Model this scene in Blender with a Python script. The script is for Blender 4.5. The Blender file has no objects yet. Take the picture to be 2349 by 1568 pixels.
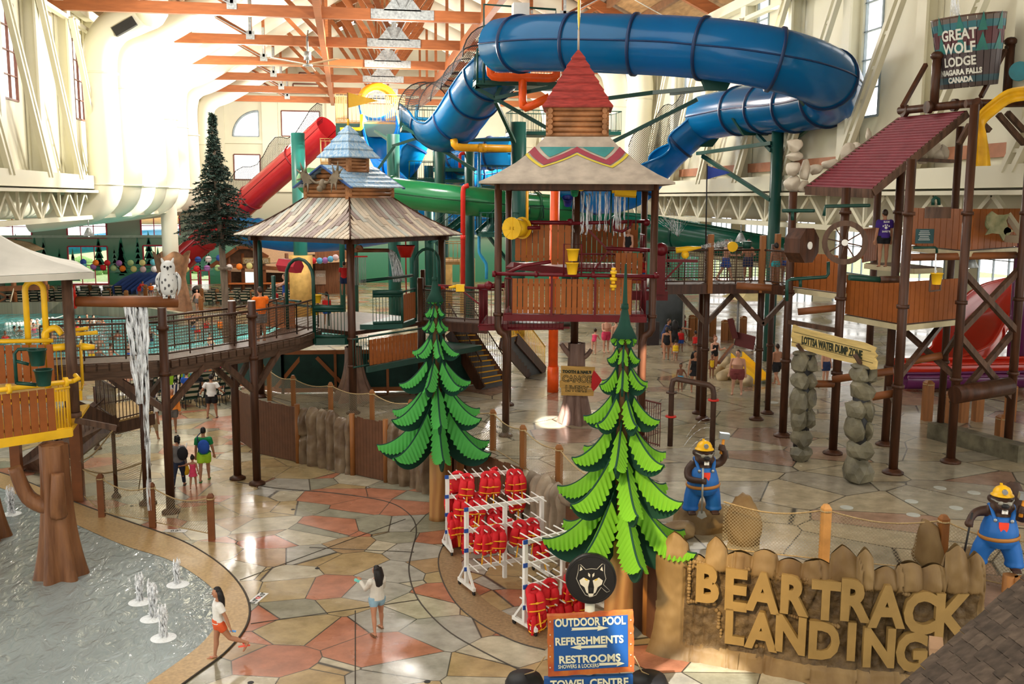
import bpy, bmesh, math, random
from mathutils import Vector as V, Matrix, noise as mnoise
random.seed(7)
S = bpy.context.scene
COL = S.collection
R = math.radians
# ------------------------------------------------------------------ camera, world, light
CAMZ = 9.0; FPX = 2300.0; IW, IH = 2349, 1568
YAW, PIT, ROLL = R(9.24), R(8.15), R(0.3)
FW = V((math.sin(YAW)*math.cos(PIT), math.cos(YAW)*math.cos(PIT), -math.sin(PIT)))
_r0 = V((math.cos(YAW), -math.sin(YAW), 0)); _u0 = _r0.cross(FW)
RT = _r0*math.cos(ROLL) + _u0*math.sin(ROLL); UP = -_r0*math.sin(ROLL) + _u0*math.cos(ROLL)
CAM = V((0, 0, CAMZ))
cd = bpy.data.cameras.new('camera'); co = bpy.data.objects.new('camera', cd); COL.objects.link(co)
cd.sensor_width = 36; cd.lens = 36*FPX/IW; cd.clip_end = 600; cd.clip_start = .1
co.matrix_world = Matrix.Translation(CAM) @ Matrix((RT, UP, -FW)).transposed().to_4x4()
S.camera = co
S.view_settings.view_transform = 'Standard'; S.view_settings.look = 'None'
S.view_settings.gamma = 1; S.view_settings.use_curve_mapping = False
S.view_settings.exposure = 0.38
w = bpy.data.worlds.new('sky'); S.world = w; w.use_nodes = True
wn = w.node_tree.nodes; wl = w.node_tree.links
bg = wn['Background']; bg.inputs[0].default_value = (1.0, 0.97, 0.92, 1); bg.inputs[1].default_value = 2.5
def lamp(kind, name, loc, to, energy, color=(1, 1, 1), **kw):
 d = bpy.data.lights.new(name, kind); d.energy = energy; d.color = color
 for k, v in kw.items(): setattr(d, k, v)
 o = bpy.data.objects.new(name, d); COL.objects.link(o); o.location = loc
 o.rotation_euler = (V(to)-V(loc)).to_track_quat('-Z', 'Y').to_euler()
 return o
# spot inside the hall standing in for clerestory sun on left wall and ducts
lamp('SPOT', 'clerestory_sun', (19.6, 68, 16.6), (-14.5, 68, 12.4), 210000, (1, .95, .82), spot_size=R(66), spot_blend=1.0, shadow_soft_size=1.0)
lamp('SPOT', 'window_sun_on_tube', (20.2, 47, 17.4), (16.5, 39, 14.2), 9000, (1, .98, .92), spot_size=R(70), spot_blend=.8, shadow_soft_size=.5)  # added spot inside the right wall gives the tube its sunlit glow
# unseen fill points added under the roof to brighten the far hall
for _y in (52, 64, 76, 88, 99):
 for _x in (-7.5, 3.0, 13.5): lamp('POINT', 'high_bay_lamp', (_x, _y, 15.5), (_x, _y, 0), 1500, (1, .95, .86), shadow_soft_size=.6)
# unseen spots added to imitate sun patches on sign, terrace and floor
lamp('SPOT', 'window_sun_on_sign', (-8, 4, 19), (6.9, 18.6, 1.5), 42000, (1, .74, .40), spot_size=R(11), spot_blend=1.0, shadow_soft_size=1.2)
for _x, _t in ((2, (6.7, 32.6, 1.5)), (13, (8.6, 33.2, 1.5))): lamp('SPOT', 'window_sun_on_terrace', (_x, 10, 18), _t, 260000, (1, .96, .88), spot_size=R(2.3), spot_blend=.15, shadow_soft_size=.1)
lamp('SPOT', 'window_sun_on_floor', (-6, 2, 18), (6.3, 16.9, 0), 60000, (1, .97, .9), spot_size=R(4), spot_blend=.1, shadow_soft_size=.1)
# ------------------------------------------------------------------ pixel <-> place
def ray(px, py): return FW + RT*((px-IW/2)/FPX) - UP*((py-IH/2)/FPX)
def G(px, py, z=0.0):
 d = ray(px, py); return CAM + d*((z-CAMZ)/d.z)
def D(px, py, y):
 d = ray(px, py); return CAM + d*(y/d.y)
def HT(P, py):
 lo, hi = -5, 45
 for _ in range(40):
  m = (lo+hi)/2; v = V((P[0], P[1], m))-CAM
  if IH/2 - FPX*v.dot(UP)/v.dot(FW) > py: lo = m
  else: hi = m
 return lo
# ------------------------------------------------------------------ mesh builder
def frame(t, up=None):
 t = t.normalized(); u = V(up) if up is not None else (V((0, 0, 1)) if abs(t.z) < .95 else V((0, 1, 0)))
 s = t.cross(u).normalized(); return s, s.cross(t).normalized()
class MB:
 def __init__(s): s.v = []; s.f = []; s.m = []; s.s = []; s.cur = 0
 def mat(s, i): s.cur = i; return s
 def add(s, vs, fs, smooth=False):
  b = len(s.v); s.v += [tuple(x) for x in vs]
  for f in fs: s.f.append([b+i for i in f]); s.m.append(s.cur); s.s.append(smooth)
  return s
 def box(s, c, d, rz=0, rx=0, ry=0):
  Mx = Matrix.Translation(c) @ Matrix.Rotation(rz, 4, 'Z') @ Matrix.Rotation(ry, 4, 'Y') @ Matrix.Rotation(rx, 4, 'X')
  vs = [Mx @ V((x*d[0]/2, y*d[1]/2, z*d[2]/2)) for z in (-1, 1) for y in (-1, 1) for x in (-1, 1)]
  return s.add(vs, [(0, 2, 3, 1), (4, 5, 7, 6), (0, 1, 5, 4), (2, 6, 7, 3), (0, 4, 6, 2), (1, 3, 7, 5)])
 def bar(s, p, q, w, h=None, up=None):
  p = V(p); q = V(q); h = w if h is None else h; a, b = frame(q-p, up)
  vs = [e + a*(x*w/2) + b*(y*h/2) for e in (p, q) for x, y in ((-1, -1), (1, -1), (1, 1), (-1, 1))]
  return s.add(vs, [(3, 2, 1, 0), (4, 5, 6, 7), (0, 1, 5, 4), (1, 2, 6, 5), (2, 3, 7, 6), (3, 0, 4, 7)])
 def tube(s, path, r, n=8, caps=True, closed=False, smooth=True, arc=None, up=None, ell=None):
  P = [V(p) for p in path]; L = len(P); rs = r if isinstance(r, (list, tuple)) else [r]*L
  N = n if arc is None else n+1; vs = []; sd = None
  for i in range(L):
   if closed: t = P[(i+1) % L]-P[i-1]
   else: t = P[min(i+1, L-1)]-P[max(i-1, 0)]
   if t.length < 1e-9: t = V((0, 0, 1))
   t.normalize()
   if up is not None: a, b = frame(t, up)
   elif sd is None: a, b = frame(t)
   else:
    a = sd - t*sd.dot(t)
    a = a.normalized() if a.length > 1e-6 else frame(t)[0]; b = a.cross(t)
   sd = a
   ea, eb = (1, 1) if ell is None else (ell[i] if isinstance(ell, list) else ell)
   for k in range(N):
    th = 2*math.pi*k/n if arc is None else arc[0]+(arc[1]-arc[0])*k/n
    vs.append(P[i] + a*(math.cos(th)*rs[i]*ea) + b*(math.sin(th)*rs[i]*eb))
  fs = []
  for i in range(L if closed else L-1):
   j = (i+1) % L
   for k in range(n):
    k2 = (k+1) % N
    fs.append((i*N+k, i*N+k2, j*N+k2, j*N+k))
  s.add(vs, fs, smooth)
  if caps and not closed and arc is None:
   b = len(s.v)-len(vs)
   s.f.append([b+k for k in range(N)][::-1]); s.f.append([b+(L-1)*N+k for k in range(N)])
   s.m += [s.cur]*2; s.s += [False]*2
  return s
 def cyl(s, p, q, r, r2=None, n=10, smooth=True): return s.tube([p, q], [r, r if r2 is None else r2], n, smooth=smooth)
 def lathe(s, prof, c=(0, 0, 0), n=16, smooth=True, caps=True):
  vs = []; fs = []; L = len(prof)
  for r, z in prof:
   for k in range(n): vs.append((c[0]+r*math.cos(2*math.pi*k/n), c[1]+r*math.sin(2*math.pi*k/n), c[2]+z))
  for i in range(L-1):
   for k in range(n): fs.append((i*n+k, i*n+(k+1) % n, (i+1)*n+(k+1) % n, (i+1)*n+k))
  s.add(vs, fs, smooth)
  if caps:
   b = len(s.v)-len(vs); s.f += [[b+k for k in range(n)][::-1], [b+(L-1)*n+k for k in range(n)]]
   s.m += [s.cur]*2; s.s += [False]*2
  return s
 def plate(s, poly, ex):
  P = [V(p) for p in poly]; e = V(ex); n = len(P); vs = P+[p+e for p in P]
  return s.add(vs, [tuple(range(n))[::-1], tuple(range(n, 2*n))]+[(i, (i+1) % n, n+(i+1) % n, n+i) for i in range(n)])
 def quad(s, *p): return s.add(p, [tuple(range(len(p)))])
 def sph(s, c, r, n=10, sc=(1, 1, 1)):
  vs = []; fs = []; h = max(4, n//2)
  for i in range(h+1):
   ph = math.pi*i/h
   for k in range(n):
    th = 2*math.pi*k/n
    vs.append((c[0]+r*sc[0]*math.sin(ph)*math.cos(th), c[1]+r*sc[1]*math.sin(ph)*math.sin(th), c[2]-r*sc[2]*math.cos(ph)))
  for i in range(h):
   for k in range(n): fs.append((i*n+k, i*n+(k+1) % n, (i+1)*n+(k+1) % n, (i+1)*n+k))
  return s.add(vs, fs, True)
 def grid(s, fn, nu, nv, smooth=True):
  vs = [fn(i/nu, j/nv) for i in range(nu+1) for j in range(nv+1)]
  return s.add(vs, [(i*(nv+1)+j, (i+1)*(nv+1)+j, (i+1)*(nv+1)+j+1, i*(nv+1)+j+1) for i in range(nu) for j in range(nv)], smooth)
 def mesh(s, name, mats, off=None):
  me = bpy.data.meshes.new(name)
  vs = s.v if off is None else [off @ V(v) for v in s.v]
  me.from_pydata(vs, [], s.f)
  for m in mats: me.materials.append(m)
  me.polygons.foreach_set('material_index', s.m); me.polygons.foreach_set('use_smooth', s.s)
  me.update(); return me
 def build(s, name, mats, parent=None, world=False, loc=None):
  if not isinstance(mats, (list, tuple)): mats = [mats]
  off = None
  if world and parent is not None: off = parent_mw(parent).inverted()
  o = bpy.data.objects.new(name, s.mesh(name, mats, off)); COL.objects.link(o)
  if parent is not None: o.parent = parent
  if loc is not None: o.location = loc
  return o
def parent_mw(o):
 m = Matrix.Translation(o.location) @ o.rotation_euler.to_matrix().to_4x4()
 return m if o.parent is None else parent_mw(o.parent) @ m
def tag(o, label=None, cat=None, group=None, kind=None):
 for k, v in (('label', label), ('category', cat), ('group', group), ('kind', kind)):
  if v: o[k] = v
 return o
def thing(name, label, cat, loc=(0, 0, 0), rz=0, group=None):
 o = bpy.data.objects.new(name, None); COL.objects.link(o); o.location = loc; o.rotation_euler = (0, 0, rz); o.empty_display_size = .2
 return tag(o, label, cat, group)
def struct(o): o['kind'] = 'structure'; return o
def copy_tree(o, loc=None, rz=None, parent=None):
 c = o.copy(); COL.objects.link(c)
 if parent is not None: c.parent = parent
 if loc is not None: c.location = loc
 if rz is not None: c.rotation_euler = (0, 0, rz)
 for ch in list(o.children): copy_tree(ch, parent=c)
 return c
ORD = ['first', 'second', 'third', 'fourth', 'fifth', 'sixth', 'seventh', 'eighth', 'ninth', 'tenth', 'eleventh', 'twelfth', 'thirteenth', 'fourteenth',
       'fifteenth', 'sixteenth', 'seventeenth', 'eighteenth', 'nineteenth', 'twentieth', 'twenty-first', 'twenty-second', 'twenty-third', 'twenty-fourth', 'twenty-fifth', 'twenty-sixth', 'twenty-seventh', 'twenty-eighth', 'twenty-ninth', 'thirtieth', 'thirty-first', 'thirty-second', 'thirty-third', 'thirty-fourth', 'thirty-fifth', 'thirty-sixth', 'thirty-seventh', 'thirty-eighth', 'thirty-ninth', 'fortieth']
def lerp(a, b, t): return a+(b-a)*t
def spline(pts, n=8):
 P = [V(p) for p in pts]; out = []
 for i in range(len(P)-1):
  p0 = P[max(i-1, 0)]; p1 = P[i]; p2 = P[i+1]; p3 = P[min(i+2, len(P)-1)]
  for k in range(n):
   t = k/n
   out.append(.5*((2*p1)+(p2-p0)*t+(2*p0-5*p1+4*p2-p3)*t*t+(3*p1-p0-3*p2+p3)*t**3))
 out.append(P[-1]); return out
def text_mesh(txt, size, ext=.005, bold=0.0, align='CENTER', shear=0):
 c = bpy.data.curves.new('t', 'FONT'); c.body = txt; c.size = size; c.extrude = ext; c.offset = bold; c.align_x = align; c.resolution_u = 3; c.shear = shear
 o = bpy.data.objects.new('t', c); COL.objects.link(o)
 dg = bpy.context.evaluated_depsgraph_get(); dg.update()
 me = bpy.data.meshes.new_from_object(o.evaluated_get(dg)); bpy.data.objects.remove(o); bpy.data.curves.remove(c)
 me.materials.clear(); return me
def text(name, txt, size, M4, mat, parent, ext=.005, bold=0.0, align='CENTER', sx=1.0):
 me = text_mesh(txt, size, ext, bold, align); me.transform(Matrix.Diagonal((sx, 1, 1, 1))); me.transform(M4); me.materials.append(mat)
 o = bpy.data.objects.new(name, me); COL.objects.link(o); o.parent = parent; return o
def plane_m4(o, xdir, ydir):
 x = V(xdir).normalized(); z = x.cross(V(ydir)).normalized(); y = z.cross(x)
 m = Matrix((x, y, z)).transposed().to_4x4(); m.translation = V(o); return m
# ------------------------------------------------------------------ materials
def c4(c): return (c[0], c[1], c[2], 1)
def hexc(h):
 h = h.lstrip('#'); return tuple(((int(h[i:i+2], 16)/255+.055)/1.055)**2.4 if int(h[i:i+2], 16) > 10 else int(h[i:i+2], 16)/3294 for i in (0, 2, 4))
MATS = {}
def mat(name, col, rough=.6, metal=0, var=.12, scale=3.0, bump=0.0, bscale=None, trans=0, spec=.3, coat=0, col2=None, stretch=None, emit=None, alpha=1, wave=None, detail=4):
 if name in MATS: return MATS[name]
 if isinstance(col, str): col = hexc(col)
 if isinstance(col2, str): col2 = hexc(col2)
 m = bpy.data.materials.new(name); m.use_nodes = True; nt = m.node_tree; N = nt.nodes; L = nt.links; b = N['Principled BSDF']
 b.inputs['Roughness'].default_value = rough; b.inputs['Metallic'].default_value = metal
 b.inputs['Specular IOR Level'].default_value = spec
 b.inputs['Coat Weight'].default_value = coat; b.inputs['Coat Roughness'].default_value = .12
 if trans: b.inputs['Transmission Weight'].default_value = trans
 if alpha < 1: b.inputs['Alpha'].default_value = alpha
 if emit: b.inputs['Emission Color'].default_value = c4(col); b.inputs['Emission Strength'].default_value = emit
 tc = N.new('ShaderNodeTexCoord'); src = tc.outputs['Object']
 if stretch:
  mp = N.new('ShaderNodeMapping'); mp.inputs['Scale'].default_value = stretch; L.new(src, mp.inputs['Vector']); src = mp.outputs[0]
 if wave:
  tx = N.new('ShaderNodeTexWave'); tx.inputs['Scale'].default_value = scale; tx.inputs['Distortion'].default_value = wave; tx.inputs['Detail'].default_value = 3
 else:
  tx = N.new('ShaderNodeTexNoise'); tx.inputs['Scale'].default_value = scale; tx.inputs['Detail'].default_value = detail
 L.new(src, tx.inputs['Vector']); fac = tx.outputs[1] if wave else tx.outputs[0]
 rp = N.new('ShaderNodeValToRGB'); L.new(fac, rp.inputs[0])
 hi = col2 or tuple(min(1, c*(1+var)) for c in col); lo = tuple(c*(1-var) for c in col) if col2 is None else col
 rp.color_ramp.elements[0].position = .3 if not wave else .05; rp.color_ramp.elements[1].position = .7 if not wave else .95
 rp.color_ramp.elements[0].color = c4(lo); rp.color_ramp.elements[1].color = c4(hi)
 L.new(rp.outputs[0], b.inputs['Base Color'])
 if bump:
  bp = N.new('ShaderNodeBump'); bp.inputs['Strength'].default_value = bump; bp.inputs['Distance'].default_value = .03
  if bscale:
   t2 = N.new('ShaderNodeTexNoise'); t2.inputs['Scale'].default_value = bscale; L.new(src, t2.inputs['Vector']); L.new(t2.outputs[0], bp.inputs['Height'])
  else: L.new(fac, bp.inputs['Height'])
  L.new(bp.outputs[0], b.inputs['Normal'])
 MATS[name] = m; return m
def stone_floor(name, stops, scale, edge, rough, line=(.05, .045, .035)):
 m = bpy.data.materials.new(name); m.use_nodes = True; nt = m.node_tree; N = nt.nodes; L = nt.links; b = N['Principled BSDF']
 tc = N.new('ShaderNodeTexCoord'); mp = N.new('ShaderNodeMapping'); mp.inputs['Rotation'].default_value = (0, 0, .5); mp.inputs['Scale'].default_value = (1, 1.15, 0)
 L.new(tc.outputs['Object'], mp.inputs[0])
 a = N.new('ShaderNodeTexVoronoi'); a.inputs['Scale'].default_value = scale; a.inputs['Randomness'].default_value = .8
 e = N.new('ShaderNodeTexVoronoi'); e.feature = 'DISTANCE_TO_EDGE'; e.inputs['Scale'].default_value = scale; e.inputs['Randomness'].default_value = .8
 L.new(mp.outputs[0], a.inputs['Vector']); L.new(mp.outputs[0], e.inputs['Vector'])
 sp = N.new('ShaderNodeSeparateColor'); L.new(a.outputs['Color'], sp.inputs[0])
 rp = N.new('ShaderNodeValToRGB'); rp.color_ramp.interpolation = 'CONSTANT'; L.new(sp.outputs[0], rp.inputs[0])
 el = rp.color_ramp.elements
 while len(el) < len(stops): el.new(.5)
 for i, (p, c) in enumerate(stops): el[i].position = p; el[i].color = c4(hexc(c) if isinstance(c, str) else c)
 nz = N.new('ShaderNodeTexNoise'); nz.inputs['Scale'].default_value = 2.2; nz.inputs['Detail'].default_value = 8; nz.inputs['Roughness'].default_value = .65
 L.new(mp.outputs[0], nz.inputs['Vector'])
 r2 = N.new('ShaderNodeValToRGB'); L.new(nz.outputs[0], r2.inputs[0]); r2.color_ramp.elements[0].position = .3; r2.color_ramp.elements[1].position = .72
 r2.color_ramp.elements[0].color = (.62, .6, .56, 1); r2.color_ramp.elements[1].color = (1.12, 1.1, 1.06, 1)
 mx = N.new('ShaderNodeMix'); mx.data_type = 'RGBA'; mx.blend_type = 'MULTIPLY'; mx.inputs[0].default_value = 1
 L.new(rp.outputs[0], mx.inputs[6]); L.new(r2.outputs[0], mx.inputs[7])
 ed = N.new('ShaderNodeValToRGB'); L.new(e.outputs[0], ed.inputs[0]); ed.color_ramp.elements[0].position = edge*.4; ed.color_ramp.elements[1].position = edge
 m2 = N.new('ShaderNodeMix'); m2.data_type = 'RGBA'; L.new(ed.outputs[0], m2.inputs[0]); m2.inputs[6].default_value = c4(line); L.new(mx.outputs[2], m2.inputs[7])
 L.new(m2.outputs[2], b.inputs['Base Color'])
 n3 = N.new('ShaderNodeTexNoise'); n3.inputs['Scale'].default_value = .35; n3.inputs['Detail'].default_value = 5; L.new(mp.outputs[0], n3.inputs['Vector'])
 mr = N.new('ShaderNodeMapRange'); mr.inputs[1].default_value = .35; mr.inputs[2].default_value = .65; mr.inputs[3].default_value = rough[0]; mr.inputs[4].default_value = rough[1]
 L.new(n3.outputs[0], mr.inputs[0]); L.new(mr.outputs[0], b.inputs['Roughness'])
 n4 = N.new('ShaderNodeTexNoise'); n4.inputs['Scale'].default_value = 9; L.new(mp.outputs[0], n4.inputs['Vector'])
 bp = N.new('ShaderNodeBump'); bp.inputs['Strength'].default_value = .12; bp.inputs['Distance'].default_value = .02; L.new(n4.outputs[0], bp.inputs['Height']); L.new(bp.outputs[0], b.inputs['Normal'])
 return m
def water_mat(name, col, rough=.08, bump=.5, scale=2.5, stretch=(1, 1, 1), dist=.12):
 m = bpy.data.materials.new(name); m.use_nodes = True; nt = m.node_tree; N = nt.nodes; L = nt.links; b = N['Principled BSDF']
 b.inputs['Roughness'].default_value = rough; b.inputs['IOR'].default_value = 1.33; b.inputs['Specular IOR Level'].default_value = .7
 tc = N.new('ShaderNodeTexCoord'); mp = N.new('ShaderNodeMapping'); mp.inputs['Scale'].default_value = stretch; L.new(tc.outputs['Object'], mp.inputs[0])
 n = N.new('ShaderNodeTexNoise'); n.inputs['Scale'].default_value = scale; n.inputs['Detail'].default_value = 3; n.inputs['Distortion'].default_value = 1.0; L.new(mp.outputs[0], n.inputs['Vector'])
 n2 = N.new('ShaderNodeTexNoise'); n2.inputs['Scale'].default_value = scale*.12; n2.inputs['Detail'].default_value = 3; L.new(mp.outputs[0], n2.inputs['Vector'])
 rp = N.new('ShaderNodeValToRGB'); L.new(n2.outputs[0], rp.inputs[0]); rp.color_ramp.elements[0].position = .35; rp.color_ramp.elements[1].position = .7
 rp.color_ramp.elements[0].color = c4(tuple(x*.8 for x in col)); rp.color_ramp.elements[1].color = c4(tuple(min(1, x*1.2) for x in col)); L.new(rp.outputs[0], b.inputs['Base Color'])
 bp = N.new('ShaderNodeBump'); bp.inputs['Strength'].default_value = bump; bp.inputs['Distance'].default_value = dist; L.new(n.outputs[0], bp.inputs['Height']); L.new(bp.outputs[0], b.inputs['Normal'])
 return m
def glass_mat(name, tint=(1, 1, 1), mixf=.12):
 m = bpy.data.materials.new(name); m.use_nodes = True; nt = m.node_tree; N = nt.nodes; L = nt.links
 for n in list(N): N.remove(n)
 o = N.new('ShaderNodeOutputMaterial'); t = N.new('ShaderNodeBsdfTransparent'); t.inputs[0].default_value = c4(tint); g = N.new('ShaderNodeBsdfGlossy'); g.inputs['Roughness'].default_value = .05
 x = N.new('ShaderNodeMixShader'); x.inputs[0].default_value = mixf; L.new(t.outputs[0], x.inputs[1]); L.new(g.outputs[0], x.inputs[2]); L.new(x.outputs[0], o.inputs[0])
 return m
def spray_mat(name, dens=.5, scale=(6, 6, 1.2), col=(.9, .95, 1)):
 m = bpy.data.materials.new(name); m.use_nodes = True; nt = m.node_tree; N = nt.nodes; L = nt.links; b = N['Principled BSDF']
 b.inputs['Base Color'].default_value = c4(col); b.inputs['Roughness'].default_value = .25
 tc = N.new('ShaderNodeTexCoord'); mp = N.new('ShaderNodeMapping'); mp.inputs['Scale'].default_value = scale; L.new(tc.outputs['Object'], mp.inputs[0])
 n = N.new('ShaderNodeTexNoise'); n.inputs['Scale'].default_value = 3; n.inputs['Detail'].default_value = 5; L.new(mp.outputs[0], n.inputs['Vector'])
 r = N.new('ShaderNodeMapRange'); r.inputs[1].default_value = .42; r.inputs[2].default_value = .62; r.inputs[4].default_value = dens; L.new(n.outputs[0], r.inputs[0]); L.new(r.outputs[0], b.inputs['Alpha'])
 return m
def mesh_mat(name, col, cell, wire=.12, uv=True):
 """woven wire or net: a real open grid, cut out of the sheet by its own UV-free object grid"""
 m = bpy.data.materials.new(name); m.use_nodes = True; nt = m.node_tree; N = nt.nodes; L = nt.links; b = N['Principled BSDF']
 b.inputs['Base Color'].default_value = c4(col); b.inputs['Roughness'].default_value = .5
 u = N.new('ShaderNodeUVMap'); mp = N.new('ShaderNodeMapping'); mp.inputs['Scale'].default_value = (1/cell, 1/cell, 1); L.new(u.outputs[0], mp.inputs[0])
 sx = N.new('ShaderNodeSeparateXYZ'); L.new(mp.outputs[0], sx.inputs[0]); outs = []
 for k in (0, 1):
  f = N.new('ShaderNodeMath'); f.operation = 'FRACT'; L.new(sx.outputs[k], f.inputs[0])
  l = N.new('ShaderNodeMath'); l.operation = 'LESS_THAN'; l.inputs[1].default_value = wire; L.new(f.outputs[0], l.inputs[0]); outs.append(l)
 x = N.new('ShaderNodeMath'); x.operation = 'MAXIMUM'; L.new(outs[0].outputs[0], x.inputs[0]); L.new(outs[1].outputs[0], x.inputs[1]); L.new(x.outputs[0], b.inputs['Alpha'])
 return m
def net_sheet(name, grid, matl, parent=None, world=True, diag=False):
 """grid[i][j] points -> one sheet with UVs in metres along it"""
 nu = len(grid); nv = len(grid[0]); mb = MB()
 mb.add([p for row in grid for p in row], [(i*nv+j, (i+1)*nv+j, (i+1)*nv+j+1, i*nv+j+1) for i in range(nu-1) for j in range(nv-1)], True)
 o = mb.build(name, matl, parent, world)
 us = [0]
 for i in range(1, nu): us.append(us[-1]+(V(grid[i][0])-V(grid[i-1][0])).length)
 uv = o.data.uv_layers.new(name='UVMap')
 for poly in o.data.polygons:
  for li in poly.loop_indices:
   vi = o.data.loops[li].vertex_index; i, j = divmod(vi, nv)
   hgt = (V(grid[i][j])-V(grid[i][0])).length; a, b = us[i], hgt
   uv.data[li].uv = (a+b, a-b+50) if diag else (a, b)
 return o
# ------------------------------------------------------------------ shared materials
cream = mat('cream paint', (.68, .65, .5), .5, var=.04, scale=.5)
cream_duct = mat('cream duct', (.74, .71, .58), .45, var=.03, scale=.4)
glulam = mat('orange glulam', (.30, .095, .03), .45, var=.2, scale=6, stretch=(.15, 1, 1))
galv = mat('galvanised plate', (.36, .38, .38), .4, .5, var=.3, scale=8)
deckwood = mat('roof deck boards', (.30, .17, .07), .6, var=.3, scale=5, stretch=(1, .2, 1))
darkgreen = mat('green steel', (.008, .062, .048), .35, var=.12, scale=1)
litgreen = mat('sunlit green steel', (.012, .10, .085), .35, var=.12, scale=1)  # lighter copy of the green steel, sunlight put into its colour
barkwood = mat('dark stained timber', (.055, .020, .009), .42, var=.45, scale=7, stretch=(1, 1, .12), bump=.25)
weathered = mat('weathered timber', (.085, .045, .028), .5, var=.45, scale=8, stretch=(1, 1, .15), bump=.3)
logwood = mat('log brown', (.18, .06, .018), .5, var=.4, scale=4, stretch=(.3, .3, .3), bump=.2)
plankwood = mat('orange fence plank', (.28, .078, .012), .55, var=.1, scale=5)
plankdark = mat('brown panel', (.115, .048, .022), .6, var=.15, scale=4)
postwood = mat('square post wood', (.25, .095, .025), .5, var=.25, scale=6, stretch=(1, 1, .15))
ropemat = mat('manila rope', (.38, .27, .13), .8, var=.25, scale=30)
steelrail = mat('brown painted rail', (.055, .028, .018), .4, var=.2, scale=6)
blackm = mat('black', (.012, .012, .013), .5, var=.2)
white = mat('white paint', (.75, .74, .70), .45, var=.05)
rockm = mat('tan sculpted rock', (.11, .06, .02), .6, var=.4, scale=1.5, bump=.6, bscale=7, col2=(.25, .165, .07), stretch=(1, 1, .45))
rockgrey = mat('grey sculpted rock', (.055, .05, .032), .45, scale=2.2, bump=.5, bscale=8, col2=(.20, .18, .12))
rockbrown = mat('brown glossy rock', (.10, .06, .035), .3, scale=2.4, bump=.4, bscale=8, col2=(.22, .16, .10))
yellow = mat('yellow paint', (.80, .47, .015), .35, var=.08)
redp = mat('red paint', (.55, .02, .012), .35, var=.1)
maroon = mat('maroon steel', (.11, .004, .009), .35, var=.15)
greenpipe = mat('dark green pipe', (.006, .045, .032), .35, var=.15)
orangep = mat('orange pipe', (.85, .13, .012), .4, var=.08)
wetsheet = spray_mat('falling water', .85, (5, 5, .7))
thinwater = spray_mat('thin spray', .35, (5, 5, 1.0))
foam = mat('white foam', (.85, .9, .92), .4, var=.06, scale=20, bump=.5)
glassm = glass_mat('window glass', (1, 1, 1), .06)
wiremesh = mesh_mat('brown wire mesh', (.10, .06, .035), .09, .17)
netm = mesh_mat('rope net', (.30, .25, .16), .075, .16)
darknet = mesh_mat('black safety net', (.03, .03, .035), .12, .3)
# ------------------------------------------------------------------ floors and pools
FLO = [(0, '#a9966f'), (.2, '#a3a096'), (.36, '#ab6f55'), (.46, '#a9926a'), (.6, '#b8b09a'), (.72, '#93917f'), (.84, '#b0755b'), (.91, '#a08563')]
TER = [(0, '#a0967f'), (.3, '#9f9a8a'), (.5, '#a89d85'), (.7, '#9c806d'), (.77, '#958f81'), (.93, '#8f7464')]
floor_m = stone_floor('coloured flagstones', FLO, .72, .012, (.12, .42))
terr_m = stone_floor('wet terrace flagstones', TER, .5, .014, (.10, .34))
TZ = 1.5
fb = MB(); fb.quad((-70, 4, 0), (60, 4, 0), (60, 112, 0), (-70, 112, 0))
struct(fb.build('floor', floor_m))
WALLP = [(20.5, 13.2), (15, 14.6), (11.55, 16.2), (9.67, 16.63), (8.56, 17.08), (7.51, 17.77), (6.15, 18.5), (5.95, 19.2), (5.8, 20.2), (5.3, 22.6), (4.72, 25.1), (3.75, 27.0), (1.9, 30.7), (-.71, 33.2), (-3.18, 35.6), (-4.15, 37.8)]
tp = WALLP + [(-4.6, 46), (-1.5, 54), (2, 62), (8, 70), (60, 70), (60, 13.2)]
tb = MB(); tb.plate([(x, y, TZ-.35) for x, y in tp][::-1], (0, 0, .35))
struct(tb.build('floor', terr_m))
tan_tile = mat('tan pool tile', (.42, .28, .13), .35, scale=14, stretch=(1, 1, 1), var=.18)
rim_o = [(-260, 1020), (-120, 1050), (0, 1083), (70, 1107), (170, 1150), (300, 1197), (400, 1232), (470, 1268), (530, 1315), (568, 1372), (568, 1428), (522, 1490), (450, 1545), (330, 1630), (150, 1740)]
rim_i = [(-260, 1050), (-120, 1082), (0, 1118), (65, 1146), (160, 1195), (280, 1248), (380, 1280), (440, 1312), (490, 1352), (508, 1390), (500, 1425), (462, 1475), (390, 1530), (270, 1610), (80, 1720)]
ro = spline([G(x, y, .02) for x, y in rim_o], 6); ri = spline([G(x, y, .02) for x, y in rim_i], 6)
rb = MB()
for i in range(len(ro)-1): rb.quad(ro[i], ro[i+1], ri[i+1], ri[i])
struct(rb.build('trim_pool_edge', tan_tile))
joint = mat('dark joint', (.05, .04, .03), .6)
jb = MB(); jb.tube([p+V((0, 0, .0)) for p in ro], .025, 4)
for pts in ([(545, 1105), (640, 1120), (760, 1130), (880, 1148), (935, 1175), (955, 1212), (945, 1262), (938, 1310), (958, 1372), (1020, 1440), (1110, 1495), (1260, 1568)], [(1023, 1236), (1006, 1280), (1015, 1330), (1048, 1385), (1100, 1428), (1180, 1470), (1250, 1490)]):
 jb.tube(spline([G(x, y, .004) for x, y in pts], 5), .018, 4)
for a, b in (((550, 1330), (930, 1190)), ((815, 1568), (815, 1400)), ((575, 1430), (960, 1375)), ((710, 1255), (950, 1266))):
 jb.tube([G(*a, .003), G(*b, .003)], .012, 4)
struct(jb.build('trim_floor_joints', joint))
db = MB()
a1 = spline([G(x, y, .008) for x, y in ((1023, 1236), (1006, 1280), (1015, 1330), (1048, 1385), (1100, 1428), (1180, 1470), (1250, 1490))], 5)
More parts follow.
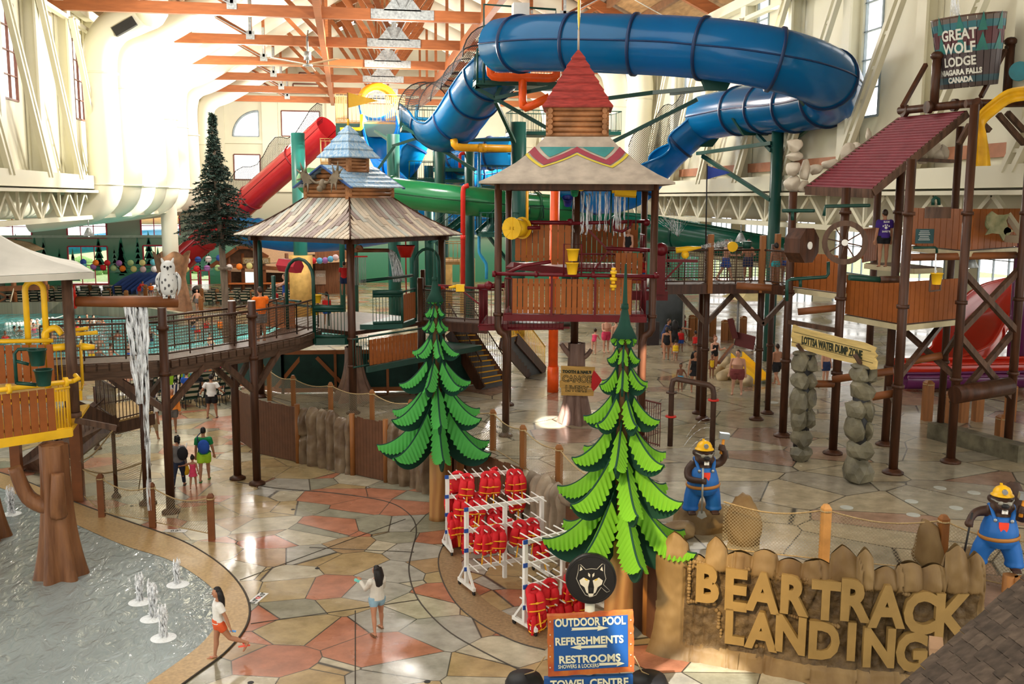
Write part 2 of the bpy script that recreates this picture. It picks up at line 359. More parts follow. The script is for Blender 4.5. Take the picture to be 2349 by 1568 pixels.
a2 = spline([G(x, y, .008) for x, y in ((1068, 1236), (1058, 1280), (1068, 1318), (1098, 1362), (1150, 1400), (1220, 1430), (1290, 1445))], 5)
for i in range(len(a1)-1): db.quad(a1[i], a1[i+1], a2[i+1], a2[i])
struct(db.build('trim_drain_band', mat('brown drain tile', (.25, .16, .08), .5, scale=14, var=.25)))
splash_w = water_mat('rippled splash water', (.29, .34, .34), .05, .7, 3.2, (1, .5, 1), .13)
wb = MB(); c0 = G(80, 1400, .012)
edge = [V((p.x, p.y, .012)) for p in ri] + [G(-700, 1740, .012), G(-700, 1050, .012)]
for i in range(len(edge)): wb.quad(c0, edge[i], edge[(i+1) % len(edge)])
o = tag(wb.build('splash_pool_water', splash_w), 'shallow grey blue rippled water of the splash pool at lower left', 'water', kind='stuff')
wave_w = water_mat('turquoise wave pool water', (.10, .48, .50), .07, .5, 1.0, (1, .5, 1), .35)
pp = [(-60, 81.5), (-22, 81.5), (-15.5, 77.5), (-12, 73), (-3, 73), (0, 66), (-3, 60), (-14, 57), (-60, 57)]
pb = MB(); pb.add([(x, y, .03) for x, y in pp], [tuple(range(len(pp)))[::-1]])
tag(pb.build('wave_pool_water', wave_w), 'sparkling turquoise water of the wave pool beyond the bridge', 'water', kind='stuff')
# pool stone wall on the far side
stonewall = stone_floor('pale flat stone facing', [(0, '#8f8a76'), (.4, '#a39c86'), (.7, '#7f7b6a')], 1.1, .04, (.5, .7), (.2, .18, .14))
sb = MB()
for (x0, y0), (x1, y1) in (((-60, 81.8), (-22, 81.8)), ((-22, 81.8), (-15.3, 77.8)), ((-15.3, 77.8), (-11.8, 73.3))):
 sb.bar((x0, y0, .45), (x1, y1, .45), .5, .9)
struct(sb.build('wall_pool', stonewall))
# ------------------------------------------------------------------ walls with window openings
LX, RX, CX, FY, EZ, RZ = -14.6, 20.6, 3.0, 108.0, 19.2, 27.6
def holes_wall(mb, P, a0, a1, z0, z1, rects):
 """a flat wall, P(a, z) -> point, leaving the rectangles (a0, a1, z0, z1) open"""
 A = sorted({a0, a1, *[r[0] for r in rects], *[r[1] for r in rects]}); Z = sorted({z0, z1, *[r[2] for r in rects], *[r[3] for r in rects]})
 A = [a for a in A if a0 <= a <= a1]; Z = [z for z in Z if z0 <= z <= z1]
 for i in range(len(A)-1):
  for j in range(len(Z)-1):
   ca, cz = (A[i]+A[i+1])/2, (Z[j]+Z[j+1])/2
   if any(r[0] < ca < r[1] and r[2] < cz < r[3] for r in rects): continue
   mb.quad(P(A[i], Z[j]), P(A[i+1], Z[j]), P(A[i+1], Z[j+1]), P(A[i], Z[j+1]))
WN = [0]
def window(P, r, nx, nz, fm, n, fr=.09):
 WN[0] += 1; mb = MB(); a0, a1, z0, z1 = r
 for k in range(nx+1): a = lerp(a0, a1, k/nx); mb.bar(P(a, z0), P(a, z1), fr if k in (0, nx) else fr*.55, .12, n)
 for k in range(nz+1): z = lerp(z0, z1, k/nz); mb.bar(P(a0, z), P(a1, z), fr if k in (0, nz) else fr*.55, .12, n)
 o = struct(mb.build('window_%d' % WN[0], fm)); g = MB(); g.quad(P(a0, z0), P(a1, z0), P(a1, z1), P(a0, z1)); g.build('pane', glassm, o); return o
winbrown = mat('brown window frame', (.18, .07, .05), .5); winred = mat('red window frame', (.4, .03, .05), .5); wingrey = mat('grey window frame', (.3, .36, .4), .5)
# left clerestory wall
PL = lambda a, z: V((LX, a, z)); lw = MB(); lr = [(y, y+1.9, 13.2, 17.4) for y in (35.6, 47.3, 59, 70.6, 82.3, 94)]
holes_wall(lw, PL, 18, FY, 9.3, EZ, lr); struct(lw.build('wall_left', cream))
for r in lr: window(PL, r, 2, 4, winbrown, (1, 0, 0))
# right clerestory wall, wide openings
PR = lambda a, z: V((RX, a, z)); rw = MB(); rr = [(y, y+2.6, 12.3, 19.0) for y in (26.5, 37.4, 48.4, 59.4, 70.4, 81.4, 92.4)]
holes_wall(rw, PR, 14, FY, 9.3, EZ, rr); struct(rw.build('wall_right', cream))
for r in rr: window(PR, r, 2, 6, wingrey, (-1, 0, 0))
# lower right aisle wall
PA = lambda a, z: V((37.0, a, z)); aw = MB(); ar = [(y, y+5.5, 3.6, 7.6) for y in range(22, 104, 9)] + [(y, y+5.5, .3, 2.9) for y in range(22, 104, 9)]
holes_wall(aw, PA, 8, FY, 0, 9.4, ar); struct(aw.build('wall_right_aisle', cream))
for r in ar: window(PA, r, 4, 2, wingrey, (-1, 0, 0))
# far gable wall
def PF(a, z): return V((a, FY, z))
def frect(x0, y0, x1, y1): p = D(x0, y0, FY); q = D(x1, y1, FY); return (p.x, q.x, q.z, p.z)
fpx = [(645, 254, 734, 313), (536, 354, 598, 412), (672, 192, 732, 207), (686, 167, 732, 179), (1020, 169, 1054, 184), (1011, 198, 1062, 211), (-60, 494, 73, 545), (152, 492, 245, 545), (322, 492, 413, 543), (155, 565, 250, 651), (328, 563, 415, 651), (437, 620, 456, 662), (460, 620, 481, 662), (640, 420, 690, 470)]
fr_ = [frect(*p) for p in fpx[:13]]; arch = frect(533, 254, 594, 313); lowz = 8.8
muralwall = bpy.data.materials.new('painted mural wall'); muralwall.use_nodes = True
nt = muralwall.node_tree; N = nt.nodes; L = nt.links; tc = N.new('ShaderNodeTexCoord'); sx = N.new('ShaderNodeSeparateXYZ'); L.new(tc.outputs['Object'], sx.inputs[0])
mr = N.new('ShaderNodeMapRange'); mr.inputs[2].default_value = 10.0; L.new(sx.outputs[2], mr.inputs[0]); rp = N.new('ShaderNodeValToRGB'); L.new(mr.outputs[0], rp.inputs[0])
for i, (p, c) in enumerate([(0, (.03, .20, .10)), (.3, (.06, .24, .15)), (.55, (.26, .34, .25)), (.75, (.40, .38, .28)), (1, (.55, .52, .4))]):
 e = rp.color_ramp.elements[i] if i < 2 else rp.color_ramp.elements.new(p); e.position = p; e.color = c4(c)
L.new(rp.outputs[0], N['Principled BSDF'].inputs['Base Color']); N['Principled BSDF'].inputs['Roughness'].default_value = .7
fwb = MB(); low = [r for r in fr_ if r[3] < 9.5]; high = [r for r in fr_ if r[3] >= 9.5] + [arch]
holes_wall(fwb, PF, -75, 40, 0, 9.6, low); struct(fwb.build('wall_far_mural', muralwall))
fw2 = MB(); holes_wall(fw2, PF, LX, RX, 9.6, EZ, high); fw2.quad(PF(LX, EZ), PF(RX, EZ), PF(CX, RZ))
n = 14; a0, a1, z0, z1 = arch   # masonry above the quarter-round arch
ap = [PF(lerp(a0, a1, 1-math.cos(k/n*math.pi/2)), lerp(z0, z1, math.sin(k/n*math.pi/2))) for k in range(n+1)]
for k in range(n): fw2.quad(PF(a0, z1), ap[k], ap[k+1])
struct(fw2.build('wall_far', cream))
for r in fr_:
 lowr = r[3] < 9.5; window(PF, r, 3 if lowr and r[1]-r[0] > 2 else 1, 2 if lowr else 1, winred if lowr else winbrown, (0, -1, 0), .14)
mb = MB(); mb.tube(ap, .12, 6); mb.bar(ap[0], PF(a1, z0), .12); mb.bar(PF(a1, z0), ap[-1], .12); o = struct(mb.build('window_20', wingrey)); g = MB(); g.add(ap+[PF(a1, z0)], [tuple(range(n+2))]); g.build('pane', glassm, o)
# wall ribs on the gable
gb = MB()
for px in (505, 620, 760, 960): p = D(px, 300, FY); gb.box((p.x, FY-.2, (9.6+20)/2), (1.6 if px == 620 else .9, .4, 20-9.6))
for z in (9.7, 14.6, 19.3): gb.box((CX, FY-.15, z), (35, .3, .35))
struct(gb.build('trim_gable_ribs', cream))
gb = MB(); gb.box((-30, FY-.1, 4.95), (90, .2, .25)); struct(gb.build('trim_mural_ledge', mat('ledge', (.35, .45, .36), .6)))
# conifers of the mural, flat paint on the wall
mb = MB(); rnd = random.Random(3)
for k in range(70):
 x = rnd.uniform(-46, -2) if k < 55 else rnd.uniform(20, 36); h = rnd.uniform(1.5, 4.4); w_ = h*.2; z0 = rnd.uniform(.4, 1.6); mb.cur = k % 3
 for j in range(5):
  za = z0+h*j/5.6; ww = w_*(1-j/5.5); mb.quad((x-ww, FY-.02-.001*(k % 9), za), (x+ww, FY-.02-.001*(k % 9), za), (x, FY-.02-.001*(k % 9), za+h*.34))
struct(mb.build('trim_mural_trees', [mat('mural green a', (.03, .17, .10), .8), mat('mural green b', (.06, .22, .15), .8), mat('mural green c', (.13, .28, .2), .8)]))
# ------------------------------------------------------------------ roof
sl = (RZ-EZ)/(CX-LX)
rb = MB(); t = .3
for x0, x1 in ((LX-1, CX), (RX+1, CX)):
 z0 = EZ-sl+.5; yn = 47 if x0 < 0 else 4;  rb.plate([(x0, yn, z0), (x1, yn, RZ+.5), (x1, FY+1, RZ+.5), (x0, FY+1, z0)], (0, 0, t))
rb.plate([(LX-1, 2, EZ-sl+.5), (CX, 2, RZ+.5), (CX, 22, RZ+.5), (LX-1, 22, EZ-sl+.5)], (0, 0, t))
struct(rb.build('ceiling', deckwood))
bw = MB(); bw.box((CX, -2.2, 10), (36, .3, 20)); struct(bw.build('wall_back', cream))
cb = MB(); cb.plate([(-75, 10, 9.5), (LX, 10, 9.5), (LX, FY, 9.5), (-75, FY, 9.5)], (0, 0, .2)); cb.plate([(RX, 10, 9.5), (37, 10, 9.5), (37, FY, 9.5), (RX, FY, 9.5)], (0, 0, .2))
struct(cb.build('ceiling', cream))
pb = MB()
for k in range(1, 9):
 for sgn in (-1, 1):
  f = k/9; x = CX+sgn*(CX-LX)*(1-f); z = EZ+(RZ-EZ)*f+.25; pb.bar((x, 47, z), (x, FY, z), .25, .45)
struct(pb.build('trim_purlins', mat('brown purlin', (.19, .09, .04), .6, var=.2)))
pb = MB()
for k in range(12):
 y = 50+k*5.2
 for sgn in (-1, 1): pb.tube([(CX+sgn*17.2, y, EZ+.15), (CX+sgn*.5, y, RZ-.2)], .035, 5)
struct(pb.build('trim_roof_conduits', white))
def truss(y, first):
 t = struct(bpy.data.objects.new('roof_truss', None)); COL.objects.link(t); t.location = (CX, y, 18.5)
 W = lambda f: f
 mb = MB(); mb.box((0, 0, 0), (35.2, .32, .58)); mb.build('bottom_chord', glulam, t)
 rz = lambda x: (EZ-18.5)+(RZ-EZ)*(1-abs(x)/17.6)-.1
 for sg in (-1, 1): mb = MB(); mb.bar((sg*17.6, 0, rz(17.6)), (0, 0, rz(0)), .32, .6); mb.build('rafter', glulam, t)
 for a, b, ww in ((-8.7, -13, .26), (-8.7, -8.7, .22), (0, -4.6, .34), (0, -3.2, .34), (0, 0, .34), (0, 3.2, .34), (0, 4.6, .34), (8.7, 13, .26), (8.7, 8.7, .22), (-4.3, -8.7, .28), (-4.3, -4.3, .28), (4.3, 8.7, .28), (4.3, 4.3, .28)):
  mb = MB(); off = .18 if abs(b) == 3.2 else 0
  mb.bar((a, off, .2), (b, off, rz(b)-.15), .2, ww); mb.build('web_member', glulam, t)
 mb = MB(); mb.box((0, -.19, .02), (3.3, .04, .5)); mb.plate([(-1.0, -.21, .2), (1.0, -.21, .2), (.35, -.21, 1.0), (-.35, -.21, 1.0)], (0, .04, 0))
 for b in (-1.15, 0, 1.15): mb.bar((b*.15, -.2, .3), (b, -.2, 2.1), .05, .36, (0, 1, 0)) if b else mb.box((0, -.2, 1.3), (.3, .05, 1.9))
 mb.build('gusset_plate', galv, t)
 for sg in (-1, 1):
  mb = MB(); mb.box((sg*8.7, -.19, .25), (.5, .04, .5)); mb.bar((sg*8.7, -.19, .2), (sg*11.3, -.19, (rz(13)-.2)*.6), .04, .2, (0, 1, 0)); mb.box((sg*8.7, -.19, 1.3), (.16, .04, 2.0)); mb.build('strap_plate', galv, t)
 return t
for i, y in enumerate((55, 65, 75, 84.5, 94, 103)): truss(y, i == 0)
mb = MB(); mb.box((-1.35, 74, 18.45), (.35, 62, .6)); mb.box((7.3, 74, 18.45), (.35, 62, .6)); struct(mb.build('trim_long_beams', glulam))
# ------------------------------------------------------------------ wall columns, struts, low truss
for nm, X, sg, y0 in (('left', LX, 1, 28.5), ('right', RX, -1, 22.6)):
 k = 0; y = y0
 while y < 106:
  t = struct(bpy.data.objects.new('trim_column_bay', None)); COL.objects.link(t); t.location = (X+sg*.35, y, 9.4)
  mb = MB(); mb.box((0, 0, 4.9), (.6, .14, 9.8)); mb.box((sg*.28, 0, 4.9), (.1, .62, 9.8)); mb.box((-sg*.28, 0, 4.9), (.1, .62, 9.8)); mb.build('column', cream, t)
  mb = MB()
  for d in (-.25, .25): mb.bar((sg*.5, d, 8.6), (sg*.5, 5.4+d, .5), .18, .22, (1, 0, 0))
  for q in range(7): f = q/7+.07; mb.box((sg*.5, 5.4*f, 8.6-8.1*f), (.1, .5, .12))
  mb.build('strut', cream, t); y += 5.5; k += 1
 mb = MB(); mb.box((X+sg*.5, 63, EZ-.3), (.5, 90, .5)); mb.box((X+sg*.6, 63, 18.0), (.3, 90, .2)); mb.box((X+sg*.45, 63, 9.75), (.9, 90, .7)); mb.box((X+sg*.45, 63, 9.25), (1.3, 90, .14)); mb.box((X+sg*.45, 63, 7.85), (.4, 90, .22));
 y = 18
 while y < 107:
  mb.bar((X+sg*.45, y, 7.9), (X+sg*.45, y+1.6, 9.2), .16, .16); mb.bar((X+sg*.45, y+1.6, 9.2), (X+sg*.45, y+3.2, 7.9), .16, .16); mb.bar((X+sg*.45, y, 7.9), (X+sg*.45, y, 9.2), .12, .12); y += 3.2
 struct(mb.build('trim_truss_'+nm, cream))
# stripe on right wall and big round duct behind its truss
mb = MB(); mb.box((RX-.1, 62, 10.6), (.1, 92, .45)); struct(mb.build('trim_stripe', mat('brown stripe', (.42, .18, .10), .6)))
for nm, x in (('left', -16.6), ('right', 23.5)):
 mb = MB(); mb.cyl((x, 16, 8.6), (x, 106, 8.6), .75, n=16); struct(mb.build('trim_duct_'+nm, cream_duct))
# ------------------------------------------------------------------ the round wall ducts
grille = mat('dark grille', (.03, .03, .03), .5)
lefty = [59.5, 65, 69.5, 73.7, 79, 84, 90, 100.5]
for i, y in enumerate(lefty):
 t = thing('wall_duct', '%s round cream duct from the near end of the left wall' % ORD[i], 'air duct', (-13.3, y, 9.0), group='round ducts down the left wall')
 t['kind'] = 'structure'
 if i == 0: top = [(-11.3, y, 18.7), (-10.4, y-.5, 19.1), (-10.2, y-4, 19.6), (-11.2, y-9, 20.6)]
 else: top = [(-10.0, y, 19.3), (CX-4, y, 25.2)]
 path = spline([(-17.5, y, 7.9), (-15.2, y, 8.2), (-13.8, y, 8.7), (-13.3, y, 9.8), (-13.3, y, 13), (-13.3, y, 16.5), (-12.6, y, 18.0)]+top, 5)
 mb = MB(); mb.tube(path, .92 if i == 0 else .86, 16); mb.build('duct', cream_duct, t, True)
 for z in (9.6, 15.6-i*.25):
  mb = MB(); mb.cyl((-13.3, y, z), (-13.3, y, z+.1), .97, n=18); mb.build('seam_band', cream_duct, t, True)
 if i == 0:
  mb = MB(); mb.bar((-12.3, y-.8, 17.75), (-11.2, y-.8, 18.4), .35, .5); mb.build('grille', [grille], t, True)
  mb = MB(); mb.box((-9.8, y-3.4, 20.5), (.9, .8, .6)); mb.build('grille', [cream_duct], t, True)
for i, y in enumerate((66, 72, 78, 84, 90, 96)):
 t = thing('wall_duct', '%s round cream duct from the near end of the right wall' % ORD[i], 'air duct', (19.2, y, 9.4), group='round ducts down the right wall'); t['kind'] = 'structure'
 mb = MB(); mb.tube(spline([(22, y, 8.6), (20, y, 8.7), (19.2, y, 10), (19.2, y, 14), (19.2, y, 17), (18, y, 18.9), (13, y, 21.6), (7, y, 24.4)], 5), .85, 16); mb.build('duct', cream_duct, t, True)
 mb = MB(); mb.cyl((19.2, y, 15.5), (19.2, y, 15.6), .92, n=18); mb.build('seam_band', cream_duct, t, True)
# outdoor ground, shrubs and the outdoor end of a slide, through the low windows
mb = MB(); mb.quad((-120, FY+.6, -.05), (80, FY+.6, -.05), (80, 190, -.05), (-120, 190, -.05)); tag(mb.build('outdoor_lawn', mat('lawn', (.30, .40, .18), .9, var=.3)), 'sunny green lawn seen through the low far windows', 'grass', kind='stuff')
mb = MB(); rnd = random.Random(9)
for k in range(50):
 x = -50+k*1.3; mb.sph((x, 124+rnd.uniform(-2, 2), rnd.uniform(.3, .9)), rnd.uniform(.8, 1.7), 8)
tag(mb.build('outdoor_hedge', mat('hedge', (.24, .42, .14), .9, var=.4, scale=6, bump=.8)), 'green leafy hedge outdoors behind the far windows', 'hedge', kind='stuff')
mb = MB(); mb.tube(spline([(-75, 117, 3.2), (-45, 117, 2.9), (-32, 116, 3.5), (-25, 117, 4.2), (-19, 118, 4.5), (-14, 119, 4.8)], 8), 1.0, 14)
tag(mb.build('outdoor_slide', mat('cyan slide', (.02, .32, .62), .3)), 'bright blue outdoor tube slide beyond the far windows', 'slide')
mb = MB(); mb.tube(spline([(-60, 116, 8), (-40, 116.5, 7.2), (-22, 117, 6.6), (-14, 118, 6.9)], 8), .7, 12)
tag(mb.build('outdoor_slide', mat('amber slide', (.8, .42, .10), .3)), 'orange outdoor slide behind the upper far windows', 'slide')
# ------------------------------------------------------------------ shared builders for the play structures
def LOC(root, px, py, v, ax=1):
 """the pixel's ray cut by the plane local axis ax = v of a root, in the root's own coordinates"""
 m = parent_mw(root).inverted(); o = m @ CAM; d = m.to_3x3() @ ray(px, py); return o + d*((v-o[ax])/d[ax])
def flange(mb, p, r, h=.09): mb.lathe([(r*2.0, 0), (r*2.0, h*.6), (r*1.5, h), (r*1.05, h*1.5)], p, 14)
def fence(root, a, b, zb, zt, m, gap=.25, name='plank_panel', n=None, th=.035):
 """upright boards between two local xy points"""
 a = V((a[0], a[1], 0)); b = V((b[0], b[1], 0)); L = (b-a).length; n = n or max(2, int(L/.17)); d = (b-a)/n; rz = math.atan2(d.y, d.x); mb = MB()
 for k in range(n):
  p = a+d*(k+.5); mb.box((p.x, p.y, (zb+zt)/2+random.uniform(-.01, .01)), (d.length*(1-gap*.5), th, zt-zb), rz)
 for z in (zb+.15, zt-.2): p = (a+b)/2; off = V((-d.y, d.x, 0)).normalized()*.03; mb.box((p.x+off.x, p.y+off.y, z), (L, .04, .08), rz)
 return mb.build(name, m, root)
def bars(root, a, b, zb, zt, m, step=.11, r=.012, name='bar_railing', top=.03):
 a = V((a[0], a[1], 0)); b = V((b[0], b[1], 0)); L = (b-a).length; n = max(2, int(L/step)); mb = MB(); up = V((0, 0, 1))
 for k in range(n+1):
  p = a.lerp(b, k/n); mb.cyl(p+up*zb, p+up*zt, r, n=5)
 for z in (zb+.05, zt): mb.cyl(a+up*z, b+up*z, top, n=6)
 return mb.build(name, m, root)
def bucket(root, c, r, h, m, name='tipping_bucket', tilt=0, n=16):
 mb = MB(); mb.lathe([(r*.72, 0), (r, h), (r*1.08, h), (r*1.08, h*.93), (r*1.0, h*.92)], (0, 0, 0), n, caps=False); mb.lathe([(.001, .01), (r*.72, .01)], (0, 0, 0), n, caps=False); mb.lathe([(r*.70, .02), (r*.95, h*.99), (r, h)], (0, 0, 0), n, caps=False)
 o = mb.build(name, m, root); o.location = c; o.rotation_euler = (tilt, 0, 0); return o
def log_walls(mb, h, z0, n, r, over=.14, hx=None):
 """a square crib of stacked logs with crossing ends"""
 hx = hx or h
 for k in range(n):
  for s in (-1, 1):
   mb.cyl((-hx-over, s*h, z0+r+k*2*r), (hx+over, s*h, z0+r+k*2*r), r, n=9); mb.cyl((s*hx, -h-over, z0+2*r+k*2*r), (s*hx, h+over, z0+2*r+k*2*r), r, n=9)
def stepped_pyramid(mb, h0, z0, z1, rows, lap=.045, tip=.04, th=.04, hx0=None):
 for k in range(rows):
  a = lerp(h0, tip, k/rows); b = lerp(h0, tip, (k+1)/rows)-.02; za = lerp(z0, z1, k/rows); zb = lerp(z0, z1, (k+1)/rows); a += lap; b = max(b, .01)
  vs = [(x*a, y*a, za) for x, y in ((-1, -1), (1, -1), (1, 1), (-1, 1))]+[(x*b, y*b, zb+.02) for x, y in ((-1, -1), (1, -1), (1, 1), (-1, 1))]+[(x*(a-.01), y*(a-.01), za-th) for x, y in ((-1, -1), (1, -1), (1, 1), (-1, 1))]
  mb.add(vs, [(0, 1, 5, 4), (1, 2, 6, 5), (2, 3, 7, 6), (3, 0, 4, 7), (8, 9, 1, 0), (9, 10, 2, 1), (10, 11, 3, 2), (11, 8, 0, 3), (11, 10, 9, 8), (4, 5, 6, 7)])
def arch_pipe(mb, a, b, z0, z1, r, n=8):
 """an upside-down U of pipe from a to b"""
 a = V((a[0], a[1], 0)); b = V((b[0], b[1], 0)); w_ = (b-a).length/2; c = (a+b)/2; d = (b-a)/2; pts = [a+V((0, 0, z0))]
 for k in range(9): th = math.pi*(1-k/8); pts.append(c+d*math.cos(th)+V((0, 0, z1-w_+w_*math.sin(th))))
 pts.append(b+V((0, 0, z0))); mb.tube(pts, r, n)
redlap = mat('red painted shingle', (.30, .035, .028), .5, var=.35, scale=3, stretch=(1, 1, 6))
loglight = mat('varnished log', (.36, .16, .065), .4, var=.4, scale=5, stretch=(.4, .4, .4))
canvas = mat('weathered canvas', (.42, .36, .29), .7, var=.2, scale=2.5)
barkdist = mat('sculpted bark', (.10, .055, .045), .45, scale=2, col2=(.24, .15, .12), bump=.5, bscale=9, stretch=(3, 3, .3))
# ------------------------------------------------------------------ the red tower under the canvas canopy
T = thing('play_tower', 'maroon and plank play tower under a canvas canopy with red shingled cupola', 'play tower', (7.45, 32.7, TZ), R(-12.9))
z = lambda h: h-TZ
def half(h):
 P = [(9.5, 2.95), (9.75, 2.45), (10.1, 1.9), (10.5, 1.42), (10.95, 1.02)]
 for (a, ra), (b, rb_) in zip(P, P[1:]):
  if h <= b: return lerp(ra, rb_, (h-a)/(b-a))
 return P[-1][1]
mb = MB(); hs = [9.5, 9.6, 9.75, 9.9, 10.1, 10.3, 10.5, 10.72, 10.95]
for h0, h1 in zip(hs, hs[1:]):
 a, b = half(h0), half(h1); vs = [(x*a, y*a, z(h0)) for x, y in ((-1, -1), (1, -1), (1, 1), (-1, 1))]+[(x*b, y*b, z(h1)) for x, y in ((-1, -1), (1, -1), (1, 1), (-1, 1))]
 mb.add(vs, [(0, 1, 5, 4), (1, 2, 6, 5), (2, 3, 7, 6), (3, 0, 4, 7)])
a = half(9.5); mb.box((0, 0, z(9.47)), (2*a, 2*a, .06)); can = mb.build('canopy', canvas, T)
def faceP(s, h, f, off=.012):
 r_ = half(h)+off; p = V((s*r_, -r_, z(h)+off)); return Matrix.Rotation(f*math.pi/2, 4, 'Z') @ p
for f in range(4):
 mbs = [MB(), MB(), MB()]
 def strip(pts, m, off):
  for (s0, lo0, hi0), (s1, lo1, hi1) in zip(pts, pts[1:]):
   for k in range(6):
    t0, t1 = k/6, (k+1)/6; q = []
    for t, w_ in ((t0, 0), (t1, 0), (t1, 1), (t0, 1)): q.append(faceP(lerp(s0, s1, t), lerp(lerp(lo0, lo1, t), lerp(hi0, hi1, t), w_), f, off))
    mbs[m].quad(*q)
 zig = lambda lo: [(-1, lo+.42), (-.5, lo), (0, lo+.42), (.5, lo), (1, lo+.42)]
 strip([(s, a, a+.17) for s, a in zig(10.02)], 1, .014)
 strip([(s, a, a+.055) for s, a in zig(9.93)], 2, .014)
 strip([(-.86, 10.58, 10.6), (-.5, 10.27, 10.6), (-.14, 10.58, 10.6)], 0, .013); strip([(-.14, 10.585, 10.6), (.14, 10.585, 10.6)], 0, .013); strip([(.14, 10.58, 10.6), (.5, 10.27, 10.6), (.86, 10.58, 10.6)], 0, .013)
 for mb, m in zip(mbs, (mat('turquoise band', (.05, .25, .24), .6), mat('maroon band', (.30, .05, .07), .6), mat('yellow band', (.60, .48, .05), .6))): mb.build('painted_band', m, can)
mb = MB(); log_walls(mb, .86, z(10.93), 6, .083); mb.box((0, 0, z(11.4)), (1.7, 1.7, 1.0)); mb.build('log_cupola', loglight, T)
mb = MB(); stepped_pyramid(mb, 1.08, z(11.9), z(13.75), 7); mb.build('shingled_spire', redlap, T)
mb = MB(); mb.cyl((0, 0, z(13.7)), (0, 0, z(14.4)), .035); mb.build('finial_pole', canvas, T)
mb = MB(); mb.tube([(0, 0, z(14.35)), (0, 0, z(14.5)), (0, 0, z(14.75)), (0, 0, z(15.3)), (0, 0, z(16.0)), (0, 0, z(16.2))], [.03, .10, .19, .21, .19, .05], 10, ell=(1, .25), up=(1, 0, 0)); mb.build('paddle_blade', mat('yellow paddle', (.75, .50, .03), .4, col2=(.85, .65, .1)), T)
for s in (-1, 1):
 mb = MB(); q = 2.4; mb.cyl((s*q, q, 0), (s*q, q, z(9.5)), .115, n=12); flange(mb, (s*q, q, 0), .115); mb.build('canopy_post', barkwood, T)
 mb = MB(); mb.tube([(s*q, -q, z(9.5)), (s*q, -q, z(5.2)), (s*q, -q, z(5.0)), (s*(q-.08), -q, z(4.85)), (s*(q-.22), -q, z(4.78)), (s*(q-.26), -q, z(4.6)), (s*(q-.26), -q, 0)], .115, 12); flange(mb, (s*(q-.26), -q, 0), .115)
 mb.cyl((s*q, -q, z(5.35)), (s*q, -q, z(5.45)), .15); mb.build('canopy_post', barkwood, T)
mb = MB()
for s in (-1, 1): mb.box((0, s*2.4, z(9.36)), (5.0, .16, .2)); mb.box((s*2.4, 0, z(9.36)), (.16, 5.0, .2))
mb.build('ring_beam', barkwood, T)
mb = MB(); mb.cyl((0, 0, z(3.9)), (0, 0, z(9.4)), .13, n=12); mb.build('centre_post', barkwood, T)
# lower platform
mb = MB(); mb.box((0, -1.4, z(5.30)), (4.35, 2.3, .06)); mb.build('lower_deck', maroon, T)
mb = MB(); mb.box((0, -2.56, z(5.33)), (4.4, .05, .22)); mb.box((2.2, -1.4, z(5.33)), (.05, 2.3, .22)); mb.box((-2.2, -1.4, z(5.33)), (.05, 2.3, .22)); mb.build('fascia', maroon, T)
fence(T, (-1.95, -2.58), (1.75, -2.58), z(5.47), z(6.55), plankwood, .3, n=22)
bars(T, (1.75, -2.58), (2.18, -2.58), z(5.4), z(6.55), maroon); bars(T, (-2.18, -2.58), (-1.95, -2.58), z(5.4), z(6.55), maroon); bars(T, (2.18, -2.55), (2.18, -.3), z(5.4), z(6.55), maroon)
mb = MB(); mb.cyl((-2.55, -2.72, z(6.7)), (2.55, -2.72, z(6.66)), .062, n=10)
for x in (-2.5, -1.2, .55, 2.45): mb.cyl((x-.05, -2.72, z(6.69)), (x+.05, -2.72, z(6.69)), .1, n=10)
for x in (-.72, .62): mb.bar((x, -2.66, z(5.4)), (x, -2.66, z(6.7)), .07)
mb.tube([(-2.1, -2.7, z(6.72)), (-1.6, -2.7, z(6.95)), (-.75, -2.7, z(7.08))], .055, 8)
mb.build('top_rail', maroon, T)
# lower left landing
mb = MB(); mb.box((-1.6, -.9, z(4.98)), (2.9, 2.6, .06)); mb.build('landing_deck', maroon, T)
mb = MB(); mb.bar((-3.0, -2.2, z(4.95)), (-.35, -2.2, z(5.02)), .05, .2); mb.bar((-3.0, -2.2, z(4.95)), (-3.0, .4, z(4.95)), .05, .2); mb.build('fascia', maroon, T)
bars(T, (-3.0, -2.22), (-2.25, -2.22), z(5.0), z(6.15), maroon); bars(T, (-3.0, -2.2), (-3.0, .4), z(5.0), z(6.15), maroon); bars(T, (-2.1, -2.22), (-.35, -2.22), z(4.9), z(5.4), maroon)
mb = MB(); mb.cyl((-3.05, -2.3, z(6.25)), (-2.2, -2.3, z(6.3)), .08); mb.sph((-2.7, -2.35, z(6.3)), .14); mb.bar((-3.0, -2.25, z(6.2)), (-4.3, -2.4, z(6.3)), .06); mb.bar((-3.0, -2.25, z(5.7)), (-3.7, -2.3, z(6.25)), .05); mb.build('gun_bracket', maroon, T)
mb = MB(); p = LOC(T, 1056, 660, -2.35); mb.box(p, (.26, .2, .22)); mb.cyl(p+V((-.1, 0, .05)), p+V((-.36, 0, .02)), .05); mb.build('water_gun', yellow, T)
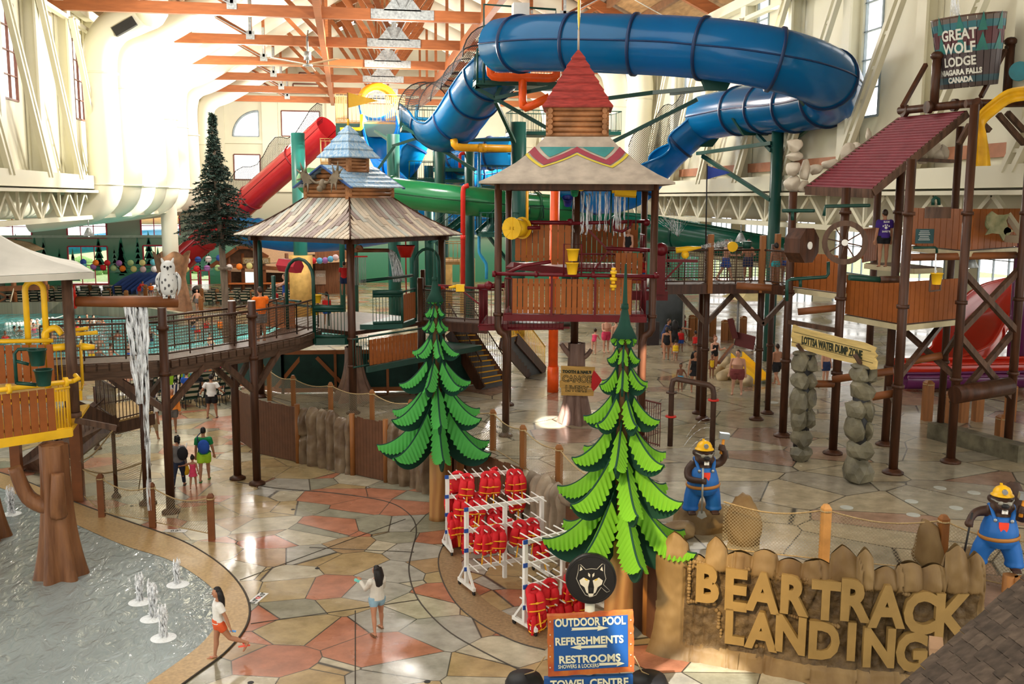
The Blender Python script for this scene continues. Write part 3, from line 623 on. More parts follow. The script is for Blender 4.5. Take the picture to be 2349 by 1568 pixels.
# upper platform
mb = MB(); mb.box((-.1, .9, z(6.72)), (4.4, 2.6, .06)); mb.build('upper_deck', maroon, T)
mb = MB(); mb.bar((-2.05, -.35, z(6.78)), (-.15, -.4, z(6.62)), .05, .24); mb.build('fascia', maroon, T)
fence(T, (-2.0, -.4), (-.85, -.4), z(6.95), z(8.2), plankwood, .2); fence(T, (-.8, -.4), (-.15, -.4), z(6.85), z(8.15), plankwood, .2)
fence(T, (-.35, 1.9), (2.0, 1.9), z(6.8), z(8.1), plankwood, .3); fence(T, (1.3, -.5), (2.2, -.5), z(6.25), z(7.25), plankwood, .3); fence(T, (1.45, .6), (2.1, .6), z(7.3), z(8.3), plankwood, .3)
bars(T, (-.1, -.4), (1.3, -.4), z(6.6), z(7.2), maroon); bars(T, (2.25, -.5), (2.25, 1.9), z(6.7), z(7.8), maroon)
mb = MB(); mb.cyl((-2.2, -.5, z(8.22)), (-.2, -.5, z(8.22)), .07); mb.cyl((-.2, -.5, z(8.2)), (2.3, -.3, z(8.28)), .06); mb.cyl((1.0, -.6, z(7.4)), (2.6, -.7, z(7.35)), .065); mb.bar((.2, -.45, z(8.2)), (1.2, -.5, z(7.2)), .06); mb.bar((.35, -.45, z(6.3)), (1.2, -.5, z(7.5)), .06); mb.tube([(1.2, -.5, z(8.3)), (1.25, -.6, z(8.0)), (1.5, -.65, z(7.95)), (1.75, -.6, z(8.1)), (1.8, -.5, z(8.3))], .05)
for x in (-.2, 1.15, 2.3): mb.sph((x, -.45, z(8.24)), .12)
for x in (2.45, 2.57): mb.cyl((x, -.9, z(7.6)), (x, -.9, z(8.95)), .035)
mb.build('top_rail', maroon, T)
bars(T, (2.3, -1.0), (2.95, -1.0), z(6.1), z(7.4), maroon)
mb = MB(); mb.box((2.75, -1.0, z(6.75)), (.28, .1, 1.6)); mb.box((2.4, -.9, z(5.9)), (1.2, .1, .3)); mb.bar((2.9, -1.05, z(7.05)), (3.9, -1.2, z(7.05)), .09); mb.bar((2.85, -1.05, z(6.4)), (3.4, -1.15, z(7.0)), .06); mb.sph((2.75, -1.0, z(7.4)), .22); mb.build('gun_bracket', maroon, T)
mb = MB(); p = LOC(T, 1572, 574, -1.15); mb.tube([p+V((-.3, 0, 0)), p+V((.1, 0, .05)), p+V((.5, 0, .1))], [.1, .09, .03], 10); mb.sph(p+V((0, -.02, -.14)), .13); mb.build('water_gun', yellow, T)
# wheel, tipping buckets, spray head
mb = MB(); p = LOC(T, 1186, 523, -.9); mb.cyl(p+V((-.12, -.22, 0)), p+V((.12, .22, 0)), .30, n=20)
for k in range(8):
 a = k*math.pi/4; mb.bar(p+V((-.15, -.26, 0)), p+V((-.15, -.26, 0))+V((.36*math.cos(a)*.88, -.36*math.cos(a)*.48, .36*math.sin(a))), .05, .1)
for e in (-1, 1): mb.cyl(p+V((e*.15, e*.25, 0)), p+V((e*.165, e*.275, 0)), .36, n=20)
mb.build('paddle_wheel', yellow, T)
mb = MB(); mb.cyl(p, p+V((.75, .1, .02)), .06); mb.build('wheel_axle', maroon, T)
for py, dx in ((598, 0), (629, -.02)):
 p = LOC(T, 1314, py, -2.9); bucket(T, p+V((dx, 0, 0)), .19, .36, yellow)
mb = MB(); p = LOC(T, 1314, 560, -2.8); mb.tube([p+V((-.27, 0, -.95)), p+V((-.27, 0, .0)), p+V((.27, 0, 0)), p+V((.27, 0, -.95))], .025, 6); mb.build('bucket_frame', maroon, T)
mb = MB(); p = LOC(T, 1407, 643, -2.85)
for dz, r_ in ((-.3, .05), (-.22, .1), (-.1, .06), (0, .11), (.1, .06), (.2, .1), (.3, .07)): mb.cyl(p+V((0, 0, dz)), p+V((0, 0, dz+.09)), r_)
mb.build('spray_head', yellow, T)
mb = MB(); p = LOC(T, 1435, 440, -1.0); mb.tube([p+V((-.34, 0, .05)), p+V((.34, 0, 0))], .19, 8, smooth=False); mb.cyl(p+V((-.44, 0, .05)), p+V((-.3, 0, .05)), .1); mb.build('tipping_barrel', yellow, T)
mb = MB(); mb.cyl(p+V((-.45, 0, .1)), p+V((-.45, 0, -1.3)), .025); mb.cyl(p+V((.1, 0, -.1)), p+V((.1, 0, -1.2)), .018); mb.cyl(p+V((.35, 0, -.1)), p+V((.35, 0, -1.2)), .018); mb.build('barrel_frame', greenpipe, T)
bucket(T, LOC(T, 1302, 470, -.8), .16, .28, mat('blue bucket', (.02, .03, .25), .4), tilt=.6); bucket(T, LOC(T, 1318, 448, -.8), .15, .25, mat('green bucket', (.02, .25, .1), .4), tilt=.5); bucket(T, LOC(T, 1332, 435, -.8), .15, .24, yellow, tilt=.4)
mb = MB(); a = LOC(T, 1215, 490, -.4); mb.tube([a, a+V((0, 0, .25)), a+V((.45, 0, .25)), a+V((.45, 0, -.15))], .03, 6); mb.build('spout_pipe', greenpipe, T)
# falling curtain of water
mb = MB(); rnd = random.Random(4)
for k in range(46):
 a = rnd.uniform(0, 2*math.pi); x = .75+.85*math.cos(a); y = .7*math.sin(a); top = 9.25-.3*abs(math.cos(a))*rnd.random(); pts = [(x+rnd.uniform(-.004, .004)*j, y, z(top-j*.16)) for j in range(9)]
 mb.tube([(x-.06*math.cos(a), y, z(top-.08))]+pts, [.012]+[.03*rnd.uniform(.35, 1) for _ in pts], 5)
tag(mb.build('water_curtain', wetsheet, None), None); o = bpy.data.objects['water_curtain']; o.location = T.location; o.rotation_euler = T.rotation_euler; tag(o, 'ring of white water streams falling under the canvas canopy', 'water', kind='stuff')
# decorative stump under the tower with its sign
def stump(name, label, px, py, zg, H, rb, rt, m, lobes=7, lab_cat='tree stump', limbs=(), twist=0, ht=None):
 p = G(px, py, zg) if not isinstance(px, V) else px; t = thing(name, label, lab_cat, p); mb = MB()
 def fn(u, v):
  zz = v*H; f = (1-v)**2.6; r_ = lerp(rt, rb, f); a = u*2*math.pi+twist*v; r_ *= 1+(.10+.14*f)*math.sin(a*lobes+v)*(.9)+.05*math.sin(a*3+2); return V((r_*math.cos(a), r_*math.sin(a), zz))
 mb.grid(fn, lobes*8, 14)
 mb.lathe([(.01, H-.05), (rt*.95, H-.04)], (0, 0, 0), 16, caps=False)
 mb.build('trunk', m, t)
 for a, b, c, r_ in limbs: mb = MB(); mb.tube(spline([a, b, c], 5), [lerp(r_*1.25, r_*.85, k/10) for k in range(11)], 10); mb.build('limb', m, t)
 return t
stb = stump('artificial_stump', 'fluted brown tree stump with cut limbs under the maroon play tower', 1320, 968, TZ, 2.72, .56, .27, barkdist, limbs=[((-.1, 0, 2.2), (-.35, -.05, 2.45), (-.55, -.05, 2.72), .09), ((.12, 0, 2.15), (.35, -.05, 2.3), (.5, -.05, 2.5), .08)])
signwood = mat('yellow sign wood', (.46, .27, .07), .6, var=.3, scale=6, stretch=(.3, 1, 5))
SG = thing('direction_sign', 'yellow plank sign with red arrowhead hung on the fluted stump', 'sign', stb.location+V((-.02, -.46, 1.5)), R(-12.9))
mb = MB()
for k, (x0, x1) in enumerate(((-.58, .52), (-.6, .60), (-.62, .55), (-.57, .5))):
 zc = .38-k*.25; mb.plate([(x0, 0, zc-.118), (x1, 0, zc-.118-.01), (x1+.02, 0, zc+.1), (x0-.01, 0, zc+.125)], (0, .05, 0))
mb.build('board', signwood, SG)
mb = MB(); mb.plate([(.42, -.03, -.2), (.50, -.03, -.33), (.60, -.03, -.22), (.78, -.03, .05), (.62, -.03, .25), (.5, -.03, .38), (.44, -.03, .2)], (0, .03, 0)); mb.build('arrowhead', mat('dark red arrow', (.42, .01, .015), .5), SG)
ink = mat('dark sign ink', (.025, .03, .015), .7)
for t_, s_, zz, b_ in (("TOOTH & NAIL'S", .125, .27, .004), ('CANOE', .30, -.03, .012), ('LIVERY', .27, -.35, .010)):
 text('lettering', t_, s_, plane_m4((-.06, -.008, zz), (1, 0, -.02), (0, 0, 1)), ink, SG, .002, b_+.006, sx=.92 if s_ > .2 else 1)
 if s_ > .2: text('lettering', t_, s_, plane_m4((-.06, -.014, zz), (1, 0, -.02), (0, 0, 1)), signwood, SG, .002, b_*.2-.004, sx=.92)
# ------------------------------------------------------------------ the shingled pavilion
PV = thing('pavilion', 'plank roofed play pavilion with blue shingled log cupola and moose antlers', 'pavilion', (.05, 38.34, TZ), R(45))
roofplank = bpy.data.materials.new('weathered roof planks'); roofplank.use_nodes = True
nt = roofplank.node_tree; N = nt.nodes; L = nt.links; at_ = N.new('ShaderNodeAttribute'); at_.attribute_name = 'tone'; at_.attribute_type = 'GEOMETRY'
rp = N.new('ShaderNodeValToRGB'); rp.color_ramp.interpolation = 'CONSTANT'; L.new(at_.outputs['Fac'], rp.inputs[0])
for i, (p, c) in enumerate([(0, '#d2c1aa'), (.2, '#ab9a90'), (.38, '#e0d2bc'), (.55, '#bdb5a5'), (.7, '#a3908a'), (.82, '#dfcbb0'), (.92, '#c4c6bc')]):
 e = rp.color_ramp.elements[i] if i < 2 else rp.color_ramp.elements.new(p); e.position = p; e.color = c4(hexc(c))
nz = N.new('ShaderNodeTexNoise'); nz.inputs['Scale'].default_value = 3; mx = N.new('ShaderNodeMix'); mx.data_type = 'RGBA'; mx.blend_type = 'MULTIPLY'; mx.inputs[0].default_value = .35; L.new(rp.outputs[0], mx.inputs[6]); L.new(nz.outputs[0], mx.inputs[7]); L.new(mx.outputs[2], N['Principled BSDF'].inputs['Base Color']); N['Principled BSDF'].inputs['Roughness'].default_value = .6
mb = MB(); E_, T_, z0, z1 = 2.97, 1.15, z(7.62), z(8.95); rnd = random.Random(12); tones = []
def pav_plank(f, x0, x1, s0, s1, lift, tone):
 """a plank on roof face f between eave coordinates x0, x1 and slope fractions s0, s1"""
 def P(x, s, l): h = lerp(E_, T_, s); return Matrix.Rotation(f*math.pi/2, 4, 'Z') @ V((max(-h, min(h, x)), -h-l*.3, lerp(z0, z1, s)+.10*math.sin(s*math.pi)*-1+l))
 q = [P(x0, s0, lift), P(x1, s0, lift), P(x1, s1, lift), P(x0, s1, lift)]; lo = [v-V((0, 0, .035)) for v in q]
 mb.add(q+lo, [(0, 1, 2, 3), (4, 5, 1, 0), (5, 6, 2, 1), (7, 4, 0, 3)]); tones.extend([tone]*4)
for f in range(4):
 x = -E_
 while x < E_-.02:
  w_ = .21; x1 = min(E_, x+w_-.03); smax = min(1, (E_-abs((x+x1)/2))/(E_-T_)+.04); sb_ = rnd.uniform(.25, .7); ns = 4
  br = [0]+([sb_] if sb_ < smax-.1 else [])+[smax]
  for a, b in zip(br, br[1:]):
   tn = rnd.random()
   for k in range(3): pav_plank(f, x, x1, lerp(a-(.02 if k == 0 else 0), b, k/3), lerp(a, b, (k+1)/3), .05-.03*(k/3)+rnd.uniform(0, .006), tn)
  x += w_
roof = mb.build('plank_roof', roofplank, PV); a_ = roof.data.attributes.new('tone', 'FLOAT', 'FACE'); a_.data.foreach_set('value', tones)
mb = MB()
for f in range(4):
 M_ = Matrix.Rotation(f*math.pi/2, 4, 'Z'); pts = [M_ @ V((-lerp(E_, T_, s), -lerp(E_, T_, s), lerp(z0, z1, s)-.10*math.sin(s*math.pi)+.05)) for s in (0, .25, .5, .75, 1)]
 mb.tube(pts, .03, 6)
 q = [M_ @ V(v) for v in ((-E_+.1, -E_+.1, z0-.04), (E_-.1, -E_+.1, z0-.04), (T_, -T_, z1-.06), (-T_, -T_, z1-.06))]; mb.quad(*q[::-1])
 mb.bar(M_ @ V((-E_+.2, -2.4, z0-.1)), M_ @ V((E_-.2, -2.4, z0-.1)), .14, .2)
mb.build('roof_frame', barkwood, PV)
# gabled log house: gable to -x, ridge along x
mb = MB(); zl = z(8.92); hw, hl = 1.08, 1.12; log_walls(mb, hw, zl, 3, .075, .1, hl)
for k in range(4):
 w_ = hw*(1-(k+.6)/4.6); zz = zl+.5+k*.17
 for s in (-1, 1): mb.cyl((s*hl, -w_, zz), (s*hl, w_, zz), .085, n=8)
mb.box((0, 0, zl+.25), (2*hl-.1, 2*hw-.1, .5)); mb.build('log_house', loglight, PV)
bluesh = mat('blue stained shingles', (.13, .32, .56), .5, scale=3, stretch=(4, 4, .6), col2=(.50, .60, .64), detail=3)
bluedk = mat('blue fascia board', (.04, .10, .28), .5)
mb = MB(); rz_ = zl+1.22; ez = zl+.42; ey = 1.5
for s in (-1, 1):
 for k in range(5):
  a, b = k/5, (k+1)/5
  for j in range(12):
   xa = -1.36+j*2.72/12; xb = xa+2.72/12-.012; l = .06
   q = [V((xa, s*lerp(ey, 0, a), lerp(ez, rz_, a)+l+rnd.uniform(0, .01))), V((xb, s*lerp(ey, 0, a), lerp(ez, rz_, a)+l+rnd.uniform(0, .01))), V((xb, s*lerp(ey, 0, b), lerp(ez, rz_, b)+.025)), V((xa, s*lerp(ey, 0, b), lerp(ez, rz_, b)+.025))]
   mb.add(q+[p-V((0, 0, .05)) for p in q], [(0, 1, 2, 3), (4, 5, 1, 0), (7, 4, 0, 3), (5, 6, 2, 1), (7, 6, 5, 4)])
mb.build('gable_shingles', bluesh, PV)
mb = MB()
for s in (-1, 1):
 for x in (-1.38, 1.38): mb.bar((x, s*ey, ez), (x, 0, rz_), .05, .12, (1, 0, 0))
mb.build('barge_board', bluedk, PV)
mb = MB(); zc = zl+1.0; log_walls(mb, .46, zc, 4, .065, .09); mb.box((0, 0, zc+.28), (.88, .88, .5)); mb.build('cupola_logs', loglight, PV)
mb = MB(); stepped_pyramid(mb, .78, zc+.56, zc+1.72, 4, .05); mb.build('cupola_shingles', bluesh, PV)
mb = MB(); mb.cyl((0, 0, zc+1.66), (0, 0, zc+1.95), .045); mb.build('finial_socket', yellow, PV)
mb = MB(); mb.cyl((0, 0, zc+1.9), (0, 0, zc+2.9), .022); mb.build('flagpole', postwood, PV)
mb = MB(); d = V((.707, -.707, 0)); top = V((0, 0, zc+2.9))
mb.grid(lambda u, v: top+d*(u*1.12)+V((.707, .707, 0))*(.07*math.sin(u*7)*u)+V((0, 0, -.27-(.5-v)*.56*(1-u))), 14, 4); mb.build('pennant', mat('yellow pennant', (.75, .42, .04), .7), PV)
# moose antlers on the gable
bone = mat('antler grey', (.20, .16, .11), .6, var=.3)
mb = MB(); c = V((-hl-.22, 0, zl+.55))
mb.sph(c, .15, 12, (1.1, .8, 1.3)); mb.sph(c+V((-.14, 0, -.16)), .12, 10, (1.1, .9, 1)); mb.sph(c+V((-.05, .2, .05)), .07, 8, (.6, 1.5, .7)); mb.sph(c+V((-.05, -.2, .05)), .07, 8, (.6, 1.5, .7))
for s in (-1, 1):
 mb.tube(spline([c+V((0, s*.1, .1)), c+V((-.05, s*.32, .06)), c+V((-.1, s*.52, .2))], 4), [.045]*8+[.06], 6)
 pal = [c+V((-.1, s*.45, .05)), c+V((-.12, s*.62, .0)), c+V((-.14, s*.85, .05)), c+V((-.16, s*1.0, .3)), c+V((-.14, s*.92, .55)), c+V((-.12, s*.66, .4)), c+V((-.1, s*.48, .25))]
 mb.plate(pal if s < 0 else pal[::-1], (.04, 0, 0))
 for a, b in (((.62, .02), (.6, -.3)), ((.8, .04), (.86, -.22)), ((.97, .2), (1.2, .15)), ((.98, .4), (1.2, .55)), ((.9, .5), (.98, .8)), ((.72, .42), (.68, .68))): mb.cyl(c+V((-.13, s*a[0], a[1])), c+V((-.17, s*b[0], b[1])), .05, .012, 6)
mb.build('antlers', bone, PV)
# posts
for x, y in ((-2.43, -2.43), (-2.43, 2.43), (2.43, -2.43), (2.43, 2.43)):
 fr = x < 0 and y < 0; mb = MB(); mb.cyl((x, y, 0), (x, y, z0), .125 if not fr else .14, n=12); flange(mb, (x, y, 0), .13)
 for zz in (z(3.15), z(4.1)): mb.cyl((x, y, zz), (x, y, zz+.09), .17)
 mb.build('roof_post', barkwood, PV)
# decks: left octagon bay, right bay, low deck; positions found on the planes they stand in
mb = MB(); mb.box((0, 0, z(4.3)), (4.6, 4.6, .14)); mb.build('main_deck', barkwood, PV)
mb = MB(); mb.box((1.9, -2.2, z(3.2)), (3.6, 2.4, .2)); mb.build('low_deck', darkgreen, PV)
gp = greenpipe
def wl(px, py, v, ax=1): return LOC(PV, px, py, v, ax)
a, b = wl(846, 800, -3.35), wl(958, 800, -3.35); fence(PV, (a.x, -3.35), (b.x, -3.35), z(3.32), z(4.2), plankwood, .45, n=13)
mb = MB(); mb.cyl((a.x, -3.35, z(4.32)), (b.x+.3, -3.35, z(4.32)), .035); mb.box(((a.x+b.x)/2, -3.4, z(3.2)), (b.x-a.x+.3, .1, .2)); mb.build('low_rail', gp, PV)
bars(PV, (a.x-.75, -3.35), (a.x, -3.35), z(3.3), z(4.3), gp)
# right bay at upper level
c0, c1, c2 = (-1.7, -2.75), (-.85, -3.35), (.55, -2.75)
mb = MB(); mb.plate([(-2.0, -2.4, z(4.42)), (c0[0], c0[1], z(4.42)), (c1[0], c1[1], z(4.42)), (c2[0], c2[1], z(4.42)), (.6, -1.5, z(4.42))], (0, 0, .18)); mb.build('bay_deck', darkgreen, PV)
bars(PV, c0, c1, z(4.6), z(5.6), gp, top=.06); fence(PV, c1, c2, z(4.65), z(5.6), plankwood, .15, n=6)
mb = MB(); mb.tube([(c0[0], c0[1], z(5.72)), (c1[0]-.2, c1[1]+.1, z(5.72)), (c1[0], c1[1], z(5.72))], .085, 8); mb.cyl((c1[0], c1[1], z(5.7)), (c2[0], c2[1], z(5.72)), .035); mb.cyl((c1[0], c1[1], z(4.6)), (c1[0], c1[1], z(5.7)), .05); mb.cyl((c2[0], c2[1], z(4.5)), (c2[0], c2[1], z(5.7)), .05)
arch_pipe(mb, (c2[0], c2[1]), (c2[0]+.95, c2[1]-.35), z(4.5), z(7.15), .055); mb.cyl((-1.0, -1.5, z(6.0)), (1.8, -1.5, z(6.05)), .06); mb.build('green_rail', gp, PV)
# left bay
l0, l1 = (-3.35, -1.55), (-2.65, -2.3)
bars(PV, l0, l1, z(4.2), z(5.15), gp, top=.06)
mb = MB(); mb.plate([(l0[0], l0[1], z(3.95)), (l1[0], l1[1], z(3.95)), (-2.0, -2.3, z(3.95)), (-2.4, -1.0, z(3.95))], (0, 0, .25)); mb.build('bay_deck', darkgreen, PV)
mb = MB(); mb.tube([(l0[0], l0[1], z(5.25)), (l1[0], l1[1], z(5.25))], .085, 8); mb.cyl((l0[0], l0[1], z(4.0)), (l0[0], l0[1], z(5.3)), .055)
arch_pipe(mb, (l0[0], l0[1]), (l0[0]-.05, l0[1]+1.3), z(4.3), z(6.9), .06)
arch_pipe(mb, (-2.6, 2.1), (-2.0, 2.7), z(4.4), z(7.45), .05); mb.cyl((-2.9, 1.0, z(4.4)), (-2.9, 1.0, z(6.2)), .075); mb.box((-2.9, .4, z(5.35)), (.1, 1.6, .08)); mb.box((-3.1, -.2, z(5.25)), (.08, 2.0, .08)); mb.build('green_rail', gp, PV)
fence(PV, (-3.0, 2.0), (-3.0, -.2), z(4.35), z(5.35), plankwood, .2)
mb = MB(); p = wl(665, 610, -2.7, 0); mb.tube([p+V((0, .45, .03)), p+V((0, -.45, 0))], .26, 6, smooth=False); mb.build('tipping_barrel', mat('red barrel', (.42, .02, .04), .4), PV)
mb = MB(); mb.cyl(p+V((0, .2, -.2)), p+V((0, .2, -1.3)), .02); mb.build('barrel_rope', redp, PV)
mb = MB(); q = wl(800, 585, -2.4, 1); mb.cyl(wl(815, 574, -1.6), wl(890, 574, -1.0), .075); mb.cyl(wl(822, 570, -1.6), wl(826, 570, -1.55), .13); mb.build('log_spout', logwood, PV)
mb = MB(); a = wl(802, 588, -2.2); b = wl(842, 588, -2.2); mb.bar(a, b, .05)
mb.build('chime_bar', redp, PV)
mb = MB()
for k in range(8): p = a.lerp(b, .2+.1*k); mb.cyl(p, p-V((0, 0, 1.0)), .012, n=5)
mb.build('chime_rod', mat('grey rods', (.4, .4, .4), .4), PV)
for px, py, in ((727, 694), (722, 722)): p = wl(px, py, -2.9, 0); bucket(PV, p, .17, .28, yellow)
mb = MB(); p = wl(740, 700, -2.8, 0); mb.tube([p+V((0, .2, .4)), p+V((0, -.3, .4)), p+V((0, -.3, -.7))], .025, 6); mb.tube([p+V((0, .3, .0)), p+V((0, -.3, .0))], .025, 6); mb.build('bucket_frame', gp, PV)
mb = MB(); p = wl(931, 590, -1.4); mb.lathe([(.2, .0), (.36, .42), (.36, .46), (.19, .02)], p, 12); mb.build('red_funnel', redp, PV)
mb = MB(); mb.cyl(p+V((0, 0, -1.4)), p+V((0, 0, 1.3)), .025); mb.build('funnel_pole', redp, PV)
mb = MB(); rnd = random.Random(5); p = wl(890, 574, -1.0)
for k in range(40):
 v0 = rnd.uniform(.5, .9); s = rnd.uniform(-.12, .12); pts = [p+V((v0*t_+rnd.uniform(-.02, .02), s*(1+t_), .1*t_-1.6*t_*t_+rnd.uniform(-.03, .03))) for t_ in (0, .15, .3, .45, .6, .75, .9)]; mb.tube(pts, [.03*rnd.uniform(.4, 1.2) for _ in pts], 5)
o = mb.build('falling_water', wetsheet, None); o.location = PV.location; o.rotation_euler = PV.rotation_euler; tag(o, 'white gush of water from the log spout inside the pavilion', 'water', kind='stuff')
mb = MB(); p = wl(1010, 664, -2.6); mb.tube([p+V((-.25, 0, .05)), p+V((0, 0, .1)), p+V((.3, 0, .02))], [.05, .1, .04], 8); mb.build('water_gun', redp, PV)
# timber skirt of the pavilion
mb = MB(); sk = mat('dark green panel', (.006, .035, .026), .6, var=.2)
pts = [(-4.6, 40.9), (-2.6, 39.0), (3.4, 38.7), (5.0, 39.9), (5.0, 44)]
for (x0, y0), (x1, y1) in zip(pts, pts[1:]): mb.bar((x0, y0, 2.35), (x1, y1, 2.35), .1, 1.6)
SK = tag(thing('green_skirt', 'dark green boarded skirt with orange trim below the pavilion', 'wall panel', (0, 40, TZ)), None)
mb.build('panels', sk, SK, True)
ot = mat('orange trim', (.30, .10, .03), .6); mb = MB()
for (x0, y0), (x1, y1) in zip(pts, pts[1:]):
 for h in (1.62, 3.1): mb.bar((x0, y0-.07, h), (x1, y1-.07, h), .06, .16)
 n = max(1, int(math.hypot(x1-x0, y1-y0)/1.6))
 for k in range(n+1): x, y = lerp(x0, x1, k/n), lerp(y0, y1, k/n); mb.bar((x, y-.08, 1.5), (x, y-.08, 3.15), .1, .1)
mb.bar((-2.9, 38.9, 1.7), (-1.9, 38.95, 2.9), .06, .14); mb.bar((-.2, 38.8, 1.7), (-1.3, 38.85, 2.9), .06, .14)
mb.build('trim_boards', ot, SK, True)
stump('artificial_stump', 'squat fluted brown tree stump at the foot of the pavilion post', 812, 915, TZ, 2.0, .78, .3, mat('reddish bark', (.14, .07, .05), .4, scale=2, col2=(.28, .16, .10), bump=.4, bscale=8), 8)
# ------------------------------------------------------------------ the mesh railed bridge
BR = thing('footbridge', 'brown timber footbridge with wire mesh rails above the left walkway', 'bridge', (-4, 30.5, 0))
Fp = [V(p) for p in ((-8.3, 28.6, 0), (-5.15, 29.25, 0), (-2.95, 31.85, 0), (-1.75, 33.7, 0), (-1.1, 35.6, 0))]
Bp = [V(p) for p in ((-8.5, 30.2, 0), (-5.95, 30.25, 0), (-3.75, 32.6, 0), (-2.7, 34.4, 0), (-2.3, 36.2, 0))]
DZ = 4.42
def up_(p, h): return V((p.x, p.y, h))
def rail_run(root, P, zb, zt, m, closed_posts=True):
 for a, b in zip(P, P[1:]):
  n = max(1, round((b-a).length/.95)); net_sheet('wire_mesh', [[up_(a.lerp(b, k/n), zb+.08), up_(a.lerp(b, k/n), zt-.02)] for k in range(n+1)], wiremesh, root)
  mb = MB(); mb.cyl(up_(a, zt), up_(b, zt), .034, n=8); mb.cyl(up_(a, zb+.08), up_(b, zb+.08), .024, n=6)
  for k in range(n+1): p = a.lerp(b, k/n); mb.cyl(up_(p, zb-.02), up_(p, zt), .02, n=6)
  mb.build('rail', m, root, True)
mb = MB()
for i in range(len(Fp)-1): mb.plate([up_(Fp[i], DZ-.1), up_(Fp[i+1], DZ-.1), up_(Bp[i+1], DZ-.1), up_(Bp[i], DZ-.1)], (0, 0, .1))
mb.build('deck', weathered, BR, True)
mb = MB()
for P in (Fp, Bp):
 for a, b in zip(P, P[1:]): mb.bar(up_(a, DZ-.27), up_(b, DZ-.27), .12, .40)
 for a, b in zip(P, P[1:]):
  n = int((b-a).length/.3); off = V((.1, -.07, 0)) if P is Fp else V((-.1, .07, 0))
  for k in range(n): mb.bar(up_(a.lerp(b, k/n+.01)+off, DZ-.12), up_(a.lerp(b, (k+.94)/n)+off, DZ-.12), .05, .2)
mb.build('fascia', mat('bridge timber', (.085, .048, .03), .55, scale=5, var=.4, stretch=(.4, .4, 4)), BR, True)
rail_run(BR, Fp, DZ+.1, 5.5, steelrail); rail_run(BR, Bp, DZ+.1, 5.5, steelrail)
for p, top in ((V((-5.19, 29.08, 0)), 5.93), (V((-3.0, 31.69, 0)), 5.82), (V((-6.0, 30.04, 0)), 4.5), (V((-3.67, 32.39, 0)), 5.76)):
 mb = MB(); mb.cyl(p, up_(p, top), .125, n=14); flange(mb, p, .13)
 for h in (4.0, 5.3): mb.cyl(up_(p, h), up_(p, h+.12), .165)
 o = mb.build('bridge_post', barkwood, BR, True)
 mb = MB(); mb.cyl(up_(p, top), up_(p, top+.015), .12, n=14); mb.build('post_cap', white, o, True)
for a, b in (((-5.19, 29.08), (-6.6, 29.0)), ((-5.19, 29.08), (-4.3, 30.2)), ((-3.0, 31.69), (-3.8, 30.7)), ((-3.0, 31.69), (-2.3, 32.8)), ((-6.0, 30.04), (-7.2, 30.2)), ((-6.0, 30.04), (-5.2, 30.9)), ((-3.67, 32.39), (-4.4, 31.7)), ((-3.67, 32.39), (-3.1, 33.3))):
 mb = MB(); mb.bar((a[0], a[1], 3.0), (b[0], b[1], 4.05), .15, .17); mb.build('knee_brace', weathered, BR, True)
# landing and stairs below the bridge
LS = thing('landing_stairs', 'timber stairs and barred landing hanging below the footbridge', 'stairs', G(267, 975, 2.3))
q = [G(267, 965, 2.4), G(352, 944, 2.4), G(318, 915, 2.4), G(222, 932, 2.4)]
mb = MB(); mb.plate([p-V((0, 0, .08)) for p in q], (0, 0, .08)); mb.build('landing', mat('sandy board', (.42, .27, .10), .6), LS, True)
mb = MB(); mb.bar(q[0]-V((0, 0, .22)), q[1]-V((0, 0, .22)), .1, .34); mb.bar(q[0]-V((0, 0, .22)), q[3]-V((0, 0, .22)), .1, .34); s0 = G(150, 925, 3.45); mb.bar(s0, q[0]-V((0, 0, .15)), .1, .42); mb.build('stringer', weathered, LS, True)
def barrun(root, a, b, h, m, name='bar_railing', n=None):
 mb = MB(); n = n or max(2, int((b-a).length/.13)); u = V((0, 0, h))
 for k in range(n+1): p = a.lerp(b, k/n); mb.cyl(p, p+u, .013, n=5)
 mb.cyl(a+u, b+u, .028, n=6); mb.cyl(a+V((0, 0, .06)), b+V((0, 0, .06)), .02, n=6); return mb.build(name, m, root, True)
barrun(LS, q[0], q[1], 1.0, steelrail); barrun(LS, q[3], q[0], 1.0, steelrail); barrun(LS, q[2], q[1], 1.0, steelrail); barrun(LS, q[3], q[2], 1.0, steelrail)
e0 = G(40, 1075, .05); e1 = G(120, 1085, .05)
mb = MB(); mb.plate([q[3], q[0], e1, e0], (0, 0, -.12)); mb.bar(q[0], e1, .1, .36); mb.bar(q[3], e0, .1, .36); mb.build('lower_flight', weathered, LS, True)
barrun(LS, e1, q[0].lerp(e1, .15), .95, steelrail, n=14)
for a, b in (((267, 1140), 2.3), ((225, 1030), 2.3)): p = G(*a, 0); mb = MB(); mb.cyl(p, up_(p, b), .06, n=8); flange(mb, p, .07); mb.build('leg', barkwood, LS, True)
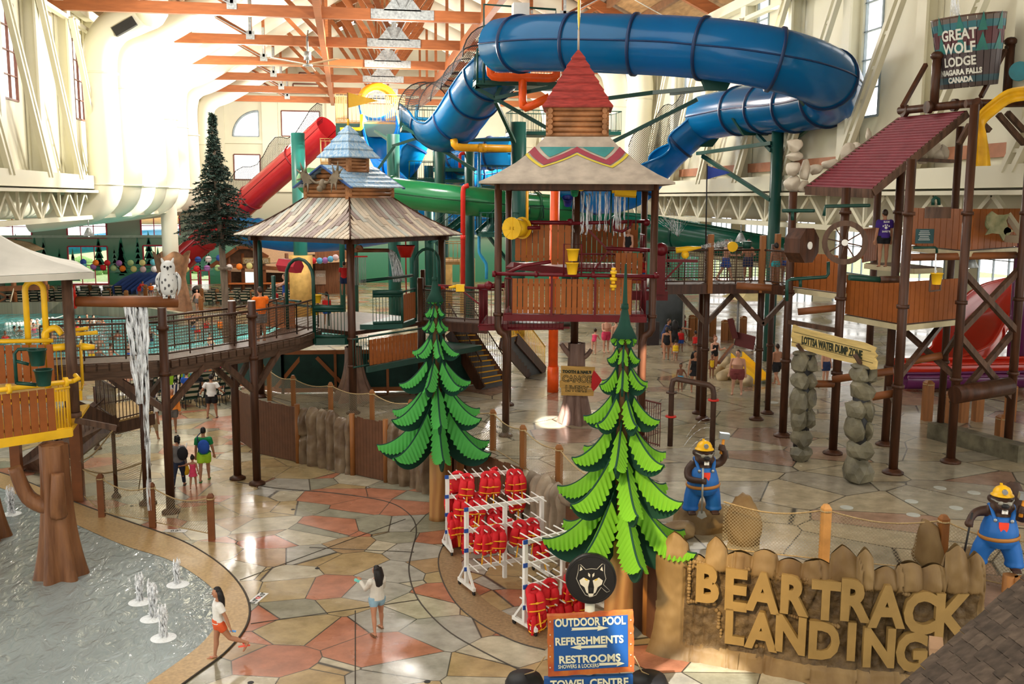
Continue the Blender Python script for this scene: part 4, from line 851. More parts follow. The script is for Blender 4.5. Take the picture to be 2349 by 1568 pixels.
# ------------------------------------------------------------------ staircase with yellow nosings, right of the pavilion
def stairs(name, label, bl, br, tl, tr, n, root_m, rail_m, nose=True):
 t = thing(name, label, 'stairs', (bl+br)/2); mb = MB(); nm = MB(); tm = mat('grey tread', (.10, .11, .12), .6)
 for k in range(n):
  f0, f1 = k/n, (k+1)/n; a, b = bl.lerp(tl, f0), br.lerp(tr, f0); c, d = bl.lerp(tl, f1), br.lerp(tr, f1); zt = c.z
  mb.plate([up_(a, zt-.04), up_(b, zt-.04), up_(d, zt-.04), up_(c, zt-.04)], (0, 0, .04)); mb.quad(up_(a, a.z), up_(b, b.z), up_(b, zt), up_(a, zt))
  nm.bar(up_(a, zt+.012), up_(b, zt+.012), .07, .04)
 mb.build('treads', tm, t, True); nm.build('nosing', mat('yellow nosing', (.70, .38, .03), .5), t, True)
 for a, b in ((bl, tl), (br, tr)):
  mb = MB(); mb.bar(a+V((0, 0, .02)), b-V((0, 0, .1)), .08, .42); mb.build('stringer', barkwood, t, True); barrun(t, a+V((0, 0, .15)), b+V((0, 0, .15)), .95, rail_m)
 return t
stairs('staircase', 'brown staircase with yellow step edges beside the pavilion', G(1105, 893, TZ), G(1158, 882, TZ), G(1030, 757, 3.75), G(1078, 757, 3.75), 11, barkwood, steelrail)
stairs('staircase', 'yellow railed staircase rising behind the orange pipe', G(1215, 862, TZ), G(1250, 852, TZ), G(1148, 780, 3.5), G(1185, 770, 3.5), 10, barkwood, yellow)
# short bridge between pavilion and red tower
B2 = thing('footbridge', 'short mesh railed footbridge joining pavilion and maroon tower', 'bridge', G(1040, 735, 4.4))
a, b = G(965, 733, 4.4), G(1118, 742, 4.4); c, d = a+V((.2, 1.5, 0)), b+V((.2, 1.5, 0))
mb = MB(); mb.plate([a, b, d, c], (0, 0, -.08)); mb.build('deck', weathered, B2, True)
mb = MB(); mb.bar(a-V((0, 0, .2)), b-V((0, 0, .2)), .12, .34); mb.bar(c-V((0, 0, .2)), d-V((0, 0, .2)), .12, .34); mb.build('fascia', barkwood, B2, True)
rail_run(B2, [a, b], 4.45, 5.55, steelrail); rail_run(B2, [c, d], 4.45, 5.55, steelrail)
p = a; mb = MB(); mb.cyl(up_(p, TZ), up_(p, 6.0), .12, n=12); flange(mb, up_(p, TZ), .12); mb.build('bridge_post', barkwood, B2, True)
p = c; mb = MB(); mb.cyl(up_(p, TZ), up_(p, 6.2), .1, n=12); mb.build('bridge_post', barkwood, B2, True)
# ------------------------------------------------------------------ yellow tower at the left edge
YT = thing('play_tower', 'yellow and plank play tower with green buckets at the left edge', 'play tower', (-9.5, 25, 0))
pz = 3.35; c1 = G(164, 985, pz); c0 = G(-140, 1032, pz); bk = c1+V((-.35, 1.0, 0))
mb = MB(); mb.plate([c0, c1, bk+V((0, 2.2, 0)), c0+V((0, 3.2, 0))], (0, 0, -.08)); mb.build('lower_deck', yellow, YT, True)
mb = MB(); mb.bar(c0-V((0, 0, .06)), c1-V((0, 0, .06)), .07, .22); mb.bar(c1-V((0, 0, .06)), bk-V((0, 0, .06)), .07, .2); mb.build('fascia', yellow, YT, True)
def wfence(root, a, b, h0, h1, m, n, gap=.3, name='plank_panel', th=.04):
 mb = MB(); d = (b-a)/n; rz = math.atan2(d.y, d.x)
 for k in range(n): p = a+d*(k+.5); mb.box((p.x, p.y, p.z+(h0+h1)/2), (V((d.x, d.y)).length*(1-gap*.5), th, h1-h0), rz)
 for h in (h0+.15, h1-.18): o_ = V((-d.y, d.x, 0)).normalized()*.035; mb.bar(a+o_+V((0, 0, h)), b+o_+V((0, 0, h)), .03, .07)
 return mb.build(name, m, root, True)
ye = c0.lerp(c1, .88); wfence(YT, c0, ye, .05, 1.08, plankwood, 13); barrun(YT, ye, c1, 1.05, yellow, n=5); barrun(YT, c1, bk, 1.05, yellow)
mb = MB(); a = c0+V((0, 0, 1.2)); b = c1+V((.12, -.1, 1.22)); mb.cyl(a, b, .06, n=10); mb.tube([b, b+V((.12, .05, .05)), b+V((.0, .25, .1))], .06, 8)
for f in (.5, .93): p = a.lerp(b, f); mb.cyl(p, p+(b-a).normalized()*.09, .12)
mb.build('top_rail', yellow, YT, True)
pz2 = 4.3; u1 = D(188, 895, 26.6); u0 = u1+V((-4, -.9, 0))
mb = MB(); mb.plate([u0, u1, u1+V((-.3, 1.2, 0)), u0+V((0, 2, 0))], (0, 0, -.25)); mb.build('upper_deck', yellow, YT, True)
barrun(YT, u1+V((-.55, -.05, 0)), u1, 1.15, yellow, n=5); barrun(YT, u1, u1+V((-.2, 1.0, 0)), 1.15, yellow)
a = D(-60, 885, 26); b = D(128, 880, 26.3); wfence(YT, a, b, .05, 1.0, plankwood, 10, .35)
mb = MB(); mb.cyl(a+V((0, 0, 1.1)), b+V((0, 0, 1.1)), .055, n=10); p = D(105, 790, 26.4); mb.tube(spline([p+V((0, 0, -1.1)), p, p+V((.0, 0, .3)), p+V((.25, 0, .42)), p+V((.4, 0, .25))], 4), .08, 8); q_ = D(122, 797, 26.3); mb.cyl(q_, q_+V((.45, .1, .02)), .09); mb.cyl(q_+V((.42, .1, .02)), q_+V((.48, .1, .02)), .16); mb.cyl(q_+V((.65, .1, 0)), q_+V((.95, .15, -.02)), .1, .06); mb.cyl(q_+V((.2, .5, .25)), q_+V((.95, .5, .3)), .05); mb.cyl(q_+V((.1, .8, .3)), q_+V((.65, .8, .38)), .05); mb.build('top_rail', yellow, YT, True)
mb = MB(); arch_pipe(mb, D(66, 800, 26.4).xy, D(108, 800, 26.4).xy, 4.4, D(87, 645, 26.4).z, .075, 8)
mb.build('arch_pipe', yellow, YT, True)
for (px, py) in ((87, 838), (101, 884)): p = D(px, py, 24.1); bucket(YT, p-YT.location, .20, .38, greenpipe)
mb = MB(); p = D(38, 880, 24.2); q_ = D(92, 800, 24.2); mb.tube([p, up_(p, q_.z-.1), up_(p, q_.z)+V((.08, 0, 0)), q_-V((.1, 0, 0)), q_+V((0, 0, -.1))], .04, 8); mb.cyl(D(38, 828, 24.2), D(66, 835, 24.2), .04); mb.cyl(D(38, 878, 24.2), D(84, 882, 24.2), .045); mb.build('bucket_pipe', greenpipe, YT, True)
p = D(153, 640, 26.4); q_ = D(171, 945, 26.0); mb = MB(); mb.cyl(q_, p, .135, n=12); mb.cyl(q_-V((0, 0, .12)), q_, .17, n=12); mb.bar(q_-V((0, 0, .2)), q_+V((.9, .3, -.5)), .12, .14); mb.build('canopy_post', weathered, YT, True)
for px, py in ((40, 1090), (182, 1148)): g_ = G(px, py, 0); mb = MB(); mb.box((g_.x, g_.y, 1.3), (.3, .3, 2.6)); mb.build('square_post', logwood, YT, True)
canv = mat('off white canvas roof', (.50, .48, .42), .7, var=.15, scale=1.2)
k1 = D(212, 634, 26.2); k0 = D(-520, 700, 22.6); k2 = k1+V((-1.6, 4.6, 0)); k2.z = k1.z; k0.z = k1.z; k3 = k0+(k2-k1); ap_ = (k1+k0+k2+k3)/4+V((0, 0, 1.9))
mb = MB(); up3 = V((0, 0, .12))
for a, b in ((k0, k1), (k1, k2), (k2, k3), (k3, k0)):
 mb.grid(lambda u, v, a=a, b=b: a.lerp(b, u).lerp(ap_, v)+V((0, 0, -.35*math.sin(v*math.pi)))+up3, 10, 8); mb.bar(a+V((0, 0, .03)), b+V((0, 0, .03)), .12, .16)
mb.build('canopy', canv, YT, True)
mb = MB(); e = MB(); pa = k0.lerp(k1, .62).lerp(ap_, .52)
mb.quad(pa+V((-.9, 0, -.05)), k0.lerp(k1, .72).lerp(ap_, .36)+V((0, -.05, .0)), k0.lerp(k1, .66).lerp(ap_, .6)+V((0, -.05, -.05))); mb.build('canopy_patch', mat('yellow patch', (.75, .5, .05), .7), YT, True)
stump('artificial_tree_trunk', 'tall fluted reddish brown tree trunk standing in the splash pool', 140, 1322, 0, 3.25, .52, .30, mat('rust bark', (.11, .042, .016), .45, scale=1.6, col2=(.25, .11, .045), bump=.4, bscale=7, stretch=(3, 3, .4)), 6, limbs=[((-.15, -.05, 1.75), (-.6, -.05, 2.0), (-.85, -.1, 2.75), .17), ((.1, -.25, 1.6), (.16, -.42, 2.1), (.18, -.4, 2.65), .16)])
stump('artificial_tree_trunk', 'flared trunk foot at the left picture edge in the splash pool', -35, 1235, 0, 3.0, .55, .3, MATS['rust bark'], 6)
# log spout with the owl
OL = thing('log_spout', 'horizontal hollow log spouting water from the brown canopy post', 'log spout', D(167, 692, 26.6))
a, b = D(172, 691, 26.6), D(408, 692, 27.3); mb = MB(); mb.tube([a, a.lerp(b, .5), b], [.13, .15, .15], 12); mb.build('log', logwood, OL, True)
mb = MB(); mb.cyl(a-V((.08, 0, 0)), a+V((.02, 0, 0)), .19); mb.cyl(a+V((-.03, -.05, .1)), a+V((-.03, -.05, .42)), .07); mb.build('red_clamp', redp, OL, True)
mb = MB(); p0, p1 = D(285, 697, 26.9), D(338, 697, 27.1); rnd = random.Random(8)
for k in range(60):
 f = rnd.random(); p = p0.lerp(p1, f); L_ = rnd.choice((1.3, 1.8, 2.6)) if f < .7 else rnd.choice((2.4, 4.2, 5.5)); n = 9; cv = (.62-f)*.35
 mb.tube([p+V((cv*(j/n)+rnd.uniform(-.03, .03), -.12*(j/n), -L_*(j/n)-.0*j)) for j in range(n+1)], [rnd.uniform(.012, .05)*(1-.5*j/n) for j in range(n+1)], 5)
tag(mb.build('log_waterfall', wetsheet), 'ragged white waterfall dropping from the owl log past the footbridge', 'water', kind='stuff')
OW = thing('owl_statue', 'white and grey speckled horned owl statue perched on the log', 'owl statue', D(388, 684, 27.25), R(8))
ob = bpy.data.materials.new('owl plumage'); ob.use_nodes = True; nt = ob.node_tree; N = nt.nodes; L = nt.links
tc = N.new('ShaderNodeTexCoord'); mp = N.new('ShaderNodeMapping'); mp.inputs['Scale'].default_value = (1, 1, .7); L.new(tc.outputs['Object'], mp.inputs[0]); vo = N.new('ShaderNodeTexVoronoi'); vo.inputs['Scale'].default_value = 10; L.new(mp.outputs[0], vo.inputs['Vector'])
sx = N.new('ShaderNodeSeparateXYZ'); L.new(tc.outputs['Object'], sx.inputs[0]); md = N.new('ShaderNodeMapRange'); md.inputs[1].default_value = .64; md.inputs[2].default_value = .70; md.inputs[3].default_value = 0; md.inputs[4].default_value = 1; L.new(sx.outputs[2], md.inputs[0])
ad = N.new('ShaderNodeMath'); ad.operation = 'ADD'; L.new(vo.outputs['Distance'], ad.inputs[0]); L.new(md.outputs[0], ad.inputs[1]); rp = N.new('ShaderNodeValToRGB'); L.new(ad.outputs[0], rp.inputs[0]); rp.color_ramp.elements[0].position = .26; rp.color_ramp.elements[1].position = .38; rp.color_ramp.elements[0].color = (.05, .05, .055, 1); rp.color_ramp.elements[1].color = (.55, .56, .55, 1); L.new(rp.outputs[0], N['Principled BSDF'].inputs['Base Color']); N['Principled BSDF'].inputs['Roughness'].default_value = .45
mb = MB(); mb.tube([(0, 0, .1), (0, 0, .25), (0, -.01, .45), (0, -.01, .62), (0, -.02, .70), (0, -.03, .82), (0, -.03, .93), (0, -.02, .99)], [.17, .22, .235, .20, .17, .185, .15, .05], 16, up=(0, 1, 0), ell=(1, .85))
for s in (-1, 1):
 mb.tube(spline([(s*.10, -.05, .93), (s*.13, -.05, 1.0), (s*.15, -.04, 1.06)], 3), [.05, .05, .045, .035, .03, .02, .008], 6)
 mb.tube([(s*.09, -.04, .14), (s*.09, -.05, .02)], [.075, .07], 8)
 for k in (-1, 0, 1): mb.sph((s*.09+k*.04, -.13, .03), .03, 6, (.8, 1.4, .9))
mb.build('body', ob, OW)
for s in (-1, 1):
 mb = MB(); mb.tube(spline([(s*.19, 0, .68), (s*.27, .0, .5), (s*.26, .02, .25), (s*.2, .05, .06)], 4), [.06, .08, .1, .11, .115, .11, .1, .09, .08, .06, .05, .03, .02], 8, ell=(.45, 1.2), up=(0, 1, 0)); mb.build('wing', ob, OW)
 mb = MB(); mb.sph((s*.075, -.175, .84), .03, 8); mb.build('eye', blackm, OW)
mb = MB(); mb.tube([(0, -.19, .83), (0, -.225, .79), (0, -.215, .745)], [.03, .025, .005], 8); mb.build('beak', blackm, OW)
# ------------------------------------------------------------------ the right tower
RTW = thing('play_tower', 'tall timber post play tower with maroon corrugated lean-to roof at right', 'play tower', (15.5, 27, TZ))
def rpost(px, py, topy, r=.125, m=barkwood, root=None, name='log_post', zg=TZ, joints=True):
 p = G(px, py, zg); zt = HT(p, topy); mb = MB(); mb.cyl(p, up_(p, zt), r, n=14); flange(mb, p, r*1.15)
 if joints:
  for h in (3.9, 6.1, 8.6):
   if h < zt-.3: mb.cyl(up_(p, h), up_(p, h+.1), r*1.35, n=12)
 mb.build(name, m, root or RTW, True); return p
P1 = rpost(2048, 1085, 365); P2 = rpost(2180, 1060, 240); P3 = rpost(2310, 1040, 190); P4 = rpost(1910, 1040, 430); P5 = rpost(1795, 1000, 440); P6 = rpost(1735, 962, 540, .11); P8 = rpost(2030, 1020, 375); P9 = rpost(1760, 948, 560, .1); P10 = rpost(2155, 1003, 290, .11); P11 = rpost(1612, 962, 540, .11); P12 = rpost(1600, 948, 650, .085)
P13 = G(1985, 955, TZ); mb = MB(); mb.cyl(P13, up_(P13, HT(P13, 420)), .12, n=12); flange(mb, P13, .13); mb.build('log_post', barkwood, RTW, True)
creamb = mat('cream beam', (.55, .48, .30), .5)
def bay(cpx, cpy, Y, lpx, lpy, rpx, rpy, h, nl, nr, sides='lr'):
 c = D(cpx, cpy, Y); l = G(lpx, lpy, c.z); r = G(rpx, rpy, c.z)
 mb = MB(); mb.plate([c, r, r+(l-c), l], (0, 0, .1)); mb.build('platform', barkwood, RTW, True)
 mb = MB(); mb.bar(l, c, .1, .16); mb.bar(c, r, .1, .16); mb.build('cream_edge', creamb, RTW, True)
 if 'l' in sides: wfence(RTW, l, c, .12, h, plankwood, nl, .15)
 if 'r' in sides: wfence(RTW, c, r, .12, h, plankwood, nr, .15)
 return c, l, r
c, l, r = bay(2070, 752, 26.2, 1938, 728, 2203, 738, 1.32, 12, 12)
c2, l2, r2 = bay(2212, 583, 26.6, 2091, 570, 2332, 573, 1.3, 9, 9)
c3, l3, r3 = bay(1926, 680, 28.6, 1812, 664, 1990, 672, 1.25, 8, 5, 'l')
c4_, l4, r4 = bay(2095, 622, 28.0, 1985, 610, 2160, 620, 1.3, 6, 5, '')
wfence(RTW, l4+V((0, .2, 0)), l4+V((1.2, 1.5, 0)), .1, 1.2, plankwood, 6, .2)
mb = MB()
for a, b in ((D(1690, 655, 29.5), D(1770, 660, 29)), (D(2090, 590, 27), D(2330, 585, 26.8)), (D(2080, 830, 26.5), D(2160, 815, 26.2)), (D(1830, 715, 29), D(1925, 705, 28.5)), (D(1850, 880, 27), D(1910, 880, 27.2)), (D(1910, 870, 27), D(2050, 850, 26)), (D(2000, 910, 25.5), D(2060, 900, 25.2))): mb = MB(); mb.cyl(a, b, .11, n=10); mb.build('cross_log', logwood, RTW, True)
mb = MB()
for z0, z1 in ((5.2, 7.0), (3.2, 5.2)):
 for s in (0, 1): a, b = (P2, P3) if s else (P3, P2); mb.bar(up_(a, z0)+V((0, .1*s, 0)), up_(b, z1)+V((0, .1*s, 0)), .16, .16)
mb.bar(up_(P1, 4.2), up_(P10, 5.4), .14, .14); mb.bar(up_(P2, 4.0), up_(P8, 5.4), .14, .14); mb.bar(up_(P10, 4.2), up_(P2, 5.3), .13, .13); mb.bar(up_(P1, 3.4), up_(P8, 3.3), .13); mb.bar(up_(P4, 5.2), up_(P5, 5.2), .13)
mb.build('cross_brace', weathered, RTW, True)
mb = MB(); a, b = D(2190, 905, 25.6), D(2315, 885, 26); mb.cyl(a, b, .26, n=14); mb.build('log_drum', barkwood, RTW, True)
# maroon corrugated roof
A_, B_ = D(1850, 428, 29.2), D(2002, 434, 27.0); C_, D_ = D(2219, 253, 27.6), D(2066, 268, 29.8)
mb = MB(); nrm = (B_-A_).cross(D_-A_).normalized(); NV = 26*6
def cor(u, v): return A_.lerp(B_, u).lerp(D_.lerp(C_, u), v)+nrm*(.045*math.sin(v*26*2*math.pi))
mb.grid(cor, 2, NV); mb.grid(lambda u, v: cor(1-u, v)-nrm*.02, 2, NV); mb.build('corrugated_roof', mat('maroon sheet', (.17, .02, .03), .35, var=.15), RTW, True)
mb = MB(); mb.bar(A_-V((0, 0, .12)), B_-V((0, 0, .12)), .12, .26); mb.bar(B_-V((0, 0, .1)), C_-V((0, 0, .1)), .12, .2); mb.bar(A_-V((0, 0, .1)), D_-V((0, 0, .1)), .12, .2); mb.build('roof_edge_log', weathered, RTW, True)
mb = MB(); mb.cyl(D(2063, 254, 29.6), D(2235, 236, 27.2), .12, n=12); mb.cyl(D(2215, 238, 27.0), D(2349, 236, 26.8), .12); mb.cyl(D(2240, 232, 26.8), D(2250, 262, 27.1), .13)
for px, py in ((2130, 246), (2190, 241), (2075, 254)): p = D(px, py, 28.4 if px > 2100 else 29.4); mb.cyl(p+V((-.07, 0, 0)), p+V((.07, 0, 0)), .19)
mb.build('ridge_log', barkwood, RTW, True)
mb = MB()
for a, b in (((2225, 285), (2200, 330)), ((2290, 262), (2349, 330)), ((2310, 258), (2349, 300)), ((2245, 275), (2270, 300))): mb.bar(D(*a, 27), D(*b, 27), .14)
mb.build('knee_brace', weathered, RTW, True)
# bucket frame
BZ = 28.4
for px, t, bt in ((2142, 128, 250), (2308, 95, 240)):
 a, b = D(px, bt, BZ), D(px+2, t, BZ); mb = MB(); mb.cyl(a, up_(a, b.z), .13, n=12); mb.sph(up_(a, b.z), .2, 10, (1, 1, .7))
 mb.bar(D(px-18 if px < 2200 else px-2, t+20, BZ-.1), D(px-72 if px < 2200 else px-58, 245 if px < 2200 else 222, BZ-.8), .11); mb.build('bucket_frame', barkwood, RTW, True)
a = D(2349, 95, BZ); mb = MB(); mb.cyl(D(2308, 110, BZ), a+V((.5, 0, .1)), .08); mb.build('bucket_axle', barkwood, RTW, True)
mb = MB(); p = D(2338, 163, 27.5); mb.cyl(p, p+V((.1, .12, 0)), .28, n=20); mb.build('teal_disc', mat('teal disc', (.01, .16, .2), .3), RTW, True)
BK = thing('tipping_bucket', 'giant wooden stave tipping bucket with painted lettering above the maroon roof', 'bucket', D(2222, 203, BZ)+V((0, 0, .05)))
stave = bpy.data.materials.new('painted staves'); stave.use_nodes = True; nt = stave.node_tree; N = nt.nodes; L = nt.links; b = N['Principled BSDF']; b.inputs['Roughness'].default_value = .6
tc = N.new('ShaderNodeTexCoord'); sx = N.new('ShaderNodeSeparateXYZ'); L.new(tc.outputs['Object'], sx.inputs[0]); mr = N.new('ShaderNodeMapRange'); mr.inputs[2].default_value = 2.0; L.new(sx.outputs[2], mr.inputs[0]); rp = N.new('ShaderNodeValToRGB'); rp.color_ramp.interpolation = 'CONSTANT'; L.new(mr.outputs[0], rp.inputs[0])
for i, (p, c_) in enumerate([(0, '#4a3a34'), (.06, '#35555f'), (.15, '#4c3f40'), (.5, '#2f6a74'), (.58, '#5d2f36'), (.82, '#2f6f7a'), (.92, '#6d625c')]):
 e = rp.color_ramp.elements[i] if i < 2 else rp.color_ramp.elements.new(p); e.position = p; e.color = c4(hexc(c_))
nz = N.new('ShaderNodeTexNoise'); nz.inputs['Scale'].default_value = 4; mx = N.new('ShaderNodeMix'); mx.data_type = 'RGBA'; mx.blend_type = 'MULTIPLY'; mx.inputs[0].default_value = .4; L.new(rp.outputs[0], mx.inputs[6]); L.new(nz.outputs[0], mx.inputs[7]); L.new(mx.outputs[2], b.inputs['Base Color'])
mb = MB(); NS = 26; rB, rTp, hB = .80, 1.03, 2.0
for k in range(NS):
 a0, a1 = 2*math.pi*k/NS+.012, 2*math.pi*(k+1)/NS-.012
 vs = [(rB*math.cos(a0), rB*math.sin(a0), 0), (rB*math.cos(a1), rB*math.sin(a1), 0), (rTp*math.cos(a1), rTp*math.sin(a1), hB), (rTp*math.cos(a0), rTp*math.sin(a0), hB)]; vi = [(x*.94, y*.94, z_) for x, y, z_ in vs]
 mb.add(vs+vi, [(0, 1, 2, 3), (7, 6, 5, 4), (3, 2, 6, 7), (0, 4, 5, 1), (1, 5, 6, 2), (0, 3, 7, 4)])
mb.lathe([(.001, .03), (rB*.95, .03)], n=20, caps=False); mb.build('staves', stave, BK)
mb = MB()
for k in range(10):
 a = 2*math.pi*(k+.2)/10; d_ = .2
 for w_, zt, s in ((d_, .62, 1), (d_*.7, .9, 1)):
  q = [(a-w_, zt*hB-.25), (a+w_, zt*hB-.25), (a, zt*hB+.28)]; mb.quad(*[((rB+(rTp-rB)*z_/hB+.012)*math.cos(t), (rB+(rTp-rB)*z_/hB+.012)*math.sin(t), z_) for t, z_ in q])
mb.build('painted_trees', mat('painted teal trees', (.03, .16, .14), .6), BK)
bone_l = mat('bone white letters', (.62, .62, .55), .6)
def curved_text(txt, size, zz, a0, parent, sp, m, sx=1):
 me = text_mesh(txt, size, .004, .012, 'CENTER')
 for v in me.vertices:
  z_ = zz+v.co.y; r_ = rB+(rTp-rB)*z_/hB+.02+v.co.z; t = a0+v.co.x*sx*sp/r_; v.co = V((r_*math.sin(t), -r_*math.cos(t), z_+.10*0))
 me.materials.append(m); o = bpy.data.objects.new('lettering', me); COL.objects.link(o); o.parent = parent
ca = math.atan2(BK.location.x, BK.location.y)   # the lettering faces the viewing balcony, turned a little to the left
for t_, s_, zz in (('GREAT', .42, 1.36), ('WOLF', .42, .98), ('LODGE', .36, .62), ('NIAGARA FALLS', .21, .37), ('CANADA', .21, .15)): curved_text(t_, s_, zz, -ca-.30, BK, .78 if len(t_) < 9 else .82, bone_l)
BK.rotation_euler = (R(2), R(-6), 0)
mb = MB(); mb.lathe([(rTp, hB-.02), (rTp+.02, hB+.03), (rTp-.08, hB+.03)], n=26, caps=False); mb.build('rim', weathered, BK)
mb = MB(); a = D(2205, 0, 28.6)-BK.location; mb.tube([a+V((0, 0, 1.2)), a, a+V((.02, 0, -.5))], [.1, .12, .16], 8); mb.build('inlet_water', wetsheet, BK)
# yellow tarpaulin over the ridge
tarp = mat('yellow tarpaulin', (.62, .34, .01), .4, var=.25, scale=2)
YC = thing('tarpaulin', 'yellow plastic tarpaulin draped over the ridge beside the giant bucket', 'tarpaulin', D(2250, 300, 26.5))
mb = MB(); T0 = [D(2360, 196, 26.4), D(2310, 205, 26.4), D(2270, 232, 26.5), D(2240, 262, 26.5), D(2238, 300, 26.4), D(2236, 345, 26.4), D(2233, 381, 26.4)]; T1 = [D(2360, 230, 26.2), D(2320, 236, 26.2), D(2290, 258, 26.3), D(2262, 285, 26.3), D(2266, 310, 26.3), D(2272, 345, 26.3), D(2276, 380, 26.3)]
S0, S1 = spline(T0, 4), spline(T1, 4)
def tf(u, v): i = min(len(S0)-1, int(round(v*(len(S0)-1)))); return S0[i].lerp(S1[i], u)+V((0, -.06*math.sin(u*9+v*2), 0))
mb.grid(tf, 12, len(S0)-1); mb.build('sheet', tarp, YC, True)
# wheels of the tower: octagonal barrel and spoked wheel
mb = MB(); p = D(1857, 563, 26.6); ax = (V((-.35, .55, 0))).normalized()
def ring_pts(c, ax, r, n, ph=0, sx=1): s_, u_ = frame(ax); return [c+s_*(r*math.cos(2*math.pi*k/n+ph))+u_*(r*math.sin(2*math.pi*k/n+ph)) for k in range(n)]
mb.plate(ring_pts(p, ax, .52, 8, .39), ax*.5); mb.build('octagon_barrel', barkwood, RTW, True)
mb = MB(); mb.cyl(p-ax*.03, p+ax*.02, .11, n=14); mb.build('hub_plate', white, RTW, True)
mb = MB(); p = D(1938, 556, 26.5); ax = V((-.45, -.9, 0)).normalized(); ro_ = ring_pts(p, ax, .62, 24); ri_ = ring_pts(p, ax, .47, 24)
for e in (0, .08):
 for k in range(24): k2 = (k+1) % 24; q = [ro_[k]+ax*e, ro_[k2]+ax*e, ri_[k2]+ax*e, ri_[k]+ax*e]; mb.quad(*q) if e else mb.quad(*q[::-1])
for k in range(24): k2 = (k+1) % 24; mb.quad(ro_[k], ro_[k2], ro_[k2]+ax*.08, ro_[k]+ax*.08); mb.quad(ri_[k2], ri_[k], ri_[k]+ax*.08, ri_[k2]+ax*.08)
for q in ring_pts(p+ax*.04, ax, .5, 8, .2): mb.cyl(p+ax*.04, q, .022, n=6)
mb.build('spoked_wheel', weathered, RTW, True)
mb = MB(); mb.cyl(p, p+ax*.12, .09, n=14); mb.build('hub_plate', white, RTW, True)
# green pipes, yellow bucket, hide, signs
mb = MB()
for pts in ([(1795, 483), (1862, 483), (1868, 483)], [(1818, 483), (1818, 505)], [(1890, 495), (1893, 473), (1990, 471), (1995, 471)], [(1805, 690), (1805, 645), (1815, 640), (1895, 635), (1900, 628), (1900, 600)], [(1836, 640), (1836, 658)], [(2096, 568), (2145, 567), (2149, 570), (2149, 580)], [(2140, 470), (2140, 458), (2146, 452), (2153, 456), (2154, 470)]): mb = MB(); mb.tube([D(x, y, 26.6) for x, y in pts], .05 if pts[0][0] != 2096 else .035, 8); mb.build('green_pipe', greenpipe, RTW, True)
mb = MB(); mb.cyl(D(1948, 636, 25.8), D(2018, 641, 25.8), .085); mb.build('green_pipe', greenpipe, RTW, True)
mb = MB(); mb.cyl(D(2018, 641, 25.8), D(2065, 640, 25.7), .1); mb.build('pipe_sleeve', barkwood, RTW, True)
q_ = D(2148, 652, 25.7); bucket(RTW, q_-RTW.location, .16, .32, yellow)
mb = MB(); rnd = random.Random(2)
for k in range(5): a = D(2148, 582, 25.7); mb.tube([a+V((rnd.uniform(-.03, .03), rnd.uniform(-.03, .03), -h*.12)) for h in range(6)], .014, 5)
mb.build('trickle', wetsheet, RTW, True)
mb = MB(); fr_p = [D(x, y, 26.0) for x, y in ((2135, 630), (2160, 629), (2157, 665), (2132, 668))]
for a, b in zip(fr_p, fr_p[1:]+fr_p[:1]): mb.bar(a, b, .04)
mb.build('bucket_frame', weathered, RTW, True)
hide = mat('olive hide', (.10, .11, .05), .5, scale=4, col2=(.24, .22, .12)); mb = MB(); pl = [(2252, 495), (2264, 484), (2276, 492), (2292, 492), (2304, 490), (2296, 505), (2300, 520), (2314, 530), (2296, 534), (2290, 552), (2281, 536), (2264, 534), (2249, 538), (2258, 522), (2250, 508)]
mb.plate([D(x, y, 26.75)+V((0, -.25, 0)) for x, y in pl], (0, .05, 0)); p = D(2311, 530, 26.5); mb.cyl(p, p+V((0, .06, 0)), .12, n=14); mb.sph(D(2274, 512, 26.55), .22, 10, (1, .3, 1)); mb.build('stretched_hide', hide, RTW, True)
mb = MB(); a = D(2088, 524, 26.9)+V((0, -.3, 0)); b = D(2127, 557, 26.9)+V((0, -.3, 0)); mb.box(((a.x+b.x)/2, a.y, (a.z+b.z)/2), (abs(b.x-a.x), .03, abs(a.z-b.z))); so = mb.build('rules_board', mat('dark teal board', (.01, .05, .055), .5), RTW, True)
mb = MB()
for k in range(6): mb.box(((a.x+b.x)/2-.02, a.y-.018, a.z-.06-k*.05), (.28+.04*(k % 3), .004, .012))
mb.build('text_lines', white, so, True)
mb = MB(); a, b = D(2112, 474, 26.7)+V((0, -.25, 0)), D(2168, 500, 26.7)+V((0, -.25, 0)); mb.box(((a.x+b.x)/2, a.y, (a.z+b.z)/2), (b.x-a.x, .05, a.z-b.z)); mb.build('carved_board', weathered, RTW, True)
# boulders along the roof
def rock_mb(c, r, sc=(1, 1, 1), seed=0, sub=3, rough=.25):
 bm = bmesh.new(); bmesh.ops.create_icosphere(bm, subdivisions=sub, radius=1)
 rr = random.Random(seed); pl = [(V((rr.gauss(0, 1), rr.gauss(0, 1), rr.gauss(0, 1))).normalized(), rr.uniform(.55, .82)) for _ in range(18)]
 vs = []
 for v in bm.verts:
  p = v.co.normalized(); s = 1.0
  for n_, d in pl:
   t = p.dot(n_)
   if t > d: s = min(s, d/t)
  p = p*s; p = p*(1+rough*.2*mnoise.noise(p*2+V((seed, 0, 0)))); vs.append(V(c)+V((p.x*r*sc[0], p.y*r*sc[1], p.z*r*sc[2])))
 fs = [[v.index for v in f.verts] for f in bm.faces]; bm.free(); return vs, fs
rocklight = mat('pale sculpted rock', (.42, .36, .28), .55, scale=2, col2=(.62, .56, .46), bump=.4, bscale=6)
